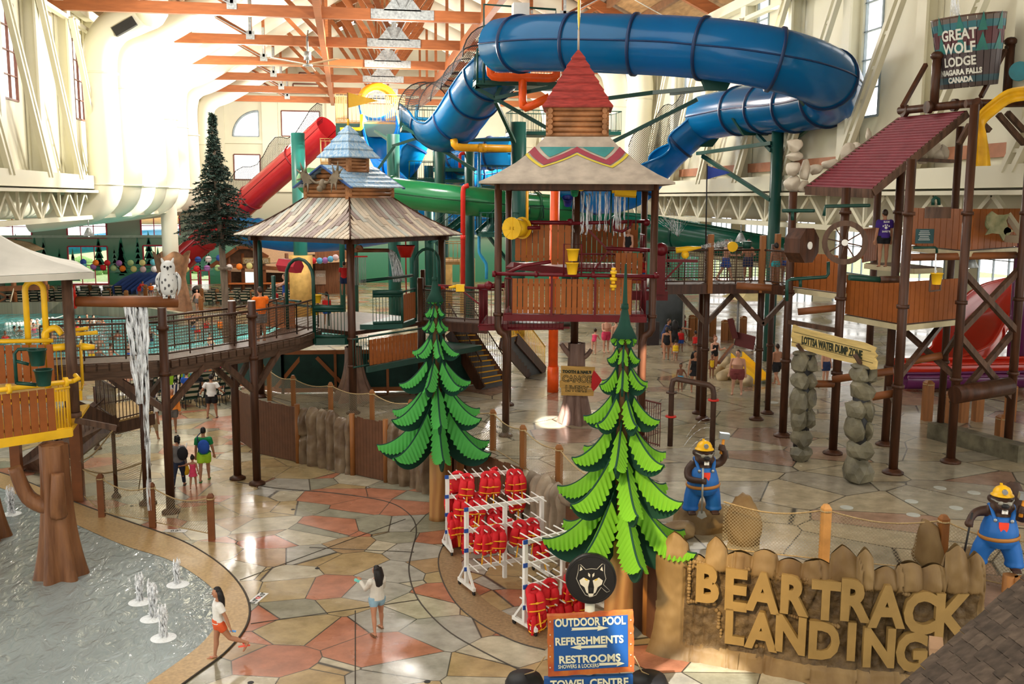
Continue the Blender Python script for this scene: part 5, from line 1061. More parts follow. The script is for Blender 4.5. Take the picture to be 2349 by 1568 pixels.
for i, (px, py, Y, r_, sc) in enumerate([(1822, 332, 29.6, .33, (1, 1, .75)), (1822, 358, 29.6, .3, (1.1, 1, .7)), (1820, 385, 29.6, .33, (1, 1, .8)), (1818, 420, 29.6, .36, (.95, 1, .9)), (1846, 392, 29.7, .3, (.7, .8, 1.3)), (1872, 388, 29.9, .28, (1, .8, .8)), (1842, 425, 29.6, .25, (1, 1, 1)), (1905, 378, 30.2, .3, (1.2, .8, .7)), (1945, 348, 30.4, .33, (1, .8, 1.1)), (1992, 310, 30.6, .2, (.7, .7, 1.2)), (1965, 335, 30.4, .2, (1, 1, .7))]):
 mb = MB(); mb.add(*rock_mb(D(px, py, Y), r_, sc, i+3), True); o = mb.build('boulder', rocklight, RTW, True)
for i, (px, py) in enumerate(((2130, 350), (2150, 358), (2165, 350), (2118, 362), (2142, 335))):
 mb = MB(); mb.add(*rock_mb(D(px, py, 28.6), .24, (1, .7, 1.2), i+30), True); mb.build('boulder', rocklight, RTW, True)
mb = MB(); mb.bar(D(2100, 366, 28.5), D(2185, 370, 28.3), .3, .1); mb.build('shelf_log', weathered, RTW, True)
# bridge to the right tower
B3 = thing('footbridge', 'mesh railed footbridge joining the maroon tower to the right tower', 'bridge', G(1650, 655, 6.1))
zb = D(1640, 650, 31.8).z
a, b = D(1510, 655, 31.6), D(1745, 655, 31.6); a.z = b.z = zb; c, d = a+V((.3, 1.5, 0)), b+V((.3, 1.5, 0))
mb = MB(); mb.plate([a, b, d, c], (0, 0, -.08)); mb.build('deck', weathered, B3, True)
mb = MB(); mb.bar(a-V((0, 0, .17)), b-V((0, 0, .17)), .12, .3); mb.bar(c-V((0, 0, .17)), d-V((0, 0, .17)), .12, .3); mb.build('fascia', barkwood, B3, True)
rail_run(B3, [a, b], zb+.02, zb+1.12, steelrail); rail_run(B3, [c, d], zb+.02, zb+1.12, steelrail)
e = D(1815, 662, 30.4); e.z = zb; rail_run(B3, [b, e], zb+.02, zb+1.12, steelrail); mb = MB(); mb.bar(b-V((0, 0, .15)), e-V((0, 0, .15)), .12, .3); mb.plate([b, e, e+V((.3, 1.5, 0)), d], (0, 0, -.07)); mb.build('fascia', barkwood, B3, True)
for px, py, tp_ in ((1612, 962, 2), (1740, 965, 1)):
 p = G(px, py, TZ)
 for s in (-1, 1): mb = MB(); mb.bar(up_(p, zb-1.4), up_(p, zb-.25)+V((s*1.1, 0, 0)), .13, .15); mb.build('knee_brace', weathered, B3, True)
for px, t in ((1626, 537), (1744, 540), (1778, 536)):
 p = D(px, 700, 31.55); mb = MB(); mb.box((p.x, p.y, (zb-.3+HT(p, t))/2), (.16, .16, HT(p, t)-zb+.3)); mb.build('square_post', postwood, B3, True)
mb = MB(); p = D(1681, 566, 31.2); mb.cyl(p, p+V((.02, .2, .04)), .17, .13, n=16); mb.build('yellow_pail', yellow, B3, True)
mb = MB(); p = D(1713, 563, 31.2); mb.cyl(p+V((0, 0, -.1)), p+V((0, 0, .14)), .13, .17, n=14); mb.build('green_pail', greenpipe, B3, True)
fl = thing('flag', 'blue pennant on a dark pole rising from the right footbridge', 'flag', D(1619, 640, 31.3)); mb = MB(); p = D(1619, 560, 31.3); mb.cyl(p, D(1622, 376, 31.3), .022); mb.build('pole', blackm, fl, True)
mb = MB(); t_ = D(1622, 378, 31.3); mb.grid(lambda u, v: t_+V((u*.78, .08*math.sin(u*6), -.24-(.5-v)*.46*(1-u))), 10, 3); mb.build('pennant', mat('blue pennant', (.02, .05, .28), .6), fl, True)
# stone pillars with their sign
def stone_pillar(label, px, py, topy, seed):
 p = G(px, py, TZ); t = thing('stone_pillar', label, 'pillar', p); H = HT(p, topy)-TZ; n = 7; zz = 0; rr = random.Random(seed); mb = MB()
 mb.cur = 1; mb.cyl((0, 0, 0), (0, 0, H), .22, n=10); mb.cur = 0; k = 0
 while zz < H-.1:
  h = rr.uniform(.42, .62)
  if H-zz-h < .3: h = H-zz
  two = rr.random() < .55
  for s in ((-1, 1) if two else (0,)):
   mb.add(*rock_mb((s*.15+rr.uniform(-.02, .02), rr.uniform(-.03, .03), zz+h/2), .5, ((.6 if two else .95)*rr.uniform(.9, 1.1), .95, h*1.7), seed*50+k, 2), False); k += 1
  zz += h
 mb.build('stones', [rockgrey, blackm], t); mb = MB(); mb.add(*rock_mb((0, 0, H+.02), .4, (.95, .85, .25), seed), True); mb.build('cap_stone', rockgrey, t); return t, p, H
s1, sp1, H1 = stone_pillar('left of two stacked stone pillars carrying the dump zone sign', 1835, 1055, 812, 1)
s2, sp2, H2 = stone_pillar('right of two stacked stone pillars carrying the dump zone sign', 1965, 1105, 842, 2)
a = up_(sp1, TZ+H1+.12); b = up_(sp2, TZ+H2+.05); d_ = (b-a).normalized(); a -= d_*.55; b += d_*.55
LZ = thing('plank_sign', 'long yellow plank sign resting on the two stone pillars', 'sign', (a+b)/2)
mb = MB(); nrm = V((d_.y, -d_.x, 0)).normalized()
outl = [(0, .03), (.02, .22), (-.03, .30), (.0, .5), (.03, .66), (.3, .62), (1.2, .62), (2.0, .6), (2.9, .62), (3.35, .56), (3.3, .44), (3.42, .36), (3.34, .28), (3.42, .2), (3.4, 0), (3.25, -.04), (3.15, .02), (1.8, -.02), (.4, .03)]
Ls = (b-a).length; mb.plate([a+d_*(x/3.42*Ls)+V((0, 0, z_)) for x, z_ in outl][::-1], nrm*.07); sgn = mb.build('board', mat('pale yellow plank', (.52, .38, .14), .6, scale=3, var=.2, stretch=(.5, .5, 5)), LZ, True)
mb = MB(); mb.bar(a+d_*.1+nrm*.075+V((0, 0, .46)), b-d_*.2+nrm*.075+V((0, 0, .44)), .008, .012); mb.bar(a+nrm*.075+V((0, 0, .16)), b-d_*.1+nrm*.075+V((0, 0, .15)), .008, .012); mb.build('plank_seam', ink, LZ, True)
M_ = parent_mw(LZ).inverted() @ plane_m4((a+b)/2+nrm*.082+V((0, 0, .19))+d_*-.02, (d_.x, d_.y, d_.z), (0, 0, 1)); text('lettering', 'LOTTSA WATER DUMP ZONE', .30, M_, ink, LZ, .004, .010, sx=.63)
mb = MB(); mb.bar(up_(sp1, TZ+H1+.1)+nrm*.12+V((-.15, 0, .2)), up_(sp1, TZ+H1)+nrm*.12+V((.1, 0, 0)), .07, .1); mb.bar(up_(sp2, TZ+H2+.25)+nrm*.12+V((-.15, 0, .1)), up_(sp2, TZ+H2)+nrm*.12+V((.1, 0, 0)), .07, .1); mb.build('bracket', weathered, LZ, True)
# ------------------------------------------------------------------ water slides and their steel
def fibre(name, col, tr=.3):
 m = mat(name, col, .22, var=.1, scale=.7, coat=.4); nt = m.node_tree; N = nt.nodes; L = nt.links; b = N['Principled BSDF']; o = N['Material Output']
 t = N.new('ShaderNodeBsdfTranslucent'); c_ = hexc(col) if isinstance(col, str) else col; t.inputs[0].default_value = c4(tuple(min(1, x*1.5+.01) for x in c_)); x = N.new('ShaderNodeMixShader'); x.inputs[0].default_value = tr
 L.new(b.outputs[0], x.inputs[1]); L.new(t.outputs[0], x.inputs[2]); L.new(x.outputs[0], o.inputs[0]); return m
bluef = fibre('blue fibreglass', (.003, .165, .38), .45); redf = fibre('red fibreglass', (.45, .018, .025), .15); greenf = fibre('green fibreglass', (.02, .22, .07), .2); dgreenf = fibre('deep green fibreglass', (.004, .10, .06), .1)
flangem = mat('dark blue flange', (.006, .03, .10), .4)
def slide(name, label, pts, r, m, fm, ring=3.0, arc=None, n=24, seam=True, up=(0, 0, 1)):
 P = spline([D(*p) for p in pts], 8); t = thing(name, label, 'water slide', P[0]); mb = MB(); mb.tube(P, r, n, caps=False, arc=arc, up=up)
 if arc: mb.tube(P, r-.05, n, caps=False, arc=arc, up=up)
 mb.build('chute', m, t, True); acc = ring*.3; k = 0
 for a, b in zip(P, P[1:]):
  acc += (b-a).length
  if acc > ring:
   acc = 0; k += 1; d = (b-a).normalized(); mb = MB()
   if arc: mb.tube([a, a+d*.12], r+.07, n, caps=False, arc=arc, up=up); mb.tube([a+d*.12, a+d*.121], [r+.07, r-.05], n, caps=False, arc=arc, up=up); mb.tube([a-d*.001, a], [r-.05, r+.07], n, caps=False, arc=arc, up=up)
   else: mb.tube([a, a, a+d*.12, a+d*.12], [r-.02, r+.08, r+.08, r-.02], n, caps=False, up=up)
   mb.build('joint_flange', fm, t, True)
 if seam:
  for sg in ((-1, 1) if not arc else ()):
   mb = MB(); Q = []
   for i, p in enumerate(P): d = (P[min(i+1, len(P)-1)]-P[max(i-1, 0)]).normalized(); s_, u_ = frame(d, up); Q.append(p+s_*sg*(r+.01))
   mb.tube(Q, .035, 5); mb.build('side_seam', fm, t, True)
  if arc:
   for e in (0, 1):
    mb = MB(); Q = []
    for i, p in enumerate(P): d = (P[min(i+1, len(P)-1)]-P[max(i-1, 0)]).normalized(); s_, u_ = frame(d, up); th = arc[e]; Q.append(p+s_*math.cos(th)*r+u_*math.sin(th)*r)
    mb.tube(Q, .07, 6); mb.build('rim', m, t, True)
 return t
OPEN = (math.pi*.93, math.pi*2.07)
SL1 = slide('tube_slide', 'huge blue tube slide looping above the maroon tower', [(1150, 105, 45), (1210, 100, 43), (1300, 98, 41.5), (1420, 101, 40), (1560, 107, 38.7), (1690, 120, 37.4), (1800, 142, 36.8), (1880, 170, 37.2), (1912, 198, 38.4), (1905, 222, 39.6), (1860, 236, 41.3), (1790, 245, 44), (1710, 252, 47.5), (1615, 270, 51)], 1.15, bluef, flangem, 2.7, n=32)
slide('open_slide', 'open blue flume descending left from the big tube loop', [(1617, 270, 51), (1580, 300, 51.5), (1540, 337, 52), (1500, 378, 52), (1470, 415, 52.5), (1430, 438, 53), (1370, 446, 54), (1320, 440, 56)], 1.05, bluef, flangem, 2.7, OPEN)
slide('open_slide', 'steep blue raft flume diving left of the orange pipe', [(1165, 130, 47), (1125, 170, 48.5), (1090, 215, 51), (1060, 258, 53), (1030, 290, 54.5), (1005, 290, 55.5), (985, 268, 56.5), (962, 250, 57.5)], 1.3, bluef, flangem, 2.6, (math.pi*.95, math.pi*2.05))
slide('open_slide', 'steep blue flume dropping from the orange tunnel mouth', [(862, 240, 74), (868, 270, 73), (876, 310, 71.5), (888, 350, 70), (906, 375, 69), (924, 372, 68.5)], 1.25, bluef, flangem, 4, (math.pi*.95, math.pi*2.05))
slide('open_slide', 'blue flume rising right beside the steep blue drop', [(905, 385, 66), (925, 360, 66), (943, 320, 66), (958, 285, 66.5), (975, 260, 67.5)], 1.2, bluef, flangem, 2.5, (math.pi*.95, math.pi*2.05))
slide('tube_slide', 'coiled blue tube slide behind the yellow pipe', [(1180, 350, 62), (1120, 352, 63), (1070, 358, 64), (1042, 375, 65), (1050, 395, 67), (1090, 400, 69), (1150, 392, 70)], 1.0, bluef, flangem, 2.4)
slide('tube_slide', 'low blue tube slide passing behind the green tube', [(545, 528, 86), (600, 535, 84), (680, 545, 82), (780, 540, 80), (880, 525, 78), (980, 508, 77), (1060, 505, 76), (1140, 500, 76)], 1.15, bluef, flangem, 4)
slide('tube_slide', 'straight red tube slide descending before the far wall', [(752, 294, 80), (690, 352, 82), (600, 432, 85), (510, 512, 88), (415, 598, 91)], 1.05, redf, mat('dark red flange', (.2, .01, .015), .4), 6.0)
slide('tube_slide', 'green tube slide crossing behind the shingled pavilion', [(712, 416, 62), (780, 420, 60), (850, 428, 58), (905, 440, 56.5), (1000, 453, 55.5), (1100, 463, 55), (1200, 474, 55.5), (1300, 482, 56)], .80, greenf, mat('dark green flange', (.008, .08, .03), .4), 4.2)
mb = MB(); mb.sph(D(711, 416, 62), .82, 20); tt = [o for o in COL.objects if o.get('label', '').startswith('green tube slide')][0]; mb.build('bend_cap', greenf, tt, True)
slide('open_slide', 'deep green open flume behind the right footbridge', [(1300, 505, 59), (1400, 510, 57.5), (1480, 518, 56), (1560, 532, 54.5), (1650, 548, 53), (1740, 563, 52), (1830, 575, 51.5)], .95, dgreenf, darkgreen, 4.0, (math.pi*.8, math.pi*2.2))
slide('open_slide', 'red open flume behind the right tower braces', [(2400, 640, 44), (2330, 660, 44), (2280, 690, 43), (2240, 740, 42), (2200, 800, 41), (2140, 830, 41)], 1.3, fibre('scarlet fibreglass', (.60, .035, .015), .1), redp, 3.5, (math.pi*.95, math.pi*2.05))
pm = fibre('purple fibreglass', (.13, .02, .10), .1)
slide('open_slide', 'scarlet run-out trough along the back of the right splash floor', [(2050, 842, 38), (2150, 842, 37.5), (2250, 840, 37), (2400, 838, 36.5)], .72, MATS['scarlet fibreglass'], redp, 3.0, (math.pi*.9, math.pi*2.1))
slide('open_slide', 'purple run-out trough in front of the scarlet trough', [(2075, 868, 36.3), (2150, 868, 36), (2250, 866, 35.4), (2400, 864, 34.8)], .42, pm, pm, 3.0, (math.pi*.9, math.pi*2.1))
mb = MB(); p = D(2345, 640, 38); mb.cyl((p.x, p.y, TZ), (p.x, p.y, 8.2), .38, n=16); tag(mb.build('slide_column', pm), 'purple round column at the right picture edge', 'column')
# steel slide tower
ST = thing('slide_tower', 'dark green steel slide tower with stairs and pipes behind the maroon tower', 'slide tower', D(1188, 560, 54)*1.0); ST.location.z = 0
def gcol(px, ptop, Y, r, root=ST, m=darkgreen, zg=0.0, pbot=None):
 p = D(px, 600, Y); zt = D(px, ptop, Y).z; zb = zg if pbot is None else D(px, pbot, Y).z; mb = MB(); mb.cyl((p.x, p.y, zb), (p.x, p.y, zt), r, n=16); return mb.build('steel_column', m, root, True)
for a in ((1188, 280, 54, .42), (1010, 345, 62, .33), (1077, 345, 60, .3), (905, 308, 64, .40), (950, 360, 66, .3), (1300, 300, 58, .3), (985, 380, 66, .3)): gcol(*a)
def beam(pts, w_=.16, m=darkgreen, root=ST, name='steel_beam', h=None):
 mb = MB()
 for a, b in zip(pts, pts[1:]): mb.bar(D(*a), D(*b), w_, h or w_)
 return mb.build(name, m, root, True)
for pts in ([(1090, 200, 47), (1190, 188, 47), (1290, 195, 46)], [(1090, 200, 47), (1345, 345, 47)], [(1135, 225, 47), (1290, 195, 46)], [(1155, 188, 47), (1135, 225, 47)], [(1137, 232, 47), (1180, 325, 52)], [(925, 290, 56), (1090, 390, 54)], [(945, 285, 56), (1070, 380, 55)], [(1050, 322, 54), (1180, 320, 54)], [(900, 335, 63), (1010, 300, 62)], [(860, 300, 66), (905, 330, 64)], [(905, 335, 63), (862, 395, 63)], [(1390, 226, 44), (1500, 212, 42), (1640, 200, 38.5)], [(1400, 328, 46), (1600, 228, 44)], [(1200, 305, 54), (1400, 300, 53)], [(985, 420, 58), (1010, 455, 58)], [(1155, 430, 55), (1320, 425, 55)], [(1110, 535, 54), (1190, 540, 54)], [(1120, 540, 54), (1180, 620, 55)], [(920, 285, 57), (1060, 292, 56)], [(1330, 560, 56), (1480, 440, 56)]): beam(pts)
def platform(x0, x1, y, Y, depth=2.2, root=ST, m=darkgreen, rail=1.1, rm=None, dy=0):
 a, b = D(x0, y, Y), D(x1, y+dy, Y); b.z = a.z; o_ = V((0, depth, 0)); mb = MB(); mb.plate([a, b, b+o_, a+o_], (0, 0, -.2)); mb.build('platform', m, root, True)
 for u, v_ in ((a, b), (a+o_, b+o_), (a, a+o_), (b, b+o_)): barrun(root, u, v_, rail, rm or m, n=max(3, int((u-v_).length/.28)))
 return a, b
platform(1092, 1290, 183, 46.5); platform(922, 1050, 290, 56.5); platform(1175, 1330, 300, 54); platform(1105, 1190, 535, 53.5); platform(1340, 1425, 300, 56); platform(1105, 1330, 425, 56); platform(1000, 1075, 385, 63, m=litgreen); platform(940, 1080, 410, 64)
def sflight(x0, y0, Y0, x1, y1, Y1, w_=1.1, n=12, root=ST, m=darkgreen, rm=None):
 a, b = D(x0, y0, Y0), D(x1, y1, Y1); mb = MB(); d = (b-a); s_ = V((-d.y, d.x, 0)).normalized()*w_
 for k in range(n): p = a.lerp(b, (k+.5)/n); mb.plate([p, p+s_, p+s_+d/n*.9*V((1, 1, 0)).length/1.5, p+d/n*.9], (0, 0, -.05))
 mb.bar(a, b, .06, .25); mb.bar(a+s_, b+s_, .06, .25); mb.build('stair_flight', m, root, True); barrun(root, a, b, 1.0, rm or m, n=n); barrun(root, a+s_, b+s_, 1.0, rm or m, n=n)
sflight(1225, 560, 55, 1330, 460, 56); sflight(1330, 560, 57, 1225, 470, 58); sflight(1120, 535, 54, 1190, 470, 55); sflight(1000, 560, 60, 1100, 480, 61); sflight(1340, 520, 57, 1480, 420, 58)
mb = MB()
a = D(1110, 10, 51)
for pts in ([(1110, 190, 46), (1110, 10, 46), (1275, 22, 46), (1275, 60, 46)], [(1095, 190, 46), (1095, 112, 46), (1120, 100, 46)]): mb.tube([D(*p) for p in pts], .05, 6)
mb.build('portal_frame', darkgreen, ST, True)
mb = MB(); p = D(1194, 25, 45); mb.box(p, (.7, .6, .6)); mb.build('control_box', white, ST, True)
def pipe(pts, r, m, root=ST, name='water_pipe'):
 P = [D(*p) for p in pts]; Q = []
 for i, p in enumerate(P):
  if 0 < i < len(P)-1:
   a = p+(P[i-1]-p).normalized()*r*2.2; b = p+(P[i+1]-p).normalized()*r*2.2
   Q += [a, a.lerp(p, .6).lerp(b.lerp(p, .6), .25), a.lerp(p, .6).lerp(b.lerp(p, .6), .75), b]
  else: Q.append(p)
 mb = MB(); mb.tube(Q, r, 12)
 for a, b in zip(P, P[1:]):
  d = (b-a)
  if d.length > r*10: mb.cyl(a.lerp(b, .5)-d.normalized()*r, a.lerp(b, .5)+d.normalized()*r, r*1.13, n=12)
 return mb.build(name, m, root, True)
op = mat('orange red pipe', (.85, .10, .01), .35)
pipe([(1150, 120, 46), (1124, 120, 46), (1124, 177, 46), (1200, 177, 46), (1278, 180, 45.5), (1278, 158, 45.5)], .19, op); pipe([(1199, 180, 46), (1199, 252, 46), (1262, 222, 45.5)], .19, op)
pipe([(1041, 320, 53), (1041, 338, 53), (1172, 341, 53)], .2, mat('amber pipe', (.72, .33, .01), .35)); pipe([(1208, 425, 54), (1208, 600, 54)], .11, MATS['amber pipe'])
pipe([(1099, 330, 56), (1099, 580, 56), (1116, 605, 56), (1116, 640, 56)], .09, mat('sky blue pipe', (.03, .32, .62), .3)); pipe([(1075, 425, 54), (1062, 428, 54), (1062, 660, 54)], .13, redp)
pipe([(958, 240, 57), (954, 272, 57), (995, 274, 57), (998, 300, 57)], .1, MATS['sky blue pipe']); pipe([(1085, 350, 60), (1055, 352, 60), (1055, 385, 60)], .09, redp); pipe([(780, 296, 70), (830, 296, 70), (830, 262, 70)], .12, yellow)
p = G(1268, 898, TZ); mb = MB(); mb.cyl(p, (p.x, p.y, 9.5), .19, n=16); mb.cyl(p, (p.x, p.y, TZ+1), .225, n=16); mb.build('water_pipe', op, ST, True)
# net hoops over the raft flume
for i, (px, py, Y, w_) in enumerate([(975, 235, 57, 1.5), (1000, 240, 56.5, 1.6), (1025, 235, 56, 1.6), (1050, 215, 55, 1.5), (1075, 185, 54, 1.5), (1100, 155, 53.5, 1.5), (1130, 115, 52.5, 1.6)]):
 c_ = D(px, py+20, Y); mb = MB(); pts = [c_+V((w_*math.cos(t), w_*.3*math.cos(t), w_*1.05*math.sin(t))) for t in [math.pi*k/12 for k in range(13)]]; mb.tube(pts, .035, 5); mb.build('net_hoop', blackm, ST, True)
 if i: net_sheet('hoop_net', [[a.lerp(b, f) for f in (0, .5, 1)] for a, b in zip(prev, pts)], darknet, ST)
 prev = pts
# far wooden slide platform
FP = thing('slide_platform', 'tan picket railed slide start platform below the roof trusses', 'platform', D(850, 280, 74)); pk = mat('tan picket', (.42, .24, .09), .6, var=.2)
a, b = platform(770, 930, 278, 73, 4, FP, pk, 1.9, pk); mb = MB(); mb.bar(a-V((0, .1, .6)), b-V((0, .1, .6)), .2, .9); mb.build('platform_skirt', darkgreen, FP, True)
fence(FP, (a-FP.location).xy, (lambda q: q)((D(800, 278, 73)-FP.location).xy), 0, 1.7, pk, .8, n=8); fence(FP, (D(885, 278, 73)-FP.location).xy, (b-FP.location).xy, 0, 1.7, pk, .8, n=10)
for px in (785, 815, 900): gcol(px, 280, 73.5, .2, FP)
platform(735, 780, 370, 74, 3, FP, pk, 1.6, pk); platform(1010, 1070, 600, 66, 3, FP, pk, 1.2, pk)
mb = MB(); c_ = D(866, 238, 74.5); mb.tube([c_+V((1.2*math.cos(t), 0, 1.2*math.sin(t))) for t in [math.pi*k/12 for k in range(13)]], .3, 8); mb.build('tunnel_mouth', mat('orange tunnel', (.85, .25, .01), .4), FP, True)
# free columns with tan wrapped bases
for i, (px, ptop, Y, r, wy0, wy1, lab) in enumerate(((690, 305, 78, .52, 585, 690, 'tall green steel column left of the shingled pavilion roof'), (1016, 420, 72, .4, 590, 680, 'green steel column with tan base behind the short footbridge'), (1072, 560, 66, .3, 592, 660, 'tan wrapped column base beside the red pipe'))):
 t = thing('steel_column', lab, 'column', D(px, 690, Y)); t.location.z = 0; gcol(px, ptop, Y, r, t, litgreen if i == 0 else darkgreen); p = D(px, 600, Y); mb = MB(); zt = D(px, wy0, Y).z; mb.cyl((p.x, p.y, 0), (p.x, p.y, zt), r*1.7, n=18); mb.build('wrapped_base', mat('tan bark wrap', (.45, .27, .08), .7, var=.25, scale=2), t, True)
t = ST
for pts in ([(735, 395, 76), (690, 330, 78)], [(700, 330, 78), (780, 400, 70)]): pass
# right loop column with arms
LC = thing('steel_column', 'tall dark green column with arms carrying the blue tube loop', 'column', D(1770, 560, 44)); LC.location.z = 0; gcol(1772, 268, 44, .27, LC);
for pts in ([(1600, 352, 50), (1770, 328, 44)], [(1612, 358, 50), (1768, 458, 44)], [(1788, 282, 44), (1905, 252, 40)], [(1822, 318, 43.6), (1905, 256, 40)], [(1738, 310, 46), (1770, 345, 44)], [(1640, 200, 38.5), (1540, 214, 42)]): beam(pts, .17, darkgreen, LC)
for px, py, Y, w_ in ((1610, 325, 51, 1.2), (1735, 298, 46.5, 1.2), (1895, 242, 39.6, 1.4), (1645, 192, 38.2, .8)):
 c_ = D(px, py, Y); mb = MB(); mb.plate([c_+V((-w_, 0, .55)), c_+V((-w_*.5, 0, -.25)), c_+V((w_*.5, 0, -.25)), c_+V((w_, 0, .55)), c_+V((w_*.4, 0, .15)), c_+V((-w_*.4, 0, .15))], (0, .25, 0)); mb.build('saddle', darkgreen, LC, True)
# safety nets beside slides
net = thing('safety_net', 'black safety net standing along the open blue flume', 'net', D(1540, 330, 60)); A = spline([D(1440, 415, 58), D(1490, 370, 59), D(1540, 325, 60), D(1590, 285, 61)], 5); net_sheet('net', [[p, p+V((0, 0, .9+.5*abs(math.sin(i*.6)))), p+V((0, 0, 2.0+.6*abs(math.sin(i*.6))))] for i, p in enumerate(A)], darknet, net); mb = MB(); mb.tube([p+V((0, 0, 2.0+.6*abs(math.sin(i*.6)))) for i, p in enumerate(A)], .025, 5); mb.build('top_cable', blackm, net, True)
net = thing('safety_net', 'black safety net hung along the red tube slide', 'net', D(640, 360, 83)); A = [D(430, 540, 90.5), D(510, 470, 88), D(590, 400, 85.5), D(660, 345, 83), D(740, 280, 80.5)]; A = spline(A, 5); net_sheet('net', [[p, p+V((0, 0, .8)), p+V((0, 0, 1.3+.5*math.sin(i*1.1)))] for i, p in enumerate(A)], darknet, net); mb = MB(); mb.tube([p+V((0, 0, 1.3+.5*math.sin(i*1.1))) for i, p in enumerate(A)], .03, 5); mb.build('top_cable', blackm, net, True)
# ceiling fan
CF = thing('ceiling_fan', 'huge five bladed ceiling fan hanging from the second truss', 'ceiling fan', D(706, 148, 63)); mb = MB(); mb.cyl((0, 0, 0), (0, 0, 1.6), .07); mb.cyl((0, 0, .25), (0, 0, .75), .22); mb.cyl((0, 0, -.1), (0, 0, .05), .3); mb.build('motor', galv, CF)
for k in range(5):
 a = k*2*math.pi/5+.25; mb = MB(); mb.bar((.2*math.cos(a), .2*math.sin(a), 0), (3.3*math.cos(a), 3.3*math.sin(a), .02), .3, .05); mb.build('blade', mat('fan blade', (.35, .22, .12), .4), CF)
mb = MB(); p = D(706, 148, 63); mb.cyl((0, 0, 1.6), (0, 1.5, 2.2), .05); mb.build('hanger', galv, CF)
# truss lights along both lower trusses
mb = None
for i, (X, ys) in enumerate(((LX+.6, (40, 58)), (RX-.6, (30, 36.5, 43, 49.5, 56, 63, 70)))):
 for k, y in enumerate(ys):
  t = thing('truss_light', '%s bell shaped lamp from the near end of the %s truss' % (ORD[k], ('left', 'right')[i]), 'lamp', (X, y, 7.85), group='lamps under the trusses'); mb = MB(); mb.cyl((0, 0, -.5), (0, 0, 0), .03); mb.lathe([(.08, -.55), (.16, -.7), (.30, -1.0), (.28, -1.02)], n=12, caps=False); mb.build('shade', galv, t); mb = MB(); mb.sph((0, 0, -.92), .13, 8); mb.build('bulb', mat('lit bulb', (1, .95, .85), .5, emit=6), t)
# ------------------------------------------------------------------ pine tree
PT = thing('pine_tree', 'tall dark green artificial spruce with bare lower trunk beyond the footbridge', 'tree', (-6.5, 54.8, 0))
bark = mat('grey brown bark', (.16, .12, .09), .8, var=.4, scale=6, stretch=(1, 1, .2), bump=.4); mb = MB(); mb.tube([(0, 0, 0), (-.02, 0, 3.5), (-.12, 0, 6.5), (-.28, 0, 9.5), (-.36, 0, 13.2)], [.22, .19, .16, .11, .03], 12); mb.cyl((0, 0, 5.2), (0, 0, 5.32), .36); mb.build('trunk', bark, PT)
nm = mat('spruce needles', (.018, .038, .028), .7, var=.5, scale=4); mb = MB(); mb2 = MB(); rnd = random.Random(21); zz = 6.6
while zz < 13.2:
 f = (zz-6.6)/6.7; rad = 2.4*(1-f)**2.2+.62*(1-f)+.12 if f > .16 else 1.5+5*f
 for k in range(rnd.randint(7, 9)):
  a = rnd.uniform(0, 2*math.pi); L_ = rad*rnd.uniform(.6, 1.05); sag = rnd.uniform(-.25, .05)*L_; x0 = -.12-.24*min(1, f*1.2); p0 = V((x0, 0, zz+rnd.uniform(-.1, .1))); p1 = p0+V((L_*math.cos(a), L_*math.sin(a), sag)); mb2.cyl(p0, p1, .03, .008, 4); nn = max(10, int(L_*34))
  for j in range(nn):
   t_ = rnd.uniform(.12, 1.04); c_ = p0.lerp(p1, t_)+V((0, 0, .08*math.sin(t_*3))); w_ = .30*(1.05-t_*.55); d = V((rnd.gauss(0, 1), rnd.gauss(0, 1), rnd.gauss(0, .55))).normalized(); d = (d+(p1-p0).normalized()*.7).normalized(); s_ = d.cross(V((rnd.gauss(0, 1), rnd.gauss(0, 1), rnd.gauss(0, 1)))).normalized()*.045; e = c_+d*w_
   mb.add([c_-s_, c_+s_, e], [(0, 1, 2)])
 zz += .17-.05*f
mb.build('needles', nm, PT); mb2.build('branches', bark, PT)
# big owl-side column: cream pipe rising from a carved stump base
CP = thing('clad_column', 'cream round column rising from a carved bark stump behind the owl', 'column', (-14.2, 82.5, 0)); mb = MB(); q = D(388, 500, 82.5); mb.cyl((q.x+14.2, 0, 0), (q.x+14.2, 0, 9.2), .62, n=20); mb.build('column_pipe', cream_duct, CP)
mb = MB(); zt = D(388, 582, 82.5).z
def cs(u, v): a = u*2*math.pi; r_ = lerp(lerp(1.35, .95, min(1, v*1.7)), 1.35, max(0, v-.6)/.4)*(1+.07*math.sin(a*6)+.05*math.sin(a*3+1)); return V((q.x+14.2+r_*math.cos(a), r_*math.sin(a), v*(zt+.25*math.sin(a*4)*(v > .9))))
mb.grid(cs, 48, 12); mb.build('stump_base', mat('carved bark', (.25, .13, .07), .5, var=.35, scale=2), CP)
# ------------------------------------------------------------------ paper lanterns
LC_ = {'bl': (.03, .08, .35), 'or': (.9, .22, .02), 'rd': (.65, .02, .03), 'pu': (.38, .16, .45), 'gr': (.42, .62, .28), 'ye': (.75, .70, .28), 'te': (.10, .38, .45), 'wh': (.75, .68, .68), 'sk': (.12, .45, .72), 'pk': (.68, .52, .55)}
LAN = [(713, 600, 'bl'), (716, 628, 'te'), (820, 607, 'or'), (918, 608, 'rd'), (1020, 610, 'pu'), (1118, 607, 'gr'), (1219, 606, 'ye'), (1313, 602, 'te'), (800, 640, 'pu'), (884, 648, 'rd'), (973, 652, 'gr'), (1050, 656, 'or'), (1145, 659, 'ye'), (1225, 662, 'pk'), (1322, 660, 'wh'), (1603, 588, 'wh'), (1696, 580, 'bl'), (1785, 575, 'wh'), (1877, 565, 'bl'), (1592, 662, 'ye'), (1684, 657, 'rd'), (1773, 653, 'pu'), (1865, 651, 'gr'), (1965, 645, 'wh'), (2050, 640, 'or')]
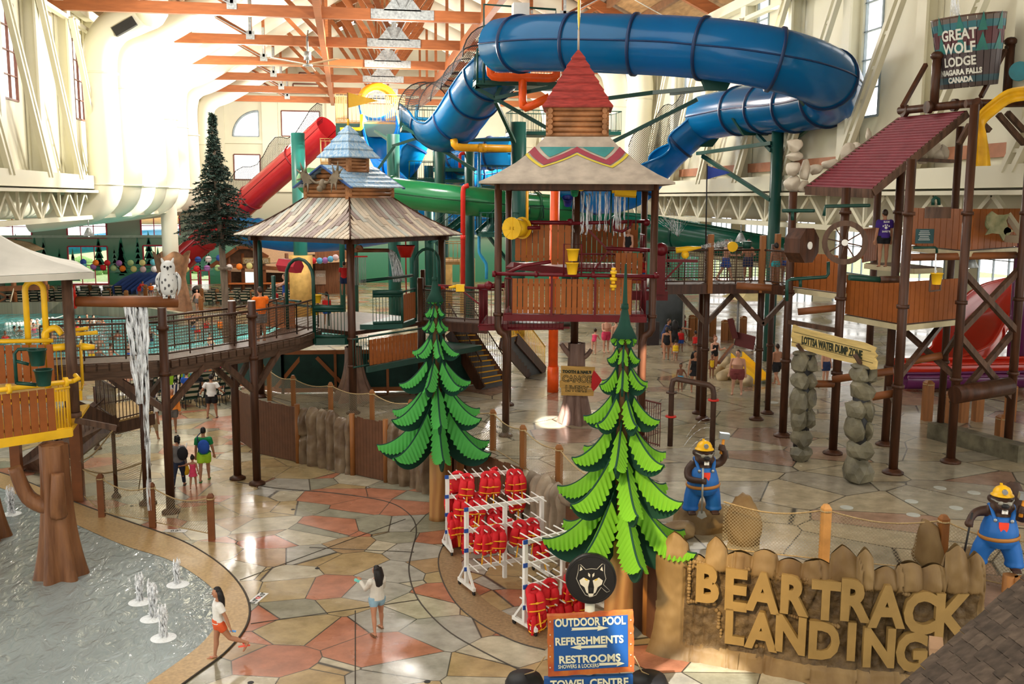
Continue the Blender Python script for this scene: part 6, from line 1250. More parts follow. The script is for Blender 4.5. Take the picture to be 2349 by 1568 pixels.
LAN = [(x*.2678, 440+y*.2678, c_) for x, y, c_ in LAN]+[(500+x*.2934, 440+y*.2934, c_) for x, y, c_ in ((245, 578, 'ye'), (520, 549, 'sk'), (592, 542, 'ye'), (745, 538, 'rd'), (795, 538, 'sk'), (838, 535, 'pu'), (880, 525, 'sk'), (920, 513, 'pk'))]
NMC = {'bl': 'dark blue', 'or': 'orange', 'rd': 'red', 'pu': 'purple', 'gr': 'pale green', 'ye': 'yellow', 'te': 'teal', 'wh': 'white', 'sk': 'sky blue', 'pk': 'pale pink'}
cnt = {}; tot = {}
for x, y, c_ in LAN: tot[c_] = tot.get(c_, 0)+1
for x, y, c_ in sorted(LAN):
 cnt[c_] = cnt.get(c_, 0)+1; mb = MB(); r_ = .27; mb.sph((0, 0, 0), r_, 16); o = mb.build('paper_lantern', mat('lantern '+NMC[c_], LC_[c_], .6, var=.05)); o.location = D(x, y, 92 if x < 345 else 86)
 tag(o, ('%s %s paper lantern from the left on the strings over the pool deck' % (ORD[cnt[c_]-1], NMC[c_])) if tot[c_] > 1 else 'only %s paper lantern on the strings over the pool deck' % NMC[c_], 'lantern', 'paper lanterns over the pool deck')
for nm_, pts, lab in (('a', [(180, 600, 92), (260, 603, 92), (350, 599, 92), (440, 595, 86), (510, 590, 86)], 'upper lantern string over the pool deck'), ('b', [(200, 608, 92), (280, 614, 92), (360, 615, 92), (440, 615, 86), (560, 608, 86), (660, 600, 86), (780, 588, 86)], 'lower lantern string over the pool deck')):
 mb = MB(); mb.tube(spline([D(*p) for p in pts], 6), .018, 4); tag(mb.build('lantern_string', blackm), lab+' carrying paper lanterns', 'string')
# ------------------------------------------------------------------ bar building with shingled roof
BB = thing('bar_building', 'log bar building with brown shingled roof and lit drinks fridge', 'building', (-5, 97, 0)); shin = mat('cedar shingles', (.36, .22, .12), .7, var=.35, scale=8, stretch=(2, 2, 7)); lg = mat('dark log wall', (.10, .05, .025), .6, var=.3)
Y0 = 94
def Q(px, py, y=Y0): return D(px, py, y)
mb = MB(); a, b = Q(520, 690), Q(790, 690); mb.plate([(a.x, Y0+3, 0), (b.x, Y0+3, 0), (b.x, Y0+8, 0), (a.x, Y0+8, 0)], (0, 0, 3.6)); mb.build('back_wall', lg, BB, True)
mb = MB(); e0, e1 = Q(505, 622, 93), Q(700, 627, 93); r0, r1 = Q(560, 560, 99), Q(655, 552, 99)
mb.quad(e0, e1, r1, r0); mb.quad(e1, Q(712, 590, 103), r1); mb.quad(Q(690, 605, 93), Q(800, 600, 94), Q(790, 580, 100), Q(690, 572, 100)); mb.build('shingled_roof', shin, BB, True)
mb = MB(); g0, g1, gt = Q(490, 610, 92.4), Q(588, 588, 92.4), Q(556, 568, 92.4)
mb.bar(Q(483, 612, 92.4), Q(547, 567, 92.4), .3, .35); mb.bar(Q(547, 567, 92.4), Q(575, 567, 92.4), .3, .3); mb.bar(Q(575, 567, 92.4), Q(615, 590, 92.4), .3, .35); mb.bar(Q(500, 607, 92.4), Q(660, 617, 92.4), .3, .35); mb.build('gable_beams', logwood, BB, True)
mb = MB(); mb.quad(Q(500, 607, 92.6), Q(590, 613, 92.6), Q(590, 580, 92.6), Q(572, 569, 92.6), Q(548, 569, 92.6)); mb.build('gable_wall', lg, BB, True)
mb = MB(); p0, p1 = Q(557, 598, 92.2), Q(620, 598, 92.2); p1.z = p0.z; mb.bar(p0, p1, .1, .55); mb.build('name_board', mat('tan board', (.36, .24, .10), .6), BB, True)
text('lettering', 'GRIZZLY RIVER', .5, parent_mw(BB).inverted() @ plane_m4(p0.lerp(p1, .5)+V((0, -.08, -.17)), (1, 0, 0), (0, 0, 1)), mat('cream letters', (.6, .55, .4), .6), BB, .01, .01, sx=.62)
mb = MB(); c0, c1 = Q(525, 650, 92.6), Q(665, 660, 92.6); c1.z = c0.z; mb.bar(c0, c1, .7, .12); mb.build('bar_top', mat('orange bar top', (.50, .14, .03), .4), BB, True)
mb = MB(); mb.box(((c0.x+c1.x)/2, 92.9, c0.z/2), (c1.x-c0.x, .2, c0.z)); mb.build('bar_front', lg, BB, True)
mb = MB(); f = Q(571, 640, 95); mb.box((f.x, 95.6, 1.3), (1.0, .8, 2.6)); fo = mb.build('drinks_fridge', blackm, BB, True); mb = MB(); mb.box((f.x, 95.18, 1.35), (.84, .02, 1.9)); mb.build('lit_door', mat('lit fridge door', (.75, .9, .85), .4, emit=1.2), fo, True); mb = MB(); mb.box((f.x, 95.18, 2.5), (.95, .02, .3)); mb.build('lit_header', mat('lit fridge header', (.9, .6, .4), .4, emit=1.0), fo, True)
for px in (528, 560, 608, 660): p = Q(px, 690, 92.7); mb = MB(); mb.cyl((p.x, p.y, 0), (p.x, p.y, 4.0), .17); mb.build('log_post', logwood, BB, True)
mb = MB(); p0, p1 = Q(725, 690, 96), Q(800, 690, 96); mb.box(((p0.x+p1.x)/2, 97, 2.0), (p1.x-p0.x, 2, 4.0)); mb.build('side_hut', mat('hut boards', (.22, .09, .04), .6, var=.3, stretch=(3, 3, .3)), BB, True)
mb = MB(); p = Q(735, 636, 95.8); mb.box(p, (1.0, .06, 1.3)); so = mb.build('hut_sign', mat('pale sign', (.45, .33, .25), .6), BB, True)
text('lettering', 'GRIZZLY', .34, parent_mw(so).inverted() @ plane_m4(p+V((0, -.05, .1)), (1, 0, 0), (0, 0, 1)), white, so, .01, .008, sx=.6)
# dark cabin structure and shelter behind on the right terrace
SH = thing('glass_shelter', 'grey glazed shelter with pale frame behind the maroon tower', 'shelter', G(1500, 775, TZ)); a, b = G(1468, 782, TZ), G(1566, 772, TZ); o_ = V((1.5, 6, 0)); mb = MB()
for p in (a, b, b+o_, a+o_): mb.bar(p, up_(p, TZ+2.6), .1)
for p, q in ((a, b), (b, b+o_), (a, a+o_), (a+o_, b+o_)): mb.bar(up_(p, TZ+2.6), up_(q, TZ+2.6), .1)
rd = (a+b)/2+o_*.5;
for p in (a, b, b+o_, a+o_): mb.bar(up_(p, TZ+2.6), up_(rd, TZ+3.5), .09)
mb.build('frame', mat('pale frame', (.38, .36, .30), .5), SH, True); mb = MB(); T4 = [up_(p, TZ+2.6) for p in (a, b, b+o_, a+o_)]
for i in range(4): mb.quad(T4[i], T4[(i+1) % 4], up_(rd, TZ+3.5))
mb.build('roof_panels', mat('grey panel', (.22, .25, .26), .5), SH, True)
mb = MB()
for p, q in ((a, b), (b, b+o_)): mb.quad(p, q, up_(q, TZ+2.5), up_(p, TZ+2.5))
mb.build('dark_glazing', mat('smoked panel', (.035, .045, .045), .15), SH, True)
mb = MB(); p = G(1485, 790, TZ); mb.box((p.x, p.y, TZ+.6), (1.1, .5, 1.2)); tag(mb.build('cabinet', mat('dark cabinet', (.04, .03, .03), .5)), 'dark low cabinet against the glazed shelter', 'cabinet')
UM = thing('umbrella', 'cream square canopy shade behind the right footbridge', 'umbrella', G(1690, 778, TZ)); p = G(1690, 790, TZ); mb = MB(); mb.cyl(p, up_(p, TZ+2.6), .06); mb.build('pole', mat('grey pole', (.2, .2, .2), .5), UM, True); mb = MB(); e = [up_(p, TZ+2.4)+V(q) for q in ((-.4, -1.2, 0), (2.2, -1.2, 0), (2.2, 1.4, 0), (-.4, 1.4, 0))]; ap2 = up_(p, TZ+3.2)+V((.9, .1, 0))
for i in range(4): mb.quad(e[i], e[(i+1) % 4], ap2)
mb.build('shade', mat('cream shade', (.62, .52, .26), .7), UM, True)
LG = thing('pool_lounge', 'dark maroon reclined pool chair by the grey pole', 'lounge chair', G(1700, 800, TZ)); mb = MB(); mb.bar((-.2, .3, .5), (-.45, .5, 1.5), .7, .04, (1, 0, 0)); mb.bar((-.2, .3, .5), (.5, -.5, .35), .04, .7, (0, 0, 1)); mb.build('sling', mat('maroon sling', (.10, .02, .02), .6), LG); mb = MB(); mb.tube([(-.3, .3, 0), (-.2, .3, .5), (.5, -.5, .35), (.6, -.6, 0), (.2, -.8, 0)], .02, 5); mb.build('frame', blackm, LG)
# small slide on rocks for toddlers
TS = thing('toddler_slide', 'small yellow toddler slide set on tan boulders on the terrace', 'slide', G(1715, 878, TZ)); pts = [D(1690, 822, 40.5), D(1712, 845, 39.2), D(1742, 882, 38.0)]; mb = MB(); a, c_ = pts[0], G(1745, 880, TZ)+V((0, 0, .12)); s_ = V((.9, .5, 0)).normalized()*.4
mb.plate([a-s_, a+s_, c_+s_, c_-s_], (0, 0, .05)); mb.plate([a-s_, a-s_+V((0, 0, .28)), c_-s_+V((0, 0, .28)), c_-s_], s_*.12); mb.plate([a+s_, c_+s_, c_+s_+V((0, 0, .28)), a+s_+V((0, 0, .28))], s_*-.12); mb.plate([a-s_, c_-s_, up_(c_-s_, TZ), up_(a-s_, TZ+.3)], s_*.1); mb.build('chute', yellow, TS, True)
for i, (px, py, r_) in enumerate(((1650, 862, .35), (1668, 845, .4), (1672, 868, .35), (1690, 860, .5), (1700, 880, .3), (1715, 885, .3), (1660, 872, .25))): mb = MB(); p = G(px, py, TZ); mb.add(*rock_mb(p+V((0, .1, r_*.5)), r_*1.25, (1, 1, .85), 60+i), True); mb.build('boulder', mat('buff boulder', (.42, .32, .18), .5, scale=2, var=.2, bump=.2), TS, True)
mb = MB(); mb.bar(G(1648, 858, TZ)+V((0, 0, .5)), G(1680, 835, TZ)+V((0, 0, .9)), .12); mb.build('log', logwood, TS, True)
# ------------------------------------------------------------------ retaining wall, sign wall, rope fences
def along(P, s):
 for a, b in zip(P, P[1:]):
  l = (V(b)-V(a)).length
  if s <= l: return V(a).lerp(V(b), s/l), (V(b)-V(a)).normalized()
  s -= l
 return V(P[-1]), (V(P[-1])-V(P[-2])).normalized()
WP = [V((x, y, 0)) for x, y in WALLP][::-1]      # from the far left end to the near right end
WL = [0]
for a, b in zip(WP, WP[1:]): WL.append(WL[-1]+(b-a).length)
def s_at_px(px, z=1.0):
 best = (1e9, 0); s = 0
 while s < WL[-1]:
  p, d = along(WP, s); v = V((p.x, p.y, z))-CAM; x = IW/2+FPX*v.dot(RT)/v.dot(FW)
  if v.dot(FW) > 1 and abs(x-px) < best[0]: best = (abs(x-px), s)
  s += .05
 return best[1]
RW_ = thing('retaining_wall', 'long brown board and rock panelled wall edging the raised terrace', 'wall panel', (-1, 33, 0)); RW_['kind'] = 'structure'
def wallpt(s, z, out=0.0): p, d = along(WP, s); n_ = V((-d.y, d.x, 0)); n_ = -n_; return V((p.x, p.y, z))+n_*out if n_.dot(CAM-p) > 0 else V((p.x, p.y, z))-n_*out
SEG = [(545, 690, 'b'), (690, 812, 'r'), (818, 888, 'b'), (892, 985, 'r')]
def wall_rock(s0, s1, root, top, seed, m, n=5):
 rr = random.Random(seed); cs_ = []; s = s0
 while s < s1-.05: w_ = rr.uniform(.3, .6); cs_.append((s, min(s1, s+w_), rr.uniform(-.12, .12), rr.uniform(.06, .2), rr.choice((9, 9, rr.uniform(.5, 1.2))), rr.uniform(-.2, .2))); s += w_
 def col(s):
  for c_ in cs_:
   if c_[0] <= s <= c_[1]: return c_
  return cs_[-1]
 def f(u, v):
  s = lerp(s0, s1, u); a, b, h, o_, cut, tl_ = col(s); q = (s-a)/(b-a); T_ = top+h*.9-.10*(2*q-1)**4; z_ = v*T_; face = min(1, 3.2*min(q, 1-q))**.6*(1-.5*max(0, tl_*(2*q-1)))
  crack = .13*math.exp(-((z_-cut-tl_*q)/.05)**2); ed = min(1, (1-v)*7)**.5; fac = .12*abs(mnoise.noise(V((s*1.3+seed, z_*1.1, 2))))+.04*mnoise.noise(V((s*4, z_*3, seed)))
  return wallpt(s, z_, -.05+(.16+o_*(.6+.4*tl_))*face*ed+fac*face-crack)
 mb = MB(); mb.grid(f, int((s1-s0)*26), 44); mb.grid(lambda u, v: f(u, 1).lerp(wallpt(lerp(s0, s1, u), TZ+.1, -.5), v), int((s1-s0)*26), 3); return mb.build('rock_panel', m, root, True)
for i, (x0, x1, k) in enumerate(SEG):
 s0, s1 = s_at_px(x0), s_at_px(x1)
 if k == 'b':
  mb = MB(); n = int((s1-s0)/.13)
  for j in range(n):
   a = wallpt(lerp(s0, s1, j/n), 0, .08); b = wallpt(lerp(s0, s1, (j+.94)/n), 0, .08); h = 1.95+random.uniform(-.03, .03); mb.bar(up_(a.lerp(b, .5), .02), up_(a.lerp(b, .5), h), .02, (b-a).length, (b-a))
  mb.build('board_panel', plankdark, RW_, True)
 else: wall_rock(s0, s1, RW_, 1.92, i+2, rockbrown)
for px in (545, 690, 815, 890): s = s_at_px(px); mb = MB(); p = wallpt(s, 0, .12); mb.cyl(p, up_(p, 2.05), .09, n=10); mb.build('wall_post', postwood, RW_, True)
s0, s1 = s_at_px(1000), s_at_px(1205, 1.9); mb = MB(); n = int((s1-s0)/.14)
for j in range(n): a = wallpt(lerp(s0, s1, j/n), 0, .08); b = wallpt(lerp(s0, s1, (j+.94)/n), 0, .08); mb.bar(up_(a.lerp(b, .5), .02), up_(a.lerp(b, .5), 1.9+random.uniform(-.03, .03)), .02, (b-a).length, (b-a))
mb.build('board_panel', plankdark, RW_, True)
for px in (1042, 1070): s = s_at_px(px, 1.0); mb = MB(); p = wallpt(s, 0, .2); mb.box((p.x, p.y, 1.0), (.2, .2, 2.0)); mb.build('wall_post', postwood, RW_, True)
wall_rock(s_at_px(1208, 1.9), s_at_px(1300, 1.9), RW_, 1.95, 41, mat('mid grey rock', (.17, .13, .09), .5, scale=2, col2=(.33, .26, .18), bump=.4, bscale=8), 4)
sA = s_at_px(1300, 1.9); sB = WL[[i for i, p in enumerate(WP) if abs(p.x-6.15) < .01][0]]
mb = MB(); a = wallpt(sA, 0, 0)
for j in range(6): a = wallpt(lerp(sA, sB, j/6), 0, .02); b = wallpt(lerp(sA, sB, (j+1)/6), 0, .02); mb.plate([a, b, up_(b, 1.85), up_(a, 1.85)], (b-a).cross(V((0, 0, 1))).normalized()*-.1)
mb.build('board_panel', plankdark, RW_, True)
for j in range(5): mb = MB(); mb.add(*rock_mb(wallpt(lerp(sA, sB, (j+.3)/6), 1.85, -.1), .5, (1, .8, .5), 80+j), True); mb.build('cap_rock', MATS['mid grey rock'], RW_, True)
# orange timber frame beside the tree
TF = thing('timber_frame', 'orange timber post frame between the fabric tree and the rock sign', 'timber frame', G(1480, 1440, 0)); orw = mat('lit orange timber', (.42, .18, .05), .45, var=.25, scale=5, stretch=(1, 1, .2))  # brighter orange wood, used again for the cut log posts
for px, r_ in ((1486, .13), (1508, .11)):
 p = G(px, 1452, 0); mb = MB(); (mb.cyl(p, up_(p, 1.95), r_, n=12) if px < 1500 else mb.box((p.x, p.y, .98), (.22, .2, 1.96))); mb.build('post', orw, TF, True)
a, b = G(1486, 1452, 0), G(1452, 1420, 0)
mb = MB(); mb.bar(up_(a, 1.65), up_(b, 1.75), .08, .1); mb.bar(up_(a, .75), up_(b, .8), .08, .1); mb.bar(up_(a, 1.55), up_(b, .95), .07, .08); mb.build('rails', orw, TF, True)
# the carved rock sign
SW = thing('rock_sign', 'long carved tan rock wall sign reading beartrack landing', 'sign', G(1800, 1530, 0))
sS, sE = s_at_px(1522, .5), s_at_px(2245, 1.0); rs = random.Random(6); cols = []
s = sS
while s < sE: w_ = rs.uniform(.28, .55); cols.append((s, min(sE, s+w_), rs.uniform(-.22, .2), rs.uniform(.02, .14))); s += w_
def sign_top(s):
 for a, b, h, o_ in cols:
  if a <= s <= b: u = (s-a)/(b-a); return 2.22+.22*(s-sS)/(sE-sS)+h*1.25+.10*math.sin(u*math.pi)-.25*abs(u-.4)*(h > .05), o_*math.sin(u*math.pi)**.4
 return 2.12, 0
def swf(u, v):
 s = lerp(sS, sE, u); top, o_ = sign_top(s); z_ = v*top; edge = min(1, (1-v)*6); up_amt = max(0, (z_-1.55)/.6)
 rough = .05*mnoise.noise(V((s*1.7, z_*1.7, 3)))+.03*mnoise.noise(V((s*5, z_*5, 1)))
 carve = -.06 if 0.25 < z_ < 1.82 and .07 < u < .985 else 0
 if carve: carve += .045*mnoise.noise(V((s*9, z_*9, 5)))
 return wallpt(s, z_, .18*edge**.5+o_*(.35+up_amt*.5)+rough+carve+.25*(1-v)**6-.07*math.exp(-((s*1.3+.4*mnoise.noise(V((z_, s*.3, 0))))%1.0)/.035))
mb = MB(); mb.grid(swf, 260, 56)
for i_ in range(260):
 for j_ in range(56):
  s_ = lerp(sS, sE, (i_+.5)/260); z_ = (j_+.5)/56*sign_top(s_)[0]
  if .27 < z_ < 1.80 and .075 < (i_+.5)/260 < .98: mb.m[i_*56+j_] = 1
mb.grid(lambda u, v: (lambda s: wallpt(s, sign_top(s)[0], 0).lerp(wallpt(s, TZ, -.45), v)+V((0, 0, .12*math.sin(v*math.pi))))(lerp(sS, sE, u)), 260, 5); mb.build('rock_face', [rockm, mat('dark carved ground', (.05, .03, .013), .6, scale=5, col2=(.14, .09, .04), bump=.8, bscale=14)], SW, True)
letm = mat('carved tan letter', (.27, .17, .055), .55, scale=3, var=.12, bump=.15)
def rock_letter(ch, px, py, hpx, sx=.80):
 s = s_at_px(px, 1.2); p, d = along(WP, s); base = wallpt(s, 0, .22); zc = HT(base, py); k = (base-CAM).length/FPX; H = hpx*k*.98
 me = text_mesh(ch, H/.70, .06, .045, 'CENTER'); zs = [v.co.y for v in me.vertices]; mid = (max(zs)+min(zs))/2
 M_ = plane_m4(wallpt(s, zc, .235), d, (0, 0, 1)); me.transform(Matrix.Translation((0, -mid, 0))); me.transform(Matrix.Diagonal((sx, 1, 1, 1))); me.transform(parent_mw(SW).inverted() @ M_); me.materials.append(letm); o = bpy.data.objects.new('letter', me); COL.objects.link(o); o.parent = SW
for ch, px, py, h in (('B', 1626, 1336, 78), ('E', 1691, 1350, 86), ('A', 1757, 1356, 80), ('R', 1822, 1362, 78), ('T', 1889, 1374, 78), ('R', 1952, 1374, 84), ('A', 2024, 1388, 84), ('C', 2098, 1402, 82), ('K', 2168, 1410, 88), ('L', 1690, 1434, 72), ('A', 1756, 1444, 76), ('N', 1820, 1452, 76), ('D', 1888, 1466, 76), ('I', 1950, 1468, 76), ('N', 2010, 1482, 78), ('G', 2084, 1492, 78)): rock_letter(ch, px, py, h)
# clay beads round the lettering
mb = MB(); rr = random.Random(14)
for (x0, y0), (x1, y1) in (((1585, 1288), (1645, 1296)), ((1585, 1290), (1582, 1380)), ((1582, 1378), (1640, 1384)), ((1672, 1300), (1720, 1306)), ((1790, 1320), (1850, 1330)), ((1865, 1330), (1925, 1344)), ((1925, 1345), (1985, 1350)), ((2060, 1360), (2110, 1372)), ((1650, 1400), (1660, 1460)), ((1700, 1470), (1760, 1484)), ((1790, 1405), (1850, 1420)), ((1860, 1424), (1920, 1436))):
 n = max(3, int(math.hypot(x1-x0, y1-y0)/7))
 for k in range(n+1):
  px, py = lerp(x0, x1, k/n), lerp(y0, y1, k/n); s = s_at_px(px, 1.2); b = wallpt(s, 0, .2); p = wallpt(s, HT(b, py), .19); mb.sph(p, rr.uniform(.03, .055), 6)
mb.build('bead_edging', rockm, SW, True)['kind'] = 'stuff'
# boulders on top of and behind the sign
for i, (px, py, zc, r_, sc, lab) in enumerate(((1620, 1195, 1.62, .9, (1.25, .8, .55), 'broad tan boulder under the hammer raising beaver statue'), (1702, 1205, 1.9, .62, (.85, .8, 1.45), 'tall pointed tan boulder right of the hammer raising statue'), (2132, 1262, 1.9, .55, (.75, .7, 1.3), 'tall tan boulder left of the right beaver statue'), (2215, 1290, 1.8, .6, (.9, .8, .9), 'dark tan boulder at the right end of the rock sign'), (1560, 1218, 1.62, .5, (1, .8, .6), 'low tan boulder behind the lower leaves of the near fabric tree'))):
 p = G(px, py, zc); mb = MB(); mb.add(*rock_mb((0, 0, 0), r_, sc, 100+i, 4, .4), True); o = mb.build('boulder', rockm, None, loc=p); tag(o, lab, 'boulder')
# rope posts
def rope_post(px, py, zt, zg, label, group, m=postwood, w_=.17):
 p = G(px, py, zt); t = thing('rope_post', label, 'post', (p.x, p.y, zg), group=group); mb = MB(); h = zt-zg; a = w_/2
 mb.box((0, 0, h/2-.04), (w_, w_, h-.08)); mb.add([(-a, -a, h-.08), (a, -a, h-.08), (a, a, h-.08), (-a, a, h-.08), (-a*.5, -a*.5, h), (a*.5, -a*.5, h), (a*.5, a*.5, h), (-a*.5, a*.5, h)], [(0, 1, 5, 4), (1, 2, 6, 5), (2, 3, 7, 6), (3, 0, 4, 7), (4, 5, 6, 7)]); mb.build('post', m, t)
 mb = MB(); mb.tube([(a*1.25*math.cos(k*math.pi/5), a*1.25*math.sin(k*math.pi/5), h-.14) for k in range(10)], .02, 5, closed=True); mb.build('rope_loop', ropemat, t); return V((p.x, p.y, zt-.12))
def rope_line(pts, label, sag=.16, netz=None, group=None):
 mb = MB()
 for a, b in zip(pts, pts[1:]): mb.tube([a.lerp(b, k/8)-V((0, 0, sag*math.sin(k/8*math.pi))) for k in range(9)], .018, 5)
 t = thing('rope', label, 'rope', pts[0]); mb.build('rope_strand', ropemat, t, True)
 if netz is not None:
  for a, b in zip(pts, pts[1:]): net_sheet('net', [[up_(a.lerp(b, k/8), netz+.06), a.lerp(b, k/8)-V((0, 0, sag*math.sin(k/8*math.pi)))] for k in range(9)], netm, t, diag=True); mb = MB(); mb.tube([up_(a, netz+.06), up_(b, netz+.06)], .015, 5); mb.build('bottom_rope', ropemat, t, True)
g1 = 'rope posts along the splash pool'
L1 = [rope_post(px, py, 1.27, 0, 'brown rope post %s along the splash pool rim' % n, g1, logwood) for px, py, n in ((229, 1086, 'first from the left'), (346, 1106, 'second from the left'), (482, 1131, 'third from the left'))]
rope_line([G(120, 1005, 1.2)]+L1, 'sagging rope and net between the splash pool posts', .22, .1)
mb = MB(); tri = [G(330, 985, 2.2), G(225, 995, 2.6), G(180, 1060, 1.2), G(175, 1095, .3), G(320, 1125, .2)]; climb = thing('rope_net', 'loose brown rope net hanging under the landing stairs', 'net', tri[3]); net_sheet('net', [[tri[1], tri[2], tri[3]], [tri[0].lerp(tri[1], .5), tri[0].lerp(tri[2], .5)+V((0, 0, -.5)), tri[4].lerp(tri[3], .5)], [tri[0], tri[0].lerp(tri[4], .5), tri[4]]], netm, climb, diag=True)
mb = MB(); mb.tube([G(345, 985, 2.2), G(328, 1050, 1.2), G(318, 1125, .15)], .02, 5); mb.tube(spline([G(260, 985, 2.3), G(215, 1040, 1.3), G(178, 1060, 1.0)], 4), .025, 5); mb.tube(spline([G(178, 1070, .8), G(240, 1085, .7), G(330, 1060, 1.1)], 4), .025, 5); mb.build('border_rope', ropemat, climb, True)
g2 = 'rope posts along the terrace edge'; TP = [(600, 832), (617, 842), (672, 860), (758, 876), (853, 893), (942, 916), (1131, 938), (1200, 974), (1283, 1019)]
L2 = [rope_post(px, py, 2.75, TZ, 'orange brown rope post, %s from the left on the terrace edge' % ORD[i], g2) for i, (px, py) in enumerate(TP)]
rope_line(L2+[G(1375, 1100, 2.6)], 'rope with net strung along the terrace edge posts', .14, TZ)
g3 = 'rope posts behind the rock sign'
L3 = [rope_post(1896, 1156, 2.75, TZ, 'bright sunlit rope post rising behind the middle of the rock sign', g3, mat('sunlit post', (.55, .27, .08), .5, var=.2)), rope_post(2166, 1180, 2.72, TZ, 'darker rope post left of the right beaver statue', g3)]  # first post has a lighter copy of the post wood, sun painted in
rope_line([G(1660, 1150, 2.6)]+L3+[G(2400, 1240, 2.6)], 'yellowish rope with net behind the rock sign', .16, TZ)
# far fence lines
g4 = 'far fence posts beside the pool deck'
FPX_ = [(249, 661), (289, 665), (119, 656), (206, 652), (333, 652), (415, 675), (460, 679), (462, 661), (498, 663), (516, 677), (531, 668), (578, 664)]
for i, (px, py) in enumerate(sorted(FPX_)): rope_post(px, py, 1.2, 0, 'far wooden fence post, %s from the left beyond the wave pool' % ORD[i], g4, postwood, .3)
g5 = 'fence posts at the back of the terrace'
for i, (px, py, zt) in enumerate(((1588, 722, 2.7), (1602, 722, 2.7), (1636, 722, 2.7), (1663, 733, 2.6), (1677, 731, 2.6), (1706, 724, 2.7))): rope_post(px, py, zt, TZ, 'brown fence post, %s from the left at the back of the terrace' % ORD[i], g5, postwood, .3)
g6 = 'fence posts right of the tall tower'
for i, (px, py, zt) in enumerate(((2131, 872, 2.9), (2176, 897, 2.8), (2213, 882, 2.8), (2247, 880, 2.8), (2322, 880, 2.8), (2300, 950, 2.4))): rope_post(px, py, zt, TZ, 'brown fence post, %s of the cluster below the right cross braces' % ORD[i], g6, postwood, .28)
mb = MB(); mb.bar(G(2140, 985, 1.75), G(2349, 1040, 1.75), .5, .5); tag(mb.build('low_stone_wall', rockgrey), 'low grey stone curb at the right edge below the braces', 'curb')
# pipe arch and barred gate on the terrace
PA_ = thing('pipe_arch', 'brown spray pipe arch standing on the terrace before the bathers', 'pipe arch', G(1535, 1022, TZ)); a, b = G(1537, 1022, TZ), G(1633, 1030, TZ); mb = MB(); tz_ = 4.0; h1, h2 = HT(a, 868), HT(b, 885)
mb.tube([a, up_(a, h1-.25), up_(a, h1-.06)+(b-a)*.03, up_(a, h1)+(b-a)*.12, up_(b, h2+.02)-(b-a)*.12, up_(b, h2-.06)-(b-a)*.03, up_(b, h2-.25), b], .085, 10); mb.build('pipe', steelrail, PA_, True)
for p, h in ((a, h1-.45), (b, h2-.45), (a, TZ+.9)): mb = MB(); mb.cyl(up_(p, h), up_(p, h+.05), .17, n=12); mb.build('pipe_flange', steelrail if h > 3 else redp, PA_, True)
mb = MB(); rr = random.Random(3)
for k in range(4): s_ = rr.uniform(-.3, .3); p = up_(b, h2-1.0-.3*k); mb.tube([p+V((-.9*t_, s_*t_, .35*t_-.9*t_*t_)) for t_ in (0, .2, .4, .6, .8, 1)], .012, 4)
mb.build('spray', thinwater, PA_, True)
GT = thing('barred_gate', 'small dark barred gate left of the spray pipe arch', 'gate', G(1500, 1025, TZ)); a, b = G(1478, 1015, TZ), G(1513, 1025, TZ); barrun(GT, a, b, 1.35, mat('dark red bars', (.09, .02, .015), .5), n=7)
# floor discs: ground spray plates
disc = mat('pale spray plate', (.42, .44, .40), .4, var=.1)
for i, (px, py) in enumerate(((1942, 1164), (2091, 1150), (2193, 1165), (2156, 1119), (2234, 1130), (2095, 1181), (1772, 923))):
 mb = MB(); mb.cyl((0, 0, 0), (0, 0, .015), .16 if i < 6 else .22, n=18); o = mb.build('spray_plate', disc, None, loc=G(px, py, TZ)); tag(o, 'pale round spray plate, %s of seven set in the terrace floor' % ORD[i], 'floor plate', 'spray plates in the terrace floor')
for i, (px, py) in enumerate(((672, 1168), (728, 1303), (575, 1565), (980, 1563), (302, 1160))):
 mb = MB(); mb.cyl((0, 0, 0), (0, 0, .006), .06, n=12); o = mb.build('floor_drain', blackm, None, loc=G(px, py, 0)); tag(o, 'small black floor drain, %s on the lower walkway' % ('behind the bend of the path', 'in the middle of the path', 'at the bottom left', 'at the bottom middle', 'by the splash pool posts')[i], 'drain', 'floor drains')
for lab, a, b in (('white depth plate reading 0.0 on the rim beside the walking girl', (592, 1371), None), ('white depth plate beside the third splash pool post', (403, 1217), None)):
 p = G(*a, .008); t = thing('depth_marker', lab, 'floor sign', p, R(68) if a[0] > 500 else R(-12)); mb = MB(); mb.box((0, 0, 0), (.62, .22, .006)); mb.build('plate', mat('white plate', (.7, .7, .68), .5), t)
 text('lettering', '0.0"  0.0"' if a[0] > 500 else '0.0"', .17, plane_m4((0, -.06, .006), (1, 0, 0), (0, 1, 0)), ink, t, .001, .004)
 if a[0] > 500: mb = MB(); mb.tube([(.05*math.cos(k*math.pi/8), .05*math.sin(k*math.pi/8), .006) for k in range(16)], .008, 4, closed=True); mb.bar((-.035, .035, .006), (.035, -.035, .006), .01, .004); mb.build('no_dive_mark', redp, t)
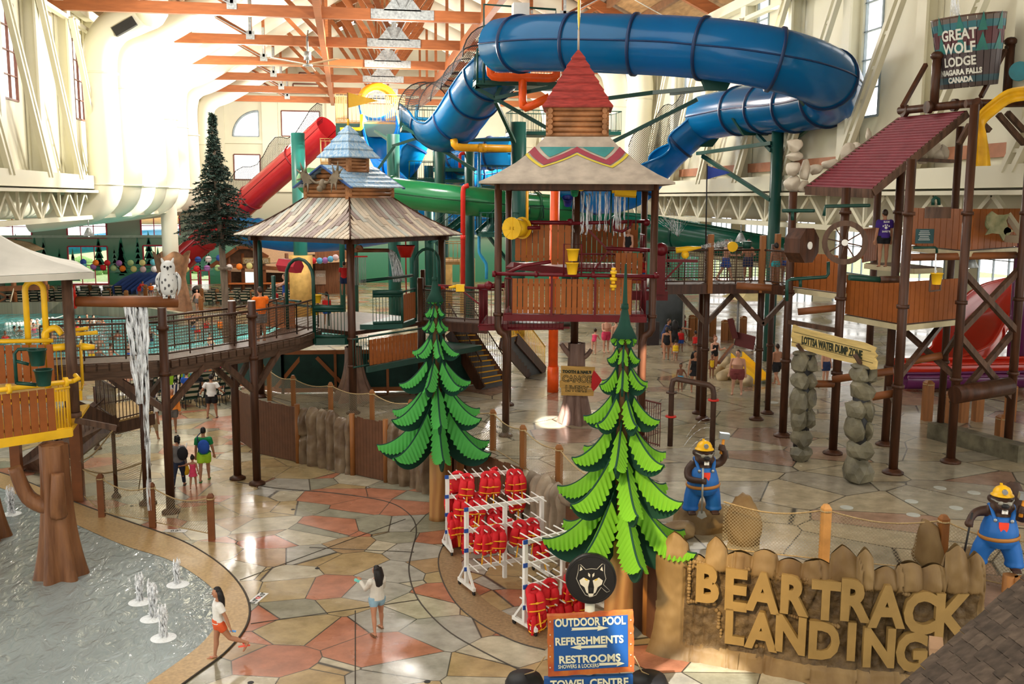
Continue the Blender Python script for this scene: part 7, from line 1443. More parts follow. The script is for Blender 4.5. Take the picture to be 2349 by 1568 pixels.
# ------------------------------------------------------------------ fabric trees
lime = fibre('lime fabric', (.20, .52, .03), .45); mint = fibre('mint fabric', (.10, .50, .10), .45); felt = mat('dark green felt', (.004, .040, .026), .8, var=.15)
lime.node_tree.nodes['Principled BSDF'].inputs['Roughness'].default_value = .75; mint.node_tree.nodes['Principled BSDF'].inputs['Roughness'].default_value = .75
for m_ in (lime, mint): m_.node_tree.nodes['Principled BSDF'].inputs['Coat Weight'].default_value = 0
tw = mat('carved tree trunk', (.42, .21, .07), .5, scale=1.3, wave=7, col2=(.30, .13, .04), stretch=(1, 1, .25), bump=.25)
def fabric_tree(label, P, tiers, ztop, spire, cl, rT, seed, lean=(0, 0)):
 t = thing('fabric_tree', label, 'tree', P); rr = random.Random(seed); X = lambda z: V((lean[0]*z, lean[1]*z, z)); zb = tiers[-1][0]
 mb = MB(); mb.tube([X(0), X(.15), X(zb*.5), X(zb+.15)], [rT*1.04, rT, rT*.93, rT*.86], 24); mb.build('lower_trunk', tw, t)
 mb = MB(); mb.tube([X(zb), X(lerp(zb, ztop, .5)), X(ztop)], [rT*.55, rT*.4, .09], 14); mb.build('upper_trunk', mat('brown felt trunk', (.10, .05, .02), .8), t)
 mb = MB(); mb.tube([X(ztop-.25), X(ztop), X(ztop+.35), X(spire)], [.26, .13, .055, .02], 10, smooth=True); mb.tube([X(ztop+.32), X(ztop+.42)], [.08, .07], 8); mb.build('spire', felt, t)
 for i, (z, rad, n, ph) in enumerate(tiers):
  for k in range(n):
   a = 2*math.pi*(k+ph)/n+rr.uniform(-.05, .05); d = V((math.cos(a), math.sin(a), 0)); s_ = V((-d.y, d.x, 0)); c_ = X(z); L_ = rad*rr.uniform(.94, 1.05); zt_ = L_*.82; r0 = .10+.05*rad
   def ridge(u): return c_+d*lerp(r0, L_, u)+V((0, 0, zt_*(1-u)**1.5-.04*rad*math.sin(u*math.pi)+.06*rad*u**3))
   fold = rr.uniform(0, 6); nf = 5+int(rad*6); asym = rr.uniform(.8, 1.2)
   hang = lambda u, e: (.05+.34*rad*math.sin(min(1, u*1.0)*math.pi)**.6*(1-.70*u)+.012*math.sin(u*nf*6.28+fold))*(asym if e > 0 else 2-asym)
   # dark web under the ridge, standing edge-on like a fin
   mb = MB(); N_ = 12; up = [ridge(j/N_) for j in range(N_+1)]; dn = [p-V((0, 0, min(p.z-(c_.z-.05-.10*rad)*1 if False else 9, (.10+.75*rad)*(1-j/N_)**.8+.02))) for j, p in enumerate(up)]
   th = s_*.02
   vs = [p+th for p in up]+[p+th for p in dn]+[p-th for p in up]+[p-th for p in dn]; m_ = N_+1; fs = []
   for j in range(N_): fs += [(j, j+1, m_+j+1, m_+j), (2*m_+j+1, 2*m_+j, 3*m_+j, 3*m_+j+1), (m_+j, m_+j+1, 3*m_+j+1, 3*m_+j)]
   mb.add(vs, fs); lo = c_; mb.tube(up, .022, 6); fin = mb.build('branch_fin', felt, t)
   mb = MB()
   for e in (-1, 1):
    def wing(u, v, e=e):
     uu = .14+.85*u; p = ridge(uu); h = hang(uu, e)*v; wv = .035*(.4+rad*.5)*math.sin(uu*nf*6.28+fold+e)*v; spread = (.03+.11*rad*math.sin(uu*math.pi)**.6)
     return p+s_*e*(.02+spread*v**.8+wv)-V((0, 0, h))+d*(-.02*v)
    mb.grid(wing, max(18, nf*4), 5)
   mb.build('leaf_cloth', cl, fin)
 return t
p1 = G(1005, 1190, 0); sc1 = HT(p1, 1015)
TR1 = [(lambda y: HT(p1, y))(y) for y in (690, 715, 745, 790, 850, 915, 975)]
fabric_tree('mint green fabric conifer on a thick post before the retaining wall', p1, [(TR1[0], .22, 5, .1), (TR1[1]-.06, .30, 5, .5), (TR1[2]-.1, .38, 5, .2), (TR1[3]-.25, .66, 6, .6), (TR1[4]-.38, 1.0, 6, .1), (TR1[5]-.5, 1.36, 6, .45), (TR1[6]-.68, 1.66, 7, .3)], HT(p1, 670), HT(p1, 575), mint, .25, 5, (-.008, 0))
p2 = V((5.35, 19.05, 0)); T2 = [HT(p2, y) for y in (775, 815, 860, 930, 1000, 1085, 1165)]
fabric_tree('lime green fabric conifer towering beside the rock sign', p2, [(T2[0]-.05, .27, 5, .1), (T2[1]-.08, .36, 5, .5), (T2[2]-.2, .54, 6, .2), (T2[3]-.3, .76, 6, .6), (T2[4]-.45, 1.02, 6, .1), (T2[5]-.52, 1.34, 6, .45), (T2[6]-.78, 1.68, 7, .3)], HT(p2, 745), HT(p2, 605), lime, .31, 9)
# ------------------------------------------------------------------ life vest racks
vred = mat('vest red nylon', (.58, .012, .02), .6, var=.2, scale=4); vyel = mat('vest yellow strap', (.85, .42, .02), .5)
def vest_proto():
 t = thing('life_vest', 'x', 'life vest'); mb = MB()
 for s in (-1, 1):
  mb.tube(spline([(s*.07, 0, -.02), (s*.10, -.03, -.12), (s*.10, -.03, -.28), (s*.09, -.02, -.42), (s*.08, 0, -.5)], 2), [.05, .075, .085, .09, .09, .09, .085, .075, .05], 10, ell=(1.15, .6), up=(0, 1, 0))
 mb.build('front_panels', vred, t)
 mb = MB(); mb.tube(spline([(-.12, .03, -.12), (-.12, .07, .04), (0, .12, .10), (.12, .07, .04), (.12, .03, -.12)], 3), .06, 8, ell=(1, .75)); mb.tube([(0, .06, .02), (0, .09, -.18), (0, .08, -.42)], [.1, .13, .1], 10, ell=(1.3, .45), up=(0, 1, 0)); mb.build('collar', vred, t)
 mb = MB()
 for z_ in (-.22, -.38): mb.tube([(.19*math.cos(k*math.pi/6), .105*math.sin(k*math.pi/6)-.005, z_) for k in range(12)], .014, 5, closed=True)
 mb.bar((.02, -.09, -.42), (.03, -.1, -.72), .03, .006); mb.box((0, -.1, -.22), (.05, .03, .04)); mb.build('strap', vyel, t); return t
VP = vest_proto(); VP_used = [False]
def rack(name_lab, aT, bT, rows, nposts, npegs, seed, legs):
 a, b = G(*aT[:2], aT[2]), G(*bT[:2], bT[2]); b.z = a.z; t = thing('vest_rack', name_lab, 'rack', (a.x, a.y, 0)); d = (b-a).normalized(); n_ = V((d.y, -d.x, 0)); H = a.z
 for k in range(nposts): p = a.lerp(b, k/(nposts-1)); mb = MB(); mb.bar(up_(p, .12), up_(p, H), .085, .085, (d.x, d.y, 0)); mb.build('upright', white, t, True)
 for h in rows: mb = MB(); mb.bar(up_(a, H*h-.03), up_(b, H*h-.03), .05, .09); mb.build('rail', white, t, True)
 pegs = []
 for h in rows:
  for k in range(npegs):
   p = up_(a.lerp(b, (k+.6)/npegs), H*h-.02); mb = MB(); mb.cyl(p-n_*.36+V((0, 0, .06)), p+n_*.36+V((0, 0, .02)), .016, n=6); mb.build('peg', white, t, True); pegs.append(p)
 for p in (a, b):
  mb = MB(); mb.bar(up_(p, .14)-n_*.42, up_(p, .14)+n_*.42, .07, .08)
  for s in (-1, 1): mb.bar(up_(p, .16)+n_*s*.38, up_(p, .62), .05, .05)
  mb.build('foot', white, t, True)
  for s in (-1, 1): mb = MB(); w_ = up_(p, .05)+n_*s*.38; mb.cyl(w_-d*.02, w_+d*.02, .05, n=10); mb.build('caster', blackm, t, True)
 mb = MB()
 for h in rows: q = up_(a, H*h-.05)-d*.03+n_*.05; mb.bar(q, q+V((0, 0, .09)), .03, .1, (d.x, d.y, 0))
 mb.build('size_label', mat('blue label', (.02, .08, .35), .5), t, True); return t, a, b, d, n_, H
ROWS = (1.0, .74, .50, .27)
RA = rack('far white life vest rack, rearmost of the three in a row', (1026, 1092, 1.98), (1190, 1077, 1.98), ROWS, 3, 9, 1, 0)
RB = rack('middle white life vest rack of the three in a row', (1070, 1166, 1.95), (1243, 1139, 1.95), ROWS, 3, 9, 2, 0)
RC = rack('near white life vest rack beside the direction sign', (1205, 1240, 1.95), (1374, 1200, 1.95), ROWS, 3, 9, 3, 0)
VEST = {0: (RA, 'far rack', [(.18, 1.0), (.24, 1.0), (.52, 1.0), (.60, 1.0), (.66, 1.0), (.88, 1.0), (.95, 1.0), (.08, .74), (.15, .74), (.34, .74), (.42, .74), (.9, .74), (.97, .74), (.06, .5), (.13, .5), (.3, .5), (.37, .5), (.6, .5), (.68, .5), (.1, .27), (.18, .27), (.25, .27)]),
  1: (RB, 'middle rack', [(.16, .74), (.22, .74), (.36, .74), (.58, .74), (.64, .74), (.82, .74), (.9, .5)]),
  2: (RC, 'near rack', [(.64, 1.0), (.72, 1.0), (.8, 1.0), (.88, 1.0), (.95, 1.0), (.98, .74), (.9, .74), (.52, .5), (.6, .5), (.7, .5), (.3, .27), (.42, .27), (.55, .27), (.12, .27), (.25, .5), (.68, .27), (.04, .5), (.05, .27)])}
for key, (rk, nm_, lst) in VEST.items():
 t, a, b, d, n_, H = rk; rr = random.Random(key)
 rn = {1.0: 'top', .74: 'second', .5: 'third', .27: 'lowest'}; seen = {}
 for f, h in sorted(lst, key=lambda q: (-q[1], q[0])):
  seen[h] = seen.get(h, 0)+1; side = 1 if (rr.random() < .72 or key == 2) else -1
  p = up_(a.lerp(b, f), H*h-.07)+n_*side*.24; v = VP if not VP_used[0] else copy_tree(VP); VP_used[0] = True; v.location = p; v.rotation_euler = (rr.uniform(-.15, .15), rr.uniform(-.2, .2), math.atan2(n_.y, n_.x)*1+math.pi/2+rr.uniform(-.5, .5)+(math.pi if side < 0 else 0))
  k_ = [q for q in sorted(lst) if q[1] == h]; o_ = ORD[seen[h]-1]; tag(v, 'red life vest, %s from left on the %s row of the %s' % (o_, rn[h], nm_), 'life vest', 'red life vests on the racks')
# ------------------------------------------------------------------ direction sign with wolf disc
DS = thing('direction_sign', 'blue direction board in a red wooden frame with round wolf disc on top', 'sign', V((3.95, 15.85, 0)), R(-10)); sgnblue = mat('sign blue', (.012, .075, .26), .45, var=.06); sred = mat('weathered red frame', (.34, .055, .02), .55, scale=5, col2=(.46, .15, .03)); cr = mat('sign cream', (.62, .62, .45), .5)
def dl(px, py, v=-.1): return LOC(DS, px, py, v)
mb = MB(); a, b = dl(1253, 1412), dl(1455, 1548); q = [dl(1255, 1413), dl(1453, 1402), dl(1455, 1540), dl(1258, 1551)]; rr = random.Random(8); edge = []
for i in range(4):
 p0, p1 = q[i], q[(i+1) % 4]; n = 14
 for k in range(n): edge.append(p0.lerp(p1, k/n)+V((rr.uniform(-.008, .008), 0, rr.uniform(-.008, .008))))
mb.plate(edge, (0, .10, 0)); mb.build('frame_board', sred, DS)
q2 = [dl(1270, 1421, -.11), dl(1440, 1410, -.11), dl(1441, 1528, -.11), dl(1271, 1539, -.11)]; mb = MB(); mb.plate(q2, (0, .03, 0)); mb.build('blue_panel', sgnblue, DS)
mb = MB()
for px in (1262, 1447):
 for py in (1425, 1455, 1480, 1505, 1530): c_ = dl(px, py-(4 if px > 1400 else 0), -.105); mb.cyl(c_, c_+V((0, -.012, 0)), .012, n=8)
mb.build('bolts', mat('bolt', (.5, .45, .35), .4), DS)
k_ = (DS.location-CAM).length/FPX; tl = V((1, 0, .055)).normalized()
def sline(txt, px, py, hpx, wpx, bold=.006):
 me = text_mesh(txt, 1.0, .003, 0, 'CENTER'); xs = [v.co.x for v in me.vertices]; ys = [v.co.y for v in me.vertices]; W_, H_ = max(xs)-min(xs), max(ys)-min(ys); bpy.data.meshes.remove(me)
 p = dl(px, py, -.118); sz = hpx*k_/H_; me = text_mesh(txt, sz, .003, bold, 'CENTER'); ys = [v.co.y for v in me.vertices]; cx = [v.co.x for v in me.vertices]; me.transform(Matrix.Translation((-(max(cx)+min(cx))/2, -(max(ys)+min(ys))/2, 0))); me.transform(Matrix.Diagonal((wpx*k_/(max(cx)-min(cx)), 1, 1, 1))); me.transform(plane_m4(p, tl, (0, 0, 1))); me.materials.append(cr); o = bpy.data.objects.new('lettering', me); COL.objects.link(o); o.parent = DS
def arrow(px, py, w_, dirn):
 p = dl(px, py, -.116); L_, h = w_*k_, 8*k_; pts = [(-.5, -.35), (.22, -.3), (.2, -.75), (.5, 0), (.2, .75), (.22, .3), (-.5, .4), (-.47, .05)]; P_ = [p+tl*(x*L_*dirn)+V((0, 0, z_*h)) for x, z_ in pts]; mb = MB(); mb.plate(P_ if dirn > 0 else P_[::-1], (0, .005, 0)); mb.build('arrow', cr, DS)
sline('OUTDOOR POOL', 1354, 1425, 17, 148); arrow(1353, 1441, 78, 1); sline('REFRESHMENTS', 1352, 1468, 16, 143); arrow(1351, 1483, 78, -1); sline('RESTROOMS', 1353, 1510, 16, 129); sline('SHOWERS & LOCKERS', 1327, 1527, 8, 85, .001); arrow(1403, 1522, 54, 1)
mb = MB(); q = [dl(1248, 1556, -.1), dl(1452, 1549, -.1), dl(1452, 1680, -.1), dl(1248, 1690, -.1)]; mb.plate(q, (0, .1, 0)); mb.build('lower_board', sgnblue, DS); sline('TOWEL CENTRE', 1352, 1566, 17, 165)
mb = MB(); mb.cyl((0, .05, 0), (0, .05, dl(1355, 1350).z), .085, n=14); mb.build('post', mat('white post', (.5, .5, .42), .5), DS)
WD = thing('wolf_disc', 'black round disc with a wolf head emblem above the direction board', 'sign', DS.matrix_world @ V((0, 0, 0))); bpy.data.objects.remove(WD)
cD = dl(1356, 1329, -.08); rD = 53*k_; mb = MB(); mb.cyl(cD+V((0, .14, 0)), cD, rD, n=40); mb.tube([cD+V((rD*.93*math.cos(k*math.pi/24), -.004, rD*.93*math.sin(k*math.pi/24))) for k in range(48)], .006, 4, closed=True); dsc = mb.build('wolf_disc', mat('glossy black', (.008, .008, .009), .3), DS)
gw = mat('wolf grey', (.33, .32, .28), .6)
def wp(x, y, l=0): return cD+V((x*rD, -.008-l*.002, y*rD))
wolf = {'outline': [(-.5, .62), (-.42, .62), (-.22, .42), (0, .46), (.22, .44), (.42, .66), (.52, .64), (.52, .30), (.58, .05), (.48, -.18), (.75, -.45), (.62, -.50), (.52, -.42), (.40, -.30), (.2, -.62), (0, -.70), (-.22, -.62), (-.42, -.30), (-.58, .05), (-.52, .30)]}
mb = MB(); ol = [wp(*p) for p in wolf['outline']]; mb.tube(ol, .006, 4, closed=True); mb.build('wolf_outline', gw, dsc)
mb = MB()
for s in (-1, 1):
 for poly in ([(.06, -.02), (.3, .10), (.46, -.02), (.42, -.18), (.26, -.30), (.18, -.52), (.10, -.56), (.12, -.30)], [(.05, .10), (.12, .18), (.12, .30), (.04, .22)], [(.34, .42), (.42, .56), (.46, .36)]): P_ = [wp(s*x, y, 1) for x, y in poly]; mb.quad(*(P_ if s > 0 else P_[::-1]))
mb.quad(*[wp(x, y, 1) for x, y in ((-.12, -.56), (.12, -.56), (.05, -.7), (0, -.66), (-.05, -.72))]); mb.build('wolf_face', mat('wolf pale', (.50, .48, .40), .6), dsc)
mb = MB()
for s in (-1, 1): mb.quad(*[wp(s*x, y, 2) for x, y in ((.12, .0), (.24, .07), (.26, .02), (.16, -.04))][::s])
mb.build('wolf_eyes', mat('wolf amber', (.5, .35, .03), .5), dsc); mb = MB(); mb.quad(*[wp(x, y, 3) for x, y in ((-.09, -.30), (.09, -.30), (.06, -.42), (0, -.46), (-.06, -.42))]); mb.build('wolf_nose', blackm, dsc)
# dark round planters at the bottom edge with their guy ropes
for i, (px, lab) in enumerate(((1203, 'left'), (1487, 'right'))):
 p = G(px, 1600, 0); mb = MB(); mb.lathe([(.34, 0), (.36, .3), (.30, .42), (.02, .46)], n=20); o = mb.build('stanchion_base', blackm, None, loc=p); tag(o, 'black domed weight %s of the direction sign at the bottom edge' % lab, 'weight'); mb = MB(); e = DS.matrix_basis @ dl(1250 if i == 0 else 1455, 1505); mb.tube([p+V((0, 0, .45)), p.lerp(e, .5)+V((0, 0, .12)), e], .012, 5); tag(mb.build('guy_rope', ropemat), 'thin rope from the sign to the %s black weight' % lab, 'rope')
# ------------------------------------------------------------------ shingled roof at bottom right
SR = thing('shingle_roof', 'brown shingled hut roof filling the bottom right corner', 'roof', D(2300, 1560, 11)); e0, e1 = D(2050, 1600, 12.6), D(2380, 1310, 12.6); e1 = D(2370, 1318, 14.2); in0 = D(2250, 1720, 9.3); in1 = D(2600, 1420, 10.5)
shm = mat('brown asphalt shingle', (.085, .062, .045), .8, var=.4, scale=5, stretch=(1, 1, 1), bump=.3); mb = MB(); rr = random.Random(4); ex = (e1-e0); rows = 11; nr = (in0-e0).cross(ex).normalized(); nr = nr if nr.z > 0 else -nr
for j in range(rows):
 n = 11; off = rr.random()
 for k in range(-1, n+1):
  u0, u1 = (k+off)/n, (k+off+.97)/n; v0, v1 = (j-.25)/rows, (j+1)/rows; f = lambda u, v: e0.lerp(e1, u).lerp(in0.lerp(in1, u), v); mb.cur = rr.randrange(3); l0 = .06+rr.uniform(0, .03)
  qd = [f(u0, v0)+nr*l0, f(u1, v0)+nr*l0, f(u1, v1)+nr*.008, f(u0, v1)+nr*.008]; mb.add(qd+[p-nr*.02 for p in qd], [(0, 1, 2, 3), (4, 5, 1, 0), (7, 4, 0, 3), (5, 6, 2, 1)])
mb.build('shingles', [shm, mat('dark shingle', (.068, .05, .036), .8, var=.4, scale=5), mat('light shingle', (.10, .073, .052), .8, var=.4, scale=5)], SR, True); mb = MB(); mb.plate([e0-V((0, 0, .03)), e1-V((0, 0, .03)), in1-V((0, 0, .03)), in0-V((0, 0, .03))], (0, 0, -.08)); mb.build('deck', plankdark, SR, True)
mb = MB(); p = D(2148, 1478, 13.6); mb.box(p+V((0, 0, -.05)), (.2, .5, .16), R(-30)); mb.build('rafter_end', mat('pale rafter', (.42, .26, .15), .5), SR, True)
# ------------------------------------------------------------------ beaver miner statues
fur = mat('brown sculpted fur', (.045, .022, .014), .5, var=.3, scale=6, bump=.2); ovr = mat('blue overalls', (.012, .115, .40), .5, var=.08, scale=2); lth = mat('leather belt', (.36, .15, .03), .5); hel = mat('yellow helmet', (.75, .42, .01), .3); stl = mat('grey steel', (.30, .33, .35), .35, .6)
def remesh(mb, name, m, parent, vox, smooth=3, world=False):
 me = mb.mesh(name, [m]); o = bpy.data.objects.new(name, me); COL.objects.link(o); r_ = o.modifiers.new('r', 'REMESH'); r_.mode = 'VOXEL'; r_.voxel_size = vox; r_.use_smooth_shade = True
 if smooth: s_ = o.modifiers.new('s', 'SMOOTH'); s_.iterations = smooth; s_.factor = .5
 dg = bpy.context.evaluated_depsgraph_get(); dg.update(); m2 = bpy.data.meshes.new_from_object(o.evaluated_get(dg)); bpy.data.objects.remove(o); bpy.data.meshes.remove(me); m2.name = name; o = bpy.data.objects.new(name, m2); COL.objects.link(o)
 if not m2.materials: m2.materials.append(m)
 if world: m2.transform(parent_mw(parent).inverted())
 o.parent = parent; return o
def hand(mb, c_, along_, across, r=.055, grip=True):
 """palm with four curled fingers and a thumb round a shaft at c_"""
 al = V(along_).normalized(); ac = V(across).normalized(); th = al.cross(ac).normalized(); mb.sph(c_, r*1.25, 8, (1, 1, 1))
 for k in range(4):
  b = V(c_)+al*((k-1.5)*r*.62)+ac*r*.7; mb.tube([b-th*r*.3, b+ac*r*.55, b+ac*r*.5+th*r*.9, b-ac*r*.2+th*r*1.25], [r*.38, r*.38, r*.34, r*.26], 6)
 b = V(c_)-al*r*.9; mb.tube([b, b+th*r*.8-al*r*.3, b+th*r*1.3+ac*r*.4-al*r*.1], [r*.42, r*.4, r*.28], 6)
def beaver(label, P, rz, legs, armL, armR, tail, H=1.62):
 t = thing('beaver_statue', label, 'statue', P, rz); k = H/1.62; mb = MB()
 mb.tube([(0, .0, .72), (0, -.02, .95), (0, 0, 1.12), (0, .0, 1.24)], [.30, .27, .22, .15], 14); mb.sph((0, -.05, 1.33), .20, 14, (1.05, 1.0, .95)); mb.sph((0, -.20, 1.29), .15, 12, (1.1, .9, .85)); mb.sph((-.13, -.1, 1.22), .12, 10); mb.sph((.13, -.1, 1.22), .12, 10)
 for s in (-1, 1): mb.sph((s*.21, .03, 1.38), .075, 8, (.6, .9, 1))
 for s, A in ((-1, armR), (1, armL)):
  P_ = [V((s*.20, 0, 1.13))]+[V(p) for p in A]; mb.tube(spline(P_, 3), [lerp(.115, .062, j/(3*(len(P_)-1))) for j in range(3*(len(P_)-1)+1)], 10);
  hand(mb, A[-1], (0, 0, 1) if s < 0 else (.2, 0, 1), (-s, -.2, 0), .062)
 for s, (x, y) in zip((-1, 1), legs):
  mb.tube([(s*.12, 0, .75), (x, y, .3), (x, y-.02, .06)], .1, 8); mb.sph((x, y-.10, .05), .11, 10, (1, 1.5, .55))
  for q in (-1, 0, 1): mb.sph((x+q*.06, y-.24, .04), .038, 6, (1, 1.4, .9))
 if tail: mb.tube([(0, .1, .8), (.08, .36, .8), (.2, .42, 1.1), (.3, .42, 1.42), (.33, .42, 1.62)], [.1, .17, .26, .26, .1], 12, ell=(1, .3), up=(0, 1, 0))
 body = remesh(mb, 'body', fur, t, .022, 2)
 mb = MB(); mb.tube([(0, 0, .50), (0, -.02, .62), (0, -.03, .80), (0, -.03, .98), (0, -.03, 1.08)], [.30, .36, .345, .29, .235], 16)
 for s, (x, y) in zip((-1, 1), legs): mb.tube([(s*.15, 0, .58), (lerp(s*.15, x, .7), y*.5, .36), (x, y, .17), (x, y, .09)], [.22, .185, .165, .175], 14); mb.tube([(x+.14*math.cos(q*math.pi/6), y+.14*math.sin(q*math.pi/6), .11) for q in range(12)], .055, 6, closed=True)
 remesh(mb, 'overalls', ovr, t, .024, 3)
 mb = MB()
 for s in (-1, 1): mb.tube(spline([(s*.15, -.275, 1.02), (s*.19, -.20, 1.18), (s*.20, -.02, 1.27), (s*.16, .2, 1.15)], 4), .045, 8, ell=(1, .55))
 mb.build('straps', ovr, t); mb = MB()
 for s in (-1, 1): mb.sph((s*.15, -.295, 1.03), .04, 8, (1, .5, 1))
 mb.build('buckles', stl, t)
 mb = MB(); mb.plate([V((x, -.345+.03*abs(x)*4-(.98-z_)*.1, z_)) for x, z_ in ((-.09, 1.0), (.09, 1.0), (.085, .9), (.05, .82), (0, .79), (-.05, .82), (-.085, .9))], (0, .03, 0)); mb.build('chest_patch', mat('red patch', (.75, .05, .02), .5), t)
 mb = MB(); mb.tube([(.365*math.cos(q*math.pi/12), -.02+.365*math.sin(q*math.pi/12), .66+.02*math.cos(q*math.pi/12)) for q in range(24)], .035, 6, closed=True, ell=(.6, 1.2)); mb.box((.34, .1, .45), (.1, .2, .3)); mb.build('belt', lth, t)
 mb = MB(); mb.lathe([(.215, 0), (.205, .02), (.18, .03), (.17, .08), (.13, .15), (.06, .19), (.001, .2)], (0, -.05, 1.47), 18); mb.bar((0, -.24, 1.5), (0, .1, 1.66), .05, .03); hm = mb.build('helmet', hel, t)
 mb = MB(); mb.cyl((0, -.20, 1.58), (0, -.255, 1.575), .05, n=14); mb.build('lamp', stl, t)
 mb = MB()
 for s in (-1, 1): mb.sph((s*.075, -.30, 1.37), .055, 10, (1, .5, .8))
 mb.tube([(-.2, -.1, 1.40), (-.13, -.26, 1.39), (0, -.32, 1.38), (.13, -.26, 1.39), (.2, -.1, 1.40)], .016, 6); mb.build('goggles', mat('goggle rim', (.25, .24, .2), .3), t); mb = MB(); mb.sph((0, -.345, 1.33), .06, 10, (1.2, .7, .8)); mb.build('nose', blackm, t)
 mb = MB()
 for s in (-1, 1): mb.box((s*.028, -.325, 1.215), (.05, .03, .075))
 mb.build('teeth', white, t); mb = MB(); mb.tube(spline([(-.12, -.26, 1.27), (-.06, -.325, 1.245), (0, -.335, 1.245), (.06, -.325, 1.245), (.12, -.26, 1.27)], 3), .010, 5); mb.build('mouth_line', blackm, t)
 t.scale = (k, k, k); return t
lh = V((.40, -.05, 1.52)); rhn = V((-.10, -.42, .84))
bt = beaver('beaver statue in blue overalls raising a hammer on the tan boulder', G(1610, 1174, 2.02), R(-8), ((-.27, -.02), (.26, .0)), [(.38, .02, 1.15), (.46, -.03, 1.32), lh], [(-.34, -.02, .98), (-.34, -.2, .83), rhn], False)
def hammer(c_, up, parent):
 u = V(up).normalized(); s_ = u.cross(V((0, 1, 0))).normalized(); t = thing('hammer', 'x', 'hammer'); return t
def tool_parts(t, c_, u):
 u = V(u).normalized(); s_ = V((1, 0, 0)); s_ = (s_-u*s_.dot(u)).normalized(); mb = MB(); mb.tube([c_-u*.16, c_, c_+u*.24], [.045, .035, .03], 8); mb.build('hammer_handle', mat('orange handle', (.65, .25, .02), .5), t); mb = MB(); mb.bar(c_+u*.26-s_*.11, c_+u*.26+s_*.11, .13, .13, tuple(u)); mb.build('hammer_head', stl, t)
tool_parts(bt, lh, (.12, -.05, 1)); mb = MB(); mb.cyl(rhn+V((0, -.02, .30)), rhn+V((.0, -.02, -.72)), .022, n=8); mb.plate([rhn+V((x, -.03, z_)) for x, z_ in ((-.06, -.68), (.06, -.68), (.12, -.8), (.0, -.86), (-.10, -.8))], (0, .03, 0)); mb.build('shovel', stl, bt)
lh2, rh2 = V((.32, -.25, 1.28)), V((-.62, -.25, .92))
b2 = beaver('beaver statue in blue overalls leaning on a staff at the right edge', G(2285, 1300, 1.9), R(-22), ((-.34, .0), (.30, -.08)), [(.42, .02, 1.02), (.42, -.15, 1.12), lh2], [(-.36, -.04, 1.12), (-.5, -.12, 1.08), rh2], True)
tool_parts(b2, lh2, (.10, -.1, 1)); mb = MB(); mb.cyl(rh2+V((.06, 0, .22)), rh2+V((-.06, 0, -.85)), .02, n=8); mb.build('staff', blackm, b2)
for i, (px, py) in enumerate(((2318, 1318), (2345, 1325))): p = G(px, py, 1.85); mb = MB(); mb.cyl((p.x, p.y, 0), p, .14, n=12); o = mb.build('log_stump', orw); tag(o, 'orange cut log post, %s under the right beaver statue' % ('left one' if i == 0 else 'right one'), 'log post')
p = G(2340, 1290, 1.9)
# ------------------------------------------------------------------ people
SK_ = {'l': mat('fair skin', (.58, .31, .21), .5, var=.06), 't': mat('tan skin', (.40, .19, .11), .5, var=.06), 'b': mat('brown skin', (.24, .105, .06), .5, var=.06)}
HR_ = {'k': mat('black hair', (.012, .010, .010), .45, var=.3, scale=14), 'd': mat('dark brown hair', (.03, .016, .010), .45, var=.3, scale=14), 'm': mat('brown hair', (.11, .05, .025), .5, var=.3, scale=14), 'g': mat('grey hair', (.30, .28, .26), .5, var=.2, scale=14), 'r': mat('auburn hair', (.20, .06, .025), .5, var=.3, scale=14)}
CLO = {}
def cloth(name, c): CLO.setdefault(name, mat('cloth '+name, c, .8, var=.12, scale=5, bump=.15, bscale=9)); return CLO[name]
CC = {'white': (.72, .71, .68), 'black': (.012, .012, .014), 'navy': (.02, .035, .10), 'blue': (.02, .08, .40), 'sky': (.10, .38, .62), 'denim': (.22, .36, .46), 'jeans': (.02, .03, .06), 'green': (.01, .22, .07), 'lime': (.35, .62, .03), 'orange': (.85, .16, .01), 'softorange': (.80, .26, .04), 'red': (.60, .02, .02), 'pink': (.62, .05, .12), 'yellow': (.78, .50, .02), 'grey': (.16, .15, .15), 'purple': (.05, .02, .20), 'floral': (.65, .10, .03), 'maroon': (.22, .05, .05), 'khaki': (.40, .32, .2), 'stripe': (.55, .52, .46), 'teal': (.02, .30, .34)}
PN = [0]
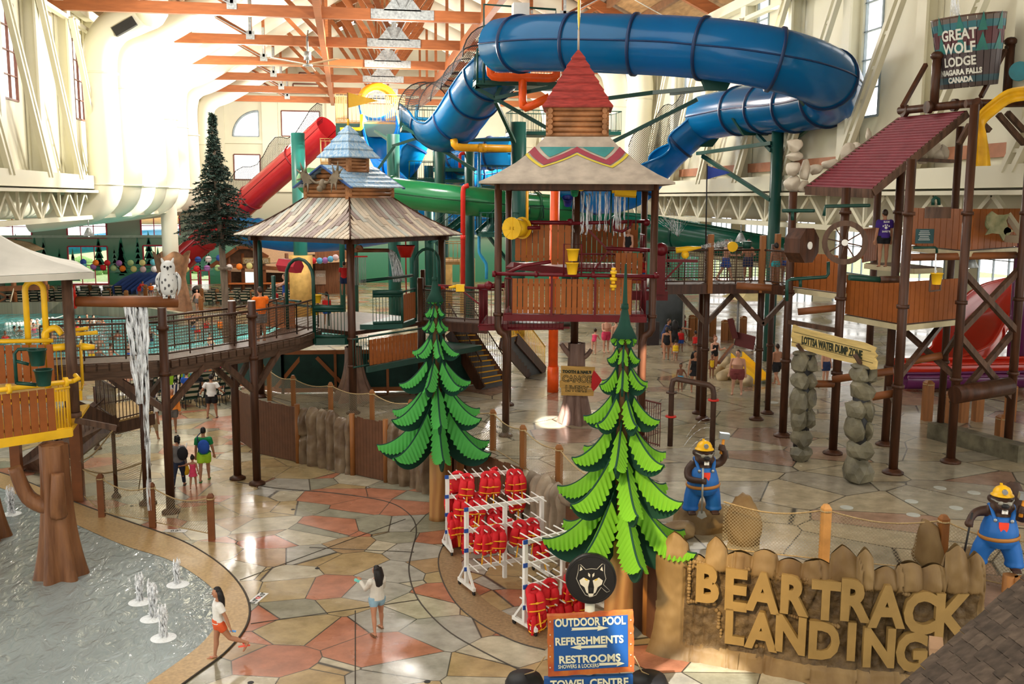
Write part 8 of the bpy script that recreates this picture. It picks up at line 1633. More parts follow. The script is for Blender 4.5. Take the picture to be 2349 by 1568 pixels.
def person(label, P, rz, H=1.7, skin='t', hair=('k', 'short'), top=None, bottom=None, legs=((0, 0), (0, 0)), arms=((0, 8, 10), (0, 8, 10)), lean=0, fat=1.0, vox=.016, extras=(), legspread=.0, group=None, sink=0.0, feet=True, head_turn=0, shoes=None, female=False):
 PN[0] += 1; t = thing('person', label, 'person', P, rz, group); h = H; sh = .095 if female else .105; child = H < 1.35; hk = 1.25 if child else 1.0
 T = V((0, 0, 0)); thigh, shin, up_arm, fore = .245*h, .235*h, .165*h, .150*h; dirv = lambda a, b, s: V((s*math.sin(R(b)), -math.sin(R(a))*math.cos(R(b)), -math.cos(R(a))*math.cos(R(b))))
 hips, knees, ankles = [], [], []
 for s, (hf, kf) in zip((-1, 1), legs):
  hp = V((s*.052*h*(1+.3*(fat-1)), 0, 0)); kn = hp+dirv(hf, 2+legspread, s)*thigh; an = kn+dirv(hf-kf, 1+legspread, s)*shin; hips.append(hp); knees.append(kn); ankles.append(an)
 zp = -min(a.z for a in ankles)+.042*h-sink; up0 = V((0, 0, zp)); hips = [p+up0 for p in hips]; knees = [p+up0 for p in knees]; ankles = [p+up0 for p in ankles]
 L_ = R(lean); ax = lambda q, y=0: up0+V((0, -math.sin(L_)*q*h+y*h, math.cos(L_)*q*h))
 f = fat; tor = [(ax(-.02), .085*f, .062*f), (ax(.04, .004), .088*f, .066*f), (ax(.10), (.072 if female else .078)*f, .055*f+.03*(f-1)), (ax(.17, -.02*(f-1)*4), .082*f if not female else .076, .062*f+.05*(f-1)), (ax(.235, .0), .088*f**.5, .060*f**.5), (ax(.285, .008), sh*.98, .05), (ax(.305, .01), .05, .04)]
 mb = MB(); tube_e = lambda m_, secs, k=1.0, add=0.0: m_.tube([c_ for c_, a, b in secs], [1]*len(secs), 14, ell=[(a*h*k+add, b*h*k+add) for c_, a, b in secs], up=(0, 1, .01))
 tube_e(mb, tor); neck = ax(.335, .0); hc = neck+V((0, -.012*h, .075*h*hk)); hr = .062*h*hk
 mb.tube([ax(.29, .008), neck, neck+V((0, -.005*h, .04*h))], [.036*h, .030*h, .034*h], 10); Mh = Matrix.Translation(hc) @ Matrix.Rotation(R(head_turn), 4, 'Z'); hp_ = lambda x, y, z_: Mh @ V((x*hr, y*hr, z_*hr))
 b0 = len(mb.v); mb.sph((0, 0, 0), 1, 14); mb.sph((0, -.25, -.45), .62, 12, (1, 1, .95)); mb.tube([(0, -.88, .10), (0, -1.05, -.22), (0, -.85, -.3)], [.08, .15, .1], 6)
 for s in (-1, 1): mb.sph((s*.85, .08, -.12), .2, 6, (.4, .8, 1.2))
 for i in range(b0, len(mb.v)): v = mb.v[i]; mb.v[i] = tuple(hp_(v[0]*.82, v[1]*.95, v[2]*1.12))
 shl, elb, wri = [], [], []
 for s, (af, ab, ef) in zip((-1, 1), arms):
  sp = ax(.265)+V((s*sh*h*f**.3, .005*h, 0)); e = sp+dirv(af, ab, s)*up_arm; w_ = e+dirv(af+ef, ab*.5 if ab < 60 else ab, s)*fore if ef < 200 else e; shl.append(sp); elb.append(e); wri.append(w_)
  if isinstance(ef, tuple): pass
  mb.tube([sp+V((-s*.02*h, 0, .004*h)), sp, sp.lerp(e, .5), e, e.lerp(w_, .35), w_], [.034*h, .034*h*f**.3, .029*h*f**.3, .024*h, .024*h, .016*h], 10)
  d = (w_-e).normalized(); sd = d.cross(V((0, 1, 0)) if abs(d.y) < .9 else V((1, 0, 0))).normalized(); nn = d.cross(sd); mb.tube([w_, w_+d*.03*h, w_+d*.055*h], [.016*h, .022*h, .022*h], 8, ell=(1.15, .6), up=tuple(nn))
  for k in range(4): b_ = w_+d*.05*h+sd*(k-1.5)*.0125*h; ln = (.036, .043, .040, .03)[k]*h; mb.tube([b_, b_+d*ln*.5-nn*s*.004*h, b_+d*ln-nn*s*.014*h], [.0062*h, .0058*h, .0045*h], 6)
  b_ = w_+d*.022*h+sd*.018*h*(1 if s < 0 else 1); mb.tube([b_, b_+d*.018*h+sd*.014*h, b_+d*.036*h+sd*.018*h-nn*s*.006*h], [.0075*h, .0068*h, .005*h], 6)
 for s, hp, kn, an in zip((-1, 1), hips, knees, ankles):
  mb.tube([hp+V((0, 0, .02*h)), hp.lerp(kn, .25), hp.lerp(kn, .7), kn, kn.lerp(an, .3)+V((0, .006*h, 0)), kn.lerp(an, .7), an], [.056*h*f, .054*h*f**.8, .041*h*f**.5, .034*h, .035*h, .024*h, .019*h], 12)
  kd = (an-kn).normalized(); fd = V((0, -1, 0)) if kd.z < -.6 else (V((0, 0, -1))*.8+V((0, -.5, 0))).normalized(); mb.tube([an-fd*.03*h-V((0, 0, .018*h)), an+fd*.01*h-V((0, 0, .012*h)), an+fd*.06*h-V((0, 0, .024*h)), an+fd*.105*h-V((0, 0, .030*h))], [.018*h, .024*h, .022*h, .012*h], 8, ell=(1, .8))
 remesh(mb, 'body', SK_[skin], t, vox, 2)
 hm = HR_[hair[0]]; mb = MB(); b0 = len(mb.v)
 mb.sph((0, .12, .18), .98, 14, (.92, 1.0, 1.0)); st = hair[1]
 if st == 'long': mb.tube([(0, .3, .5), (0, .6, -.3), (0, .85, -1.3), (0, .95, -2.8), (0, .95, -3.9)], [.85, .95, 1.0, .85, .35], 12, ell=(1.7, .75), up=(0, 1, 0))
 elif st == 'shoulder': mb.tube([(0, .3, .4), (0, .55, -.4), (0, .6, -1.2)], [.85, .8, .5], 12, ell=(1.15, .8), up=(0, 1, 0))
 elif st == 'bun': mb.sph((0, .55, 1.05), .45, 10)
 elif st == 'pony': mb.tube([(0, .9, .5), (0, 1.35, .1), (0, 1.3, -.9)], [.35, .32, .1], 8)
 elif st == 'curly':
  for q in range(14): a = q*.9; mb.sph((.6*math.cos(a), .25+.6*math.sin(a), .2+.7*math.sin(q*1.7)), .5, 6)
 for i in range(b0, len(mb.v)):
  v = V(mb.v[i])
  if v.y < -.38 and v.z < .62: v.y = -.38+(v.y+.38)*.25
  mb.v[i] = tuple(hp_(v.x*.9, v.y, v.z*1.12))
 o = mb.build('hair', hm, t)
 mb = MB()
 for s in (-1, 1): mb.sph(hp_(s*.3, -.86, .08), .085*hr, 6)
 mb.tube([hp_(-.22, -.84, -.62), hp_(0, -.93, -.64), hp_(.22, -.84, -.62)], .05*hr, 5); mb.build('face', mat('dark eyes and lips', (.07, .02, .02), .5), t)
 def slv(mm, frac, k=1.25, full=False):
  for sp, e, w_ in zip(shl, elb, wri):
   mm.sph(sp+V((0, 0, -.004*h)), .053*h, 10)
   if full: mm.tube([sp-V((0, 0, .0)), sp.lerp(e, .5), e, w_], [.050*h, .043*h, .038*h, .03*h], 10)
   else: mm.tube([sp-V((0, 0, -.01*h)), sp.lerp(e, frac)], [.050*h, .046*h], 10)
 cv = vox*1.1
 if top:
  kind, cn = top; m_ = cloth(cn, CC[cn]); mb = MB(); add = .017*h
  if kind in ('tee', 'long', 'hoodie'):
   tube_e(mb, [(ax(.0), .092*f, .072*f)]+tor[1:6]+[(ax(.302, .008), .055, .045)], 1.0, add*(2 if kind == 'hoodie' else 1)); slv(mb, .62, full=kind != 'tee')
   if kind == 'hoodie': mb.tube([ax(.30, .02)+V((.05*h*math.cos(q*.6), .05*h*math.sin(q*.6), 0)) for q in range(11)], .022*h, 6, closed=True)
  elif kind in ('suit', 'tank', 'vest', 'dress'):
   lo = -.045 if kind == 'suit' else (.02 if kind == 'vest' else (.04 if kind == 'tank' else -.02)); secs = [(ax(lo), .07*f if kind == 'suit' else .09*f, .055*f)]+[q for q in tor[:5] if (q[0]-up0).length > .02 or kind != 'vest'][1 if kind in ('tank',) else 0:]+[(ax(.245), .086, .06)]
   secs = sorted(secs, key=lambda q: (q[0]-ax(-.2)).length); tube_e(mb, secs, 1.0, add*(3.2 if kind == 'vest' else .7))
   if kind == 'dress': mb.tube([ax(.02), ax(-.04), ax(-.12)], [.095*h, .105*h, .135*h], 14)
   for s in (-1, 1): mb.tube([ax(.24, -.055)+V((s*.045*h, 0, 0)), ax(.30)+V((s*.055*h, 0, 0)), ax(.24, .058)+V((s*.045*h, 0, 0))], (.022 if kind == 'vest' else .010)*h, 6)
  remesh(mb, {'tee': 'shirt', 'long': 'long_sleeved_shirt', 'hoodie': 'hooded_top', 'suit': 'swimsuit', 'tank': 'tank_top', 'vest': 'life_vest', 'dress': 'dress'}[kind], m_, t, cv, 1)
  if kind == 'vest':
   mb = MB(); c_ = ax(.13); mb.tube([c_+V((.115*h*f*math.cos(q*math.pi/8), .092*h*f*math.sin(q*math.pi/8), 0)) for q in range(16)], .008*h, 5, closed=True); mb.build('vest_strap', vyel, t)
 if bottom:
  kind, cn = bottom; m_ = cloth(cn, CC[cn]); mb = MB(); fr = {'shorts': .72, 'short_shorts': .46, 'trunks': .34, 'pants': 1.9, 'capri': 1.3}[kind]
  tube_e(mb, [(ax(-.03), .092*f, .07*f), (ax(.03), .094*f, .074*f), (ax(.065), .084*f, .066*f)], 1.0, .012*h)
  for hp, kn, an in zip(hips, knees, ankles):
   pts = [hp+V((0, 0, .015*h)), hp.lerp(kn, min(1, fr)*.5), hp.lerp(kn, min(1, fr))]+([kn.lerp(an, min(.95, fr-1))] if fr > 1 else []); loose = 1.25 if kind == 'shorts' else 1.08
   mb.tube(pts, [.070*h*f, .060*h*f**.8*loose, (.050*h*loose if fr <= 1 else .042*h)]+([.034*h] if fr > 1 else []), 12)
  remesh(mb, {'shorts': 'shorts', 'short_shorts': 'shorts', 'trunks': 'swim_trunks', 'pants': 'trousers', 'capri': 'trousers'}[kind], m_, t, cv, 2)
 if shoes:
  for an in ankles: mb = MB(); mb.tube([an+V((0, .035*h, -.042*h)), an+V((0, -.03*h, -.042*h)), an+V((0, -.115*h, -.042*h))], [.022*h, .026*h, .022*h], 8, ell=(1.1, .3), up=(0, 0, 1)); mb.tube([an+V((-.022*h, -.035*h, -.02*h)), an+V((0, -.06*h, -.006*h)), an+V((.022*h, -.035*h, -.02*h))], .006*h, 5); mb.build('sandal', shoes, t)
 t['_w'] = [list(q) for q in wri]; t['_ax'] = list(ax(.2)); del t['_ax']
 W = [Matrix.Translation(P) @ Matrix.Rotation(rz, 4, 'Z') @ q for q in wri]; del t['_w']; return t, W, ax
WALK = ((22, 6), (-16, 28)); STAND = ((2, 2), (-2, 2))
A0 = ((0, 8, 10), (0, 8, 10))
# foreground
w1, W1, x1 = person('woman in denim shorts and striped blouse with long ombre hair, back to the viewer', G(866, 1449, 0), R(205), 1.46, 't', ('k', 'long'), ('long', 'stripe'), ('short_shorts', 'denim'), ((12, 4), (-14, 6)), ((25, 10, 95), (35, 12, 85)), vox=.010, shoes=mat('brown sandal', (.16, .08, .04), .6), female=True, legspread=5, head_turn=25, fat=1.12)
mb = MB(); mb.bar(W1[1], W1[1]+V((-.12, .08, .02)), .05, .05); tag(mb.build('phone', mat('mint case', (.15, .55, .5), .4)), 'small mint green item held up by the woman in denim shorts', 'phone')
w2, W2, x2 = person('girl in white tee and orange floral shorts walking left beside the splash pool', G(505, 1513, 0), R(-78), 1.5, 't', ('k', 'long'), ('tee', 'white'), ('short_shorts', 'floral'), ((8, 2), (-32, 34)), ((-18, 8, 12), (-26, 10, 8)), vox=.010, shoes=mat('coral sandal', (.75, .10, .06), .5), female=True, head_turn=8)
mb = MB(); mb.bar(W2[1]+V((0, 0, -.08)), W2[1]+V((.12, 0, -.1)), .05, .02); tag(mb.build('card', mat('blue card', (.1, .3, .7), .5)), 'small blue card in the hand of the girl in white tee', 'card')
person('man in green tee and lime shorts walking away, holding a toddler by the hand', G(470, 1102, 0), R(182), 1.76, 't', ('k', 'short'), ('tee', 'green'), ('shorts', 'lime'), ((14, 4), (-10, 8)), ((4, 16, 14), (0, 10, 14)), vox=.012, shoes=mat('green clog', (.02, .2, .05), .6))
bg_ = thing('sling_bag', 'blue sling bag across the back of the man in green tee', 'bag', G(472, 1102, 1.15)*1.0); p = G(470, 1102, 0); bg_.location = (p.x+.03, p.y-.2, 1.16); mb = MB(); mb.sph((0, 0, 0), .19, 12, (1, .45, 1.25)); mb.build('bag', cloth('blue', CC['blue']), bg_); mb = MB(); mb.tube([(-.16, .03, .1), (-.2, .1, .32), (-.1, .17, .42)], .018, 6); mb.tube([(.14, .03, -.1), (.2, .12, -.2)], .018, 6); mb.build('bag_strap', cloth('navy', CC['navy']), bg_)
person('woman in grey top and dark jeans with a backpack, walking away under the footbridge', G(411, 1117, 0), R(176), 1.66, 't', ('k', 'curly'), ('long', 'grey'), ('pants', 'jeans'), ((20, 6), (-18, 12)), ((0, 8, 20), (4, 14, 30)), vox=.012, female=True, shoes=blackm)
bp_ = thing('backpack', 'black backpack on the woman in dark jeans', 'backpack', G(415, 1117, 0)+V((.12, -.16, 1.12))); mb = MB(); mb.sph((0, 0, 0), .17, 12, (1, .6, 1.3)); mb.build('bag', cloth('black', CC['black']), bp_); mb = MB(); mb.tube([(-.1, .04, .15), (-.12, .2, .28)], .02, 6); mb.tube([(.1, .04, .15), (.1, .2, .28)], .02, 6); mb.build('shoulder_strap', cloth('white', CC['white']), bp_)
person('toddler in pink dress with hair bun walking hand in hand between two adults', G(444, 1121, 0), R(178), 1.05, 't', ('k', 'bun'), ('dress', 'pink'), None, ((12, 4), (-12, 10)), ((10, 10, 10), (40, 60, 20)), vox=.012, female=True)
yb = thing('shopping_bag', 'yellow plastic bag hanging beside the toddler in pink', 'bag', G(427, 1112, 0)+V((0, -.05, .55))); mb = MB(); mb.tube([(0, 0, -.2), (0, 0, -.08), (0, 0, .12), (0, 0, .22)], [.09, .14, .09, .02], 10, ell=(1, .6)); mb.build('bag', cloth('yellow', CC['yellow']), yb); mb = MB(); mb.tube([(0, 0, .2), (.02, .02, .4)], .008, 5); mb.build('bag_handle', cloth('yellow', CC['yellow']), yb)
person('man in white tee and black shorts standing with hands on hips, seen from behind', G(487, 958, 0), R(180), 1.8, 't', ('k', 'short'), ('tee', 'white'), ('shorts', 'black'), STAND, ((-12, 34, 70), (-12, 34, 70)), vox=.014, shoes=blackm, legspread=4, fat=1.12)
person('grey haired man in orange hooded top and dark shorts beside a bridge post', G(397, 992, 0), R(18), 1.76, 't', ('g', 'short'), ('hoodie', 'softorange'), ('shorts', 'grey'), ((10, 4), (-6, 4)), ((6, 8, 14), (2, 10, 18)), vox=.014, fat=1.1)
person('person in khaki trousers half hidden behind the wet bridge post', G(350, 1012, 0), R(170), 1.72, 't', ('k', 'short'), ('tee', 'white'), ('capri', 'khaki'), WALK, A0, vox=.016)
person('man in bright orange tee and dark shorts leaning on the footbridge rail', G(600, 783, 4.45), R(205), 1.74, 't', ('d', 'short'), ('tee', 'orange'), ('shorts', 'grey'), STAND, ((30, 10, 70), (25, 10, 60)), vox=.013)
# terrace
TZP = lambda px, py: G(px, py, TZ)
person('large shirtless man in red patterned shorts standing by the toddler slide', TZP(1690, 905), R(-30), 1.76, 'l', ('d', 'short'), None, ('shorts', 'maroon'), STAND, ((0, 14, 14), (0, 14, 12)), vox=.013, fat=1.5, legspread=3, head_turn=-25)
person('woman in black dress style swimsuit holding a small boy by the hand', TZP(1592, 898), R(-12), 1.62, 't', ('k', 'long'), ('dress', 'black'), None, STAND, ((8, 14, 10), (0, 8, 10)), vox=.013, fat=1.15, female=True, head_turn=30)
person('small boy in light blue trunks holding the hand of the woman in black', TZP(1560, 897), R(-10), 1.08, 'b', ('k', 'short'), None, ('trunks', 'sky'), STAND, ((0, 10, 10), (10, 30, 20)), vox=.012)
person('small girl in yellow swimsuit standing by a log post', TZP(1632, 868), R(-5), 1.02, 'b', ('k', 'short'), ('suit', 'yellow'), None, STAND, A0, vox=.012, female=True)
person('woman in black halter swimsuit with red hair tied up', TZP(1638, 858), R(15), 1.68, 'l', ('r', 'bun'), ('suit', 'black'), None, STAND, ((10, 8, 100), (15, 8, 95)), vox=.013, female=True)
person('shirtless man in black shorts seen from behind among the right posts', TZP(1780, 884), R(190), 1.76, 't', ('d', 'short'), None, ('shorts', 'black'), WALK, A0, vox=.013)
person('woman in dark low back swimsuit standing by the glazed shelter', TZP(1528, 826), R(165), 1.62, 't', ('d', 'shoulder'), ('suit', 'black'), None, WALK, A0, vox=.014, female=True, fat=1.1)
person('child in yellow life vest walking beside the woman in dark swimsuit', TZP(1549, 828), R(160), 1.0, 't', ('d', 'short'), ('vest', 'yellow'), ('trunks', 'white'), WALK, A0, vox=.014)
person('child in red life vest and blue shorts near the pointing woman', TZP(1561, 806), R(150), 1.2, 'b', ('k', 'short'), ('vest', 'red'), ('shorts', 'blue'), STAND, A0, vox=.014)
person('man in slate blue tee bending by the glazed shelter', TZP(1522, 808), R(60), 1.72, 't', ('d', 'short'), ('tee', 'navy'), ('shorts', 'navy'), STAND, ((30, 8, 20), (30, 8, 20)), lean=22, vox=.014)
person('woman in black tee pointing with outstretched arm by the glazed shelter', TZP(1546, 812), R(170), 1.68, 't', ('k', 'long'), ('tee', 'black'), ('shorts', 'black'), STAND, ((10, 82, 0), (0, 8, 10)), vox=.014, female=True)
person('boy in red life vest standing alone before the log posts', TZP(1594, 814), R(-160), 1.15, 'b', ('k', 'short'), ('vest', 'red'), ('trunks', 'grey'), STAND, A0, vox=.014)
person('distant child in red life vest beyond the pointing woman', TZP(1568, 770), R(90), 1.15, 'b', ('k', 'short'), ('vest', 'red'), ('trunks', 'navy'), WALK, A0, vox=.018)
person('shirtless man in red shorts in the spray under the maroon tower', TZP(1390, 808), R(10), 1.78, 'l', ('d', 'short'), None, ('shorts', 'pink'), STAND, ((20, 8, 70), (20, 8, 70)), vox=.015, fat=1.2)
person('child in red shorts bending in the spray under the maroon tower', TZP(1362, 812), R(150), 1.25, 'l', ('d', 'short'), ('suit', 'pink'), None, STAND, ((40, 8, 20), (40, 8, 20)), lean=30, vox=.015)
person('bather with back turned right of the shirtless man under the tower', TZP(1412, 812), R(190), 1.7, 'l', ('d', 'short'), None, ('shorts', 'navy'), STAND, A0, vox=.015)
person('shirtless bather in dark shorts behind the stone pillars', TZP(1893, 880), R(10), 1.6, 'l', ('d', 'short'), None, ('shorts', 'navy'), STAND, A0, vox=.016)
# on the towers
zb_ = D(1640, 650, 31.8).z+.02
person('shirtless boy in blue shorts drinking spray on the right footbridge', D(1664, 640, 32.2).xy.to_3d()+V((0, 0, zb_)), R(80), 1.45, 'l', ('m', 'short'), None, ('shorts', 'blue'), ((20, 4), (-20, 10)), ((30, 10, 60), (10, 10, 20)), vox=.014)
person('wet boy in dark shorts under a water jet on the right footbridge', D(1714, 640, 32.2).xy.to_3d()+V((0, 0, zb_)), R(-20), 1.42, 't', ('d', 'short'), None, ('shorts', 'navy'), STAND, ((20, 10, 80), (20, 10, 80)), vox=.014)
person('child in teal trunks behind the mesh rail left of the octagonal barrel', D(1778, 640, 31.2).xy.to_3d()+V((0, 0, zb_)), R(170), 1.3, 'b', ('k', 'short'), None, ('trunks', 'teal'), STAND, A0, vox=.014)
person('child in blue trunks farther right behind the mesh rail', D(1800, 640, 31.6).xy.to_3d()+V((0, 0, zb_)), R(150), 1.3, 'b', ('k', 'short'), None, ('trunks', 'blue'), STAND, A0, vox=.014)
pl = D(2024, 606, 28.4); pl.z = c4_.z+.1; lg_, LW, lx = person('lifeguard in purple printed tee and black shorts on the right tower', pl, R(172), 1.74, 't', ('d', 'short'), ('tee', 'purple'), ('short_shorts', 'black'), STAND, ((0, 8, 10), (0, 8, 10)), vox=.013)
mb = MB(); q = lx(.17)+V((0, .135, 0)); mb.sph(q, .05, 8, (1, .25, .9))
for a in (-.09, -.03, .03, .09): mb.sph(q+V((a, 0, .09-abs(a)*.5)), .024, 6, (1, .4, 1.2))
mb.build('paw_print', white, lg_); text('lettering', 'SLIDE', .075, plane_m4(q+V((0, .012, .15)), (-1, 0, 0), (0, 0, 1)), white, lg_, .002, .002); text('lettering', 'SAFETY', .075, plane_m4(q+V((0, .012, -.14)), (-1, 0, 0), (0, 0, 1)), white, lg_, .002, .002)
MT = parent_mw(T)
person('dark haired child on the upper deck of the maroon tower', MT @ V((1.75, .2, z(6.76))), R(-40), 1.3, 'l', ('d', 'bun'), ('suit', 'black'), None, STAND, A0, vox=.014, female=True)
person('child in red life vest at the right end of the maroon tower', MT @ V((2.2, -.25, z(6.0))), R(120), 1.2, 'l', ('d', 'short'), ('vest', 'red'), ('trunks', 'blue'), STAND, A0, vox=.014)
MP = parent_mw(PV)
pv = lambda px, py, Y, zf: V((D(px, py, Y).x, Y, zf))
person('fair haired woman in blue swimsuit reaching out on the pavilion deck', pv(655, 690, 40.5, 4.4), R(-90), 1.6, 'l', ('m', 'pony'), ('suit', 'blue'), None, STAND, ((70, 10, 10), (60, 10, 20)), vox=.015, female=True)
person('child in dark red vest before the reaching woman on the pavilion deck', pv(632, 700, 40.2, 4.4), R(90), 1.1, 't', ('d', 'short'), ('vest', 'red'), ('trunks', 'navy'), STAND, A0, vox=.015)
person('boy in red tee climbing at the back of the pavilion', pv(790, 660, 40.8, 5.1), R(175), 1.35, 't', ('d', 'short'), ('tee', 'red'), ('shorts', 'navy'), STAND, A0, vox=.015)
person('child in orange vest behind the mesh at the left pavilion bay', pv(750, 740, 36.8, 4.42), R(185), 1.15, 't', ('d', 'short'), ('vest', 'red'), ('shorts', 'blue'), STAND, A0, vox=.015)
# crowd by the near loungers
GF = lambda px, py: G(px, py, 0)
person('woman in black and white striped dress beyond the loungers', GF(441, 893), R(165), 1.65, 't', ('m', 'short'), ('dress', 'stripe'), ('short_shorts', 'stripe'), STAND, A0, vox=.018, female=True, fat=1.2)
person('girl in pale pink swimsuit with headband behind the loungers', GF(468, 888), R(-20), 1.35, 't', ('k', 'bun'), ('suit', 'pink'), None, STAND, A0, vox=.018, female=True)
person('boy in orange vest facing the girl in pink', GF(481, 886), R(150), 1.2, 't', ('k', 'short'), ('vest', 'orange'), ('trunks', 'navy'), STAND, A0, vox=.018)
person('person in pale green shorts seen between the bridge braces', GF(512, 882), R(150), 1.68, 't', ('k', 'short'), ('tee', 'pink'), ('shorts', 'teal'), WALK, A0, vox=.018)
person('person in black shorts behind the second bridge post', GF(546, 884), R(170), 1.65, 'l', ('d', 'long'), ('tank', 'white'), ('short_shorts', 'black'), STAND, A0, vox=.018, female=True)
person('seated man in blue tee on a lounger by the striped dress', GF(430, 918)+V((0, 0, 0)), R(165), 1.72, 'l', ('m', 'short'), ('tee', 'blue'), ('shorts', 'navy'), ((85, 85), (85, 85)), A0, vox=.018)
person('seated dark haired person on a lounger beside the man in blue', GF(455, 912), R(170), 1.6, 't', ('k', 'short'), ('tee', 'black'), ('shorts', 'black'), ((85, 85), (85, 85)), A0, vox=.018)
# far deck
person('shirtless man in dark trunks walking on the far pool deck', GF(453, 712), R(20), 1.76, 'l', ('d', 'short'), None, ('shorts', 'grey'), WALK, ((0, 30, 10), (0, 20, 10)), vox=.022)
person('woman in dark swimsuit standing at the foot of the red slide', GF(424, 690), R(0), 1.65, 'l', ('m', 'short'), ('suit', 'black'), None, STAND, ((10, 8, 80), (10, 8, 80)), vox=.022, female=True)
person('person in red leaning over a lounger on the far deck', GF(320, 682), R(60), 1.65, 't', ('k', 'short'), ('tee', 'red'), ('shorts', 'red'), STAND, ((50, 8, 10), (50, 8, 10)), lean=45, vox=.022)
person('person in orange tee seated on the far deck left of the owl', GF(347, 680), R(10), 1.6, 't', ('k', 'short'), ('tee', 'orange'), ('shorts', 'navy'), ((85, 85), (85, 85)), A0, vox=.022)
# wave pool bathers: (px, y of the water line, water depth, clothes, skin, facing)
POOL = [(33, 757, 1.35, None, 't', 120), (45, 760, 1.1, None, 't', 175), (72, 745, 1.25, None, 'l', 30), (86, 744, 1.35, None, 'l', 0), (77, 757, 1.15, 'pink', 'l', 40), (101, 750, 1.25, None, 'l', 60), (143, 760, 1.0, 'black', 't', 20), (173, 753, 1.0, 'red', 't', 10), (181, 737, 1.3, 'red', 't', 80), (200, 734, 1.2, 'orange', 't', 0), (206, 752, 1.0, 'black', 't', 60), (214, 740, 1.15, 'stripe', 'l', 70), (226, 742, 1.0, 'grey', 't', 15), (233, 741, 1.3, 'orange', 't', 15), (236, 745, 1.25, 'red', 't', 0), (258, 780, 1.0, None, 'b', 170), (303, 795, .9, 'sky', 'l', 170), (145, 775, 1.2, None, 'l', 0), (211, 826, .62, None, 'l', 175), (227, 828, .7, 'grey', 't', 170), (255, 826, .75, None, 'l', 140), (228, 795, 1.0, None, 'l', 20), (297, 816, .8, None, 'l', 160), (345, 782, .8, 'black', 'l', 40), (443, 750, .9, 'black', 'l', 30), (454, 777, .35, None, 'l', 180), (474, 752, .8, 'red', 't', 90), (507, 768, .3, 'orange', 't', 170), (482, 792, .9, None, 'l', 60), (270, 772, 1.2, 'red', 't', 200), (12, 775, 1.2, 'red', 'b', 30), (120, 778, 1.1, None, 'l', 20)]
rr = random.Random(31); srt = sorted(POOL)
for i, (px, py, dep, cl_, sk_, fc) in enumerate(srt):
 P = G(px, py, .03); P.z = .03-dep; vest = cl_ in ('red', 'orange'); desc = {None: 'bare shouldered bather', 'pink': 'bather in pink', 'black': 'bather in black swimsuit', 'red': 'bather in red life vest', 'orange': 'bather in orange life vest', 'stripe': 'bather in striped top', 'grey': 'bather in grey top', 'sky': 'bather in sky blue top'}[cl_]
 hgt = 1.7 if dep > 1.1 or sk_ == 'l' and not vest else 1.5; botc = 'yellow' if px == 211 else ('red' if px == 454 else rr.choice(('navy', 'black', 'blue')))
 person('%s in the wave pool, %s from the left among the bathers' % (desc, ORD[i]), P, R(fc), hgt, sk_, (rr.choice('kkdm'), rr.choice(('short', 'short', 'shoulder'))), (('vest' if vest else 'suit'), cl_) if cl_ else None, ('trunks' if px != 211 else 'shorts', botc), STAND if rr.random() < .6 else WALK, ((rr.uniform(10, 60), rr.uniform(8, 40), 20), (rr.uniform(10, 60), rr.uniform(8, 40), 20)), vox=.022, group='bathers in the wave pool')
mb = MB();
# lane float line
pts = [D(10, 745, 1), ]; A = [G(15, 744, .06), G(40, 743, .06), G(60, 741, .06), G(85, 735, .06), G(120, 731, .06), G(150, 722, .3)]
fl_ = thing('float_line', 'white float line across the back of the wave pool', 'float line', A[0]); mb = MB(); mb.tube(spline(A, 4), .04, 5); mb.build('line', white, fl_, True); mb = MB()
for p in spline(A[:5], 3): mb.sph(p, .16, 8)
fb_ = mb.build('floats', white, fl_, True); fb_['kind'] = 'stuff'
# ------------------------------------------------------------------ loungers
dg_ = mat('dark green strap', (.008, .035, .022), .6); crs = mat('cream strap', (.55, .50, .38), .6)
def lounger():
 t = thing('pool_lounger', 'x', 'lounger'); mb = MB()
 for k in range(8): mb.cur = k % 2; mb.box((0, -.35+k*.17, .36), (.58, .155, .025))
 for k in range(6): mb.cur = k % 2; a = R(58); y0 = -.42-math.cos(a)*(.06+k*.155); z0 = .40+math.sin(a)*(.06+k*.155); mb.box((0, y0, z0), (.58, .14, .025), 0, -a)
 mb.build('straps', [dg_, crs], t); mb = MB()
 for s in (-1, 1): mb.tube([(s*.3, .98, .33), (s*.3, -.4, .34), (s*.3, -.92, 1.16)], .022, 6); mb.tube([(s*.3, .8, .33), (s*.3, .85, 0), (s*.3, .5, 0), (s*.3, .45, .33)], .02, 5); mb.tube([(s*.3, -.2, .33), (s*.3, -.3, 0), (s*.3, -.75, 0), (s*.3, -.62, .68)], .02, 5)
 mb.cyl((-.3, .98, .33), (.3, .98, .33), .022); mb.cyl((-.3, -.92, 1.16), (.3, -.92, 1.16), .022); mb.build('frame', blackm, t); return t
LP = lounger(); first = True; near = [(-8.6+i*.78, 43.6+i*.42, .45) for i in range(6)]+[(-9.2+i*.78, 45.9+i*.42, .45) for i in range(6)]+[(-9.4+i*.8, 48.2+i*.42, .45) for i in range(6)]
far = [(-33+i*.95+(j % 2)*.3, 87+j*2.3, .1) for j in range(4) for i in range(14)]+[(-11.5+i*.95, 86.5+j*2.2, -.1) for j in range(3) for i in range(9)]
NEARP = []
for i, (x, y, a) in enumerate(near+far):
 o = LP if first else copy_tree(LP); first = False; o.location = (x, y, 0); o.rotation_euler = (0, 0, a)
 if i < len(near): tag(o, 'dark green and cream strap lounger in the rows beyond the footbridge posts', 'lounger', 'loungers beyond the footbridge'); NEARP.append((x, y, a))
 elif i < len(near)+56: tag(o, 'strap lounger in the rows on the far deck behind the wave pool', 'lounger', 'loungers on the far left deck')
 else: tag(o, 'strap lounger in the rows before the log bar building', 'lounger', 'loungers before the bar')
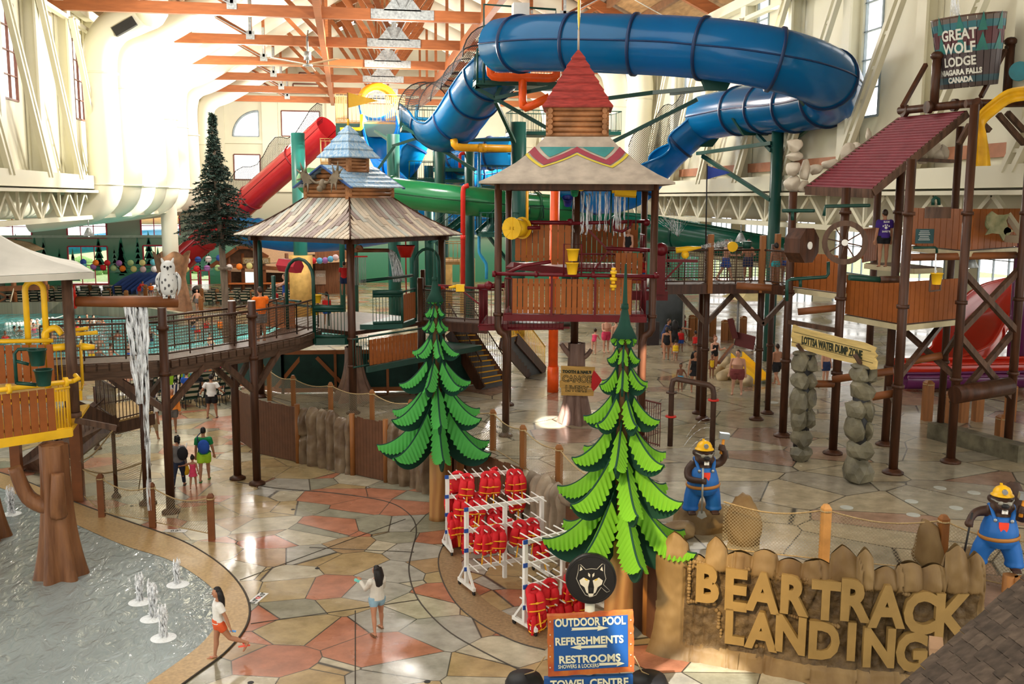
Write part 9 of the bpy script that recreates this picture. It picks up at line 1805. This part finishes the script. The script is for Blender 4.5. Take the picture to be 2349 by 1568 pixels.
def towel(i, cols, lab):
 x, y, a = NEARP[i]; t = bpy.data.objects.new('towel', None); bpy.data.objects.remove(t); mb = MB(); M_ = Matrix.Translation((x, y, 0)) @ Matrix.Rotation(a, 4, 'Z')
 for k in range(7): mb.cur = k % len(cols); xs0, xs1 = -.27+k*.077, -.27+(k+1)*.077; mb.quad(*[M_ @ V(q) for q in ((xs0, -.80, .70), (xs1, -.80, .70), (xs1, -.97, 1.18), (xs0, -.97, 1.18))]); mb.quad(*[M_ @ V(q) for q in ((xs0, -.97, 1.185), (xs1, -.97, 1.185), (xs1, -.72, .93), (xs0, -.72, .93))])
 tag(mb.build('towel', cols), lab, 'towel')
tw_, tn_, tg_, ts_ = cloth('white', CC['white']), cloth('navy', CC['navy']), cloth('lime', CC['lime']), cloth('sky', CC['sky'])
towel(0, [tw_, tn_], 'navy striped towel over the leftmost lounger of the front row'); towel(1, [tw_, tn_], 'navy striped towel over the second lounger of the front row'); towel(7, [tg_], 'plain green towel over the second lounger of the middle row'); towel(8, [tg_, ts_], 'green and blue towel over the third lounger of the middle row'); towel(11, [tw_], 'white towel over the rightmost lounger of the middle row')
for i, (x, y) in enumerate(((-9.6, 44.9), (-4.6, 46.2))):
 t = thing('side_table', 'round white side table at the %s end of the near loungers' % ('left', 'right')[i], 'table', (x, y, 0)); mb = MB(); mb.cyl((0, 0, .5), (0, 0, .54), .42, n=18); mb.build('table_top', white, t); mb = MB(); mb.cyl((0, 0, 0), (0, 0, .5), .04); mb.build('leg', white, t)
# blue racing slide and trash bin at the far left deck
mb = MB(); a, b = D(330, 600, 100), D(265, 665, 97)
for k in range(3): mb.tube(spline([D(340+k*14, 625, 104), D(305+k*14, 640, 101), D(268+k*12, 668, 97)], 4), .85, 10, caps=False, arc=OPEN)
tag(mb.build('kiddie_slide', mat('navy slide', (.03, .06, .20), .3)), 'low navy blue children slide on the far deck left of the owl', 'slide')
p = GF(452, 690); t = thing('trash_bin', 'dark hooded trash bin before the far glass doors', 'trash bin', p); mb = MB(); mb.box((0, 0, .5), (.7, .6, 1.0)); mb.tube([(0, .3, 1.0), (0, -.3, 1.0)], .35, 12); mb.build('bin', mat('grey brown bin', (.12, .11, .09), .6), t); mb = MB(); mb.box((0, -.31, .95), (.42, .02, .3)); mb.build('bin_mouth', blackm, t)
# rustic hut left of the pool
HT_ = thing('log_hut', 'dark log hut with leaning paddles at the left edge beyond the pool', 'hut', (-31, 84, 0)); mb = MB(); mb.box((-34, 86, 1.9), (12, 4, 3.6)); mb.build('hut_wall', mat('shadowed reed wall', (.04, .045, .03), .8, var=.5, scale=6, stretch=(3, 1, .3)), HT_, True); mb = MB()  # dark reed colour with strong random variation
for px in (33, 105): p = D(px, 690, 83.5); mb = MB(); mb.cyl((p.x, 83.6, .2), (p.x, 83.6, 4.2), .2); mb.build('log_post', logwood, HT_, True)
mb = MB(); mb.bar(D(0, 662, 83.5), D(112, 658, 83.5), .3, .4); mb.bar(D(0, 690, 83.5), D(36, 672, 83.5), .15); mb.bar(D(0, 672, 83.5), D(36, 690, 83.5), .15); mb.build('log_beams', logwood, HT_, True)
for i, (x0, x1) in enumerate(((20, 32), (105, 98))): mb = MB(); a, b = D(x0, 705, 83.2), D(x1, 660, 83.4); mb.cyl(a, b, .05); d = (a-b).normalized(); mb.tube([a-d*.3, a, a+d*.5, a+d*.7], [.05, .16, .16, .05], 8, ell=(1, .3)); mb.build('paddle', mat('pale paddle', (.55, .48, .35), .6), HT_, True)
mb = MB(); mb.plate([D(-60, 540, 86), D(0, 545, 85.5), D(65, 556, 85), D(98, 572, 84.5), D(60, 580, 84.5), D(-60, 575, 85)], (0, .6, 0)); mb.build('hut_roof', shin, HT_, True)
# low jets of the splash pool
jetm = spray_mat('jet foam', .8, (9, 9, 3), (.95, .97, 1))
for i, (px, py, h, w_) in enumerate(((408, 1340, .62, .12), (322, 1380, .68, .12), (350, 1418, .85, .16), (375, 1462, .72, .14), (27, 1178, .85, .2))):
 p = G(px, py, .015); mb = MB(); rj = random.Random(i)
 for k in range(26): a = rj.uniform(0, 6.28); q = rj.uniform(0, w_*.7); hh = h*rj.uniform(.6, 1.05); mb.tube([(q*math.cos(a), q*math.sin(a), 0), (q*.7*math.cos(a), q*.7*math.sin(a), hh*.5), (q*1.1*math.cos(a), q*1.1*math.sin(a), hh*.85), (q*.9*math.cos(a), q*.9*math.sin(a), hh)], [.02, .022, .035, .012], 5)
 mb.build_ = None; t = thing('water_jet', ('foaming water jet nearest the pool rim on the right', 'thin water jet left of centre in the splash pool', 'tallest twin water jet in the middle of the splash pool', 'water jet nearest the viewer in the splash pool', 'foaming water jet by the trunk at the left edge')[i], 'water jet', p, group='jets of the splash pool'); mb.build('jet_column', jetm, t)
 mb = MB(); mb.grid(lambda u, v: V(((.04+.22*v)*math.cos(u*6.283), (.04+.22*v)*math.sin(u*6.283), .05*(1-v)*(1+.5*math.sin(u*31+v*9)))), 22, 5); mb.build('foam_ring', foam, t)
# faint spray over the footbridge gun and the far green slide
for i, (a, b, w_, lab) in enumerate(((D(1582, 570, 31), D(1680, 560, 32), .25, 'fine water spray from the yellow gun on the right footbridge'), (D(1556, 543, 44), D(1535, 490, 44), .9, 'fan of fine spray before the deep green flume'))):
 mb = MB(); rj = random.Random(40+i)
 for k in range(40): e = b+V((rj.gauss(0, w_*.4), rj.gauss(0, w_*.4), rj.gauss(0, w_*.3))); mb.tube([a, a.lerp(e, .5)+V((0, 0, .03)), e], [.006, .008, .012], 4)
 tag(mb.build('water_spray', thinwater), lab, 'water', kind='stuff')
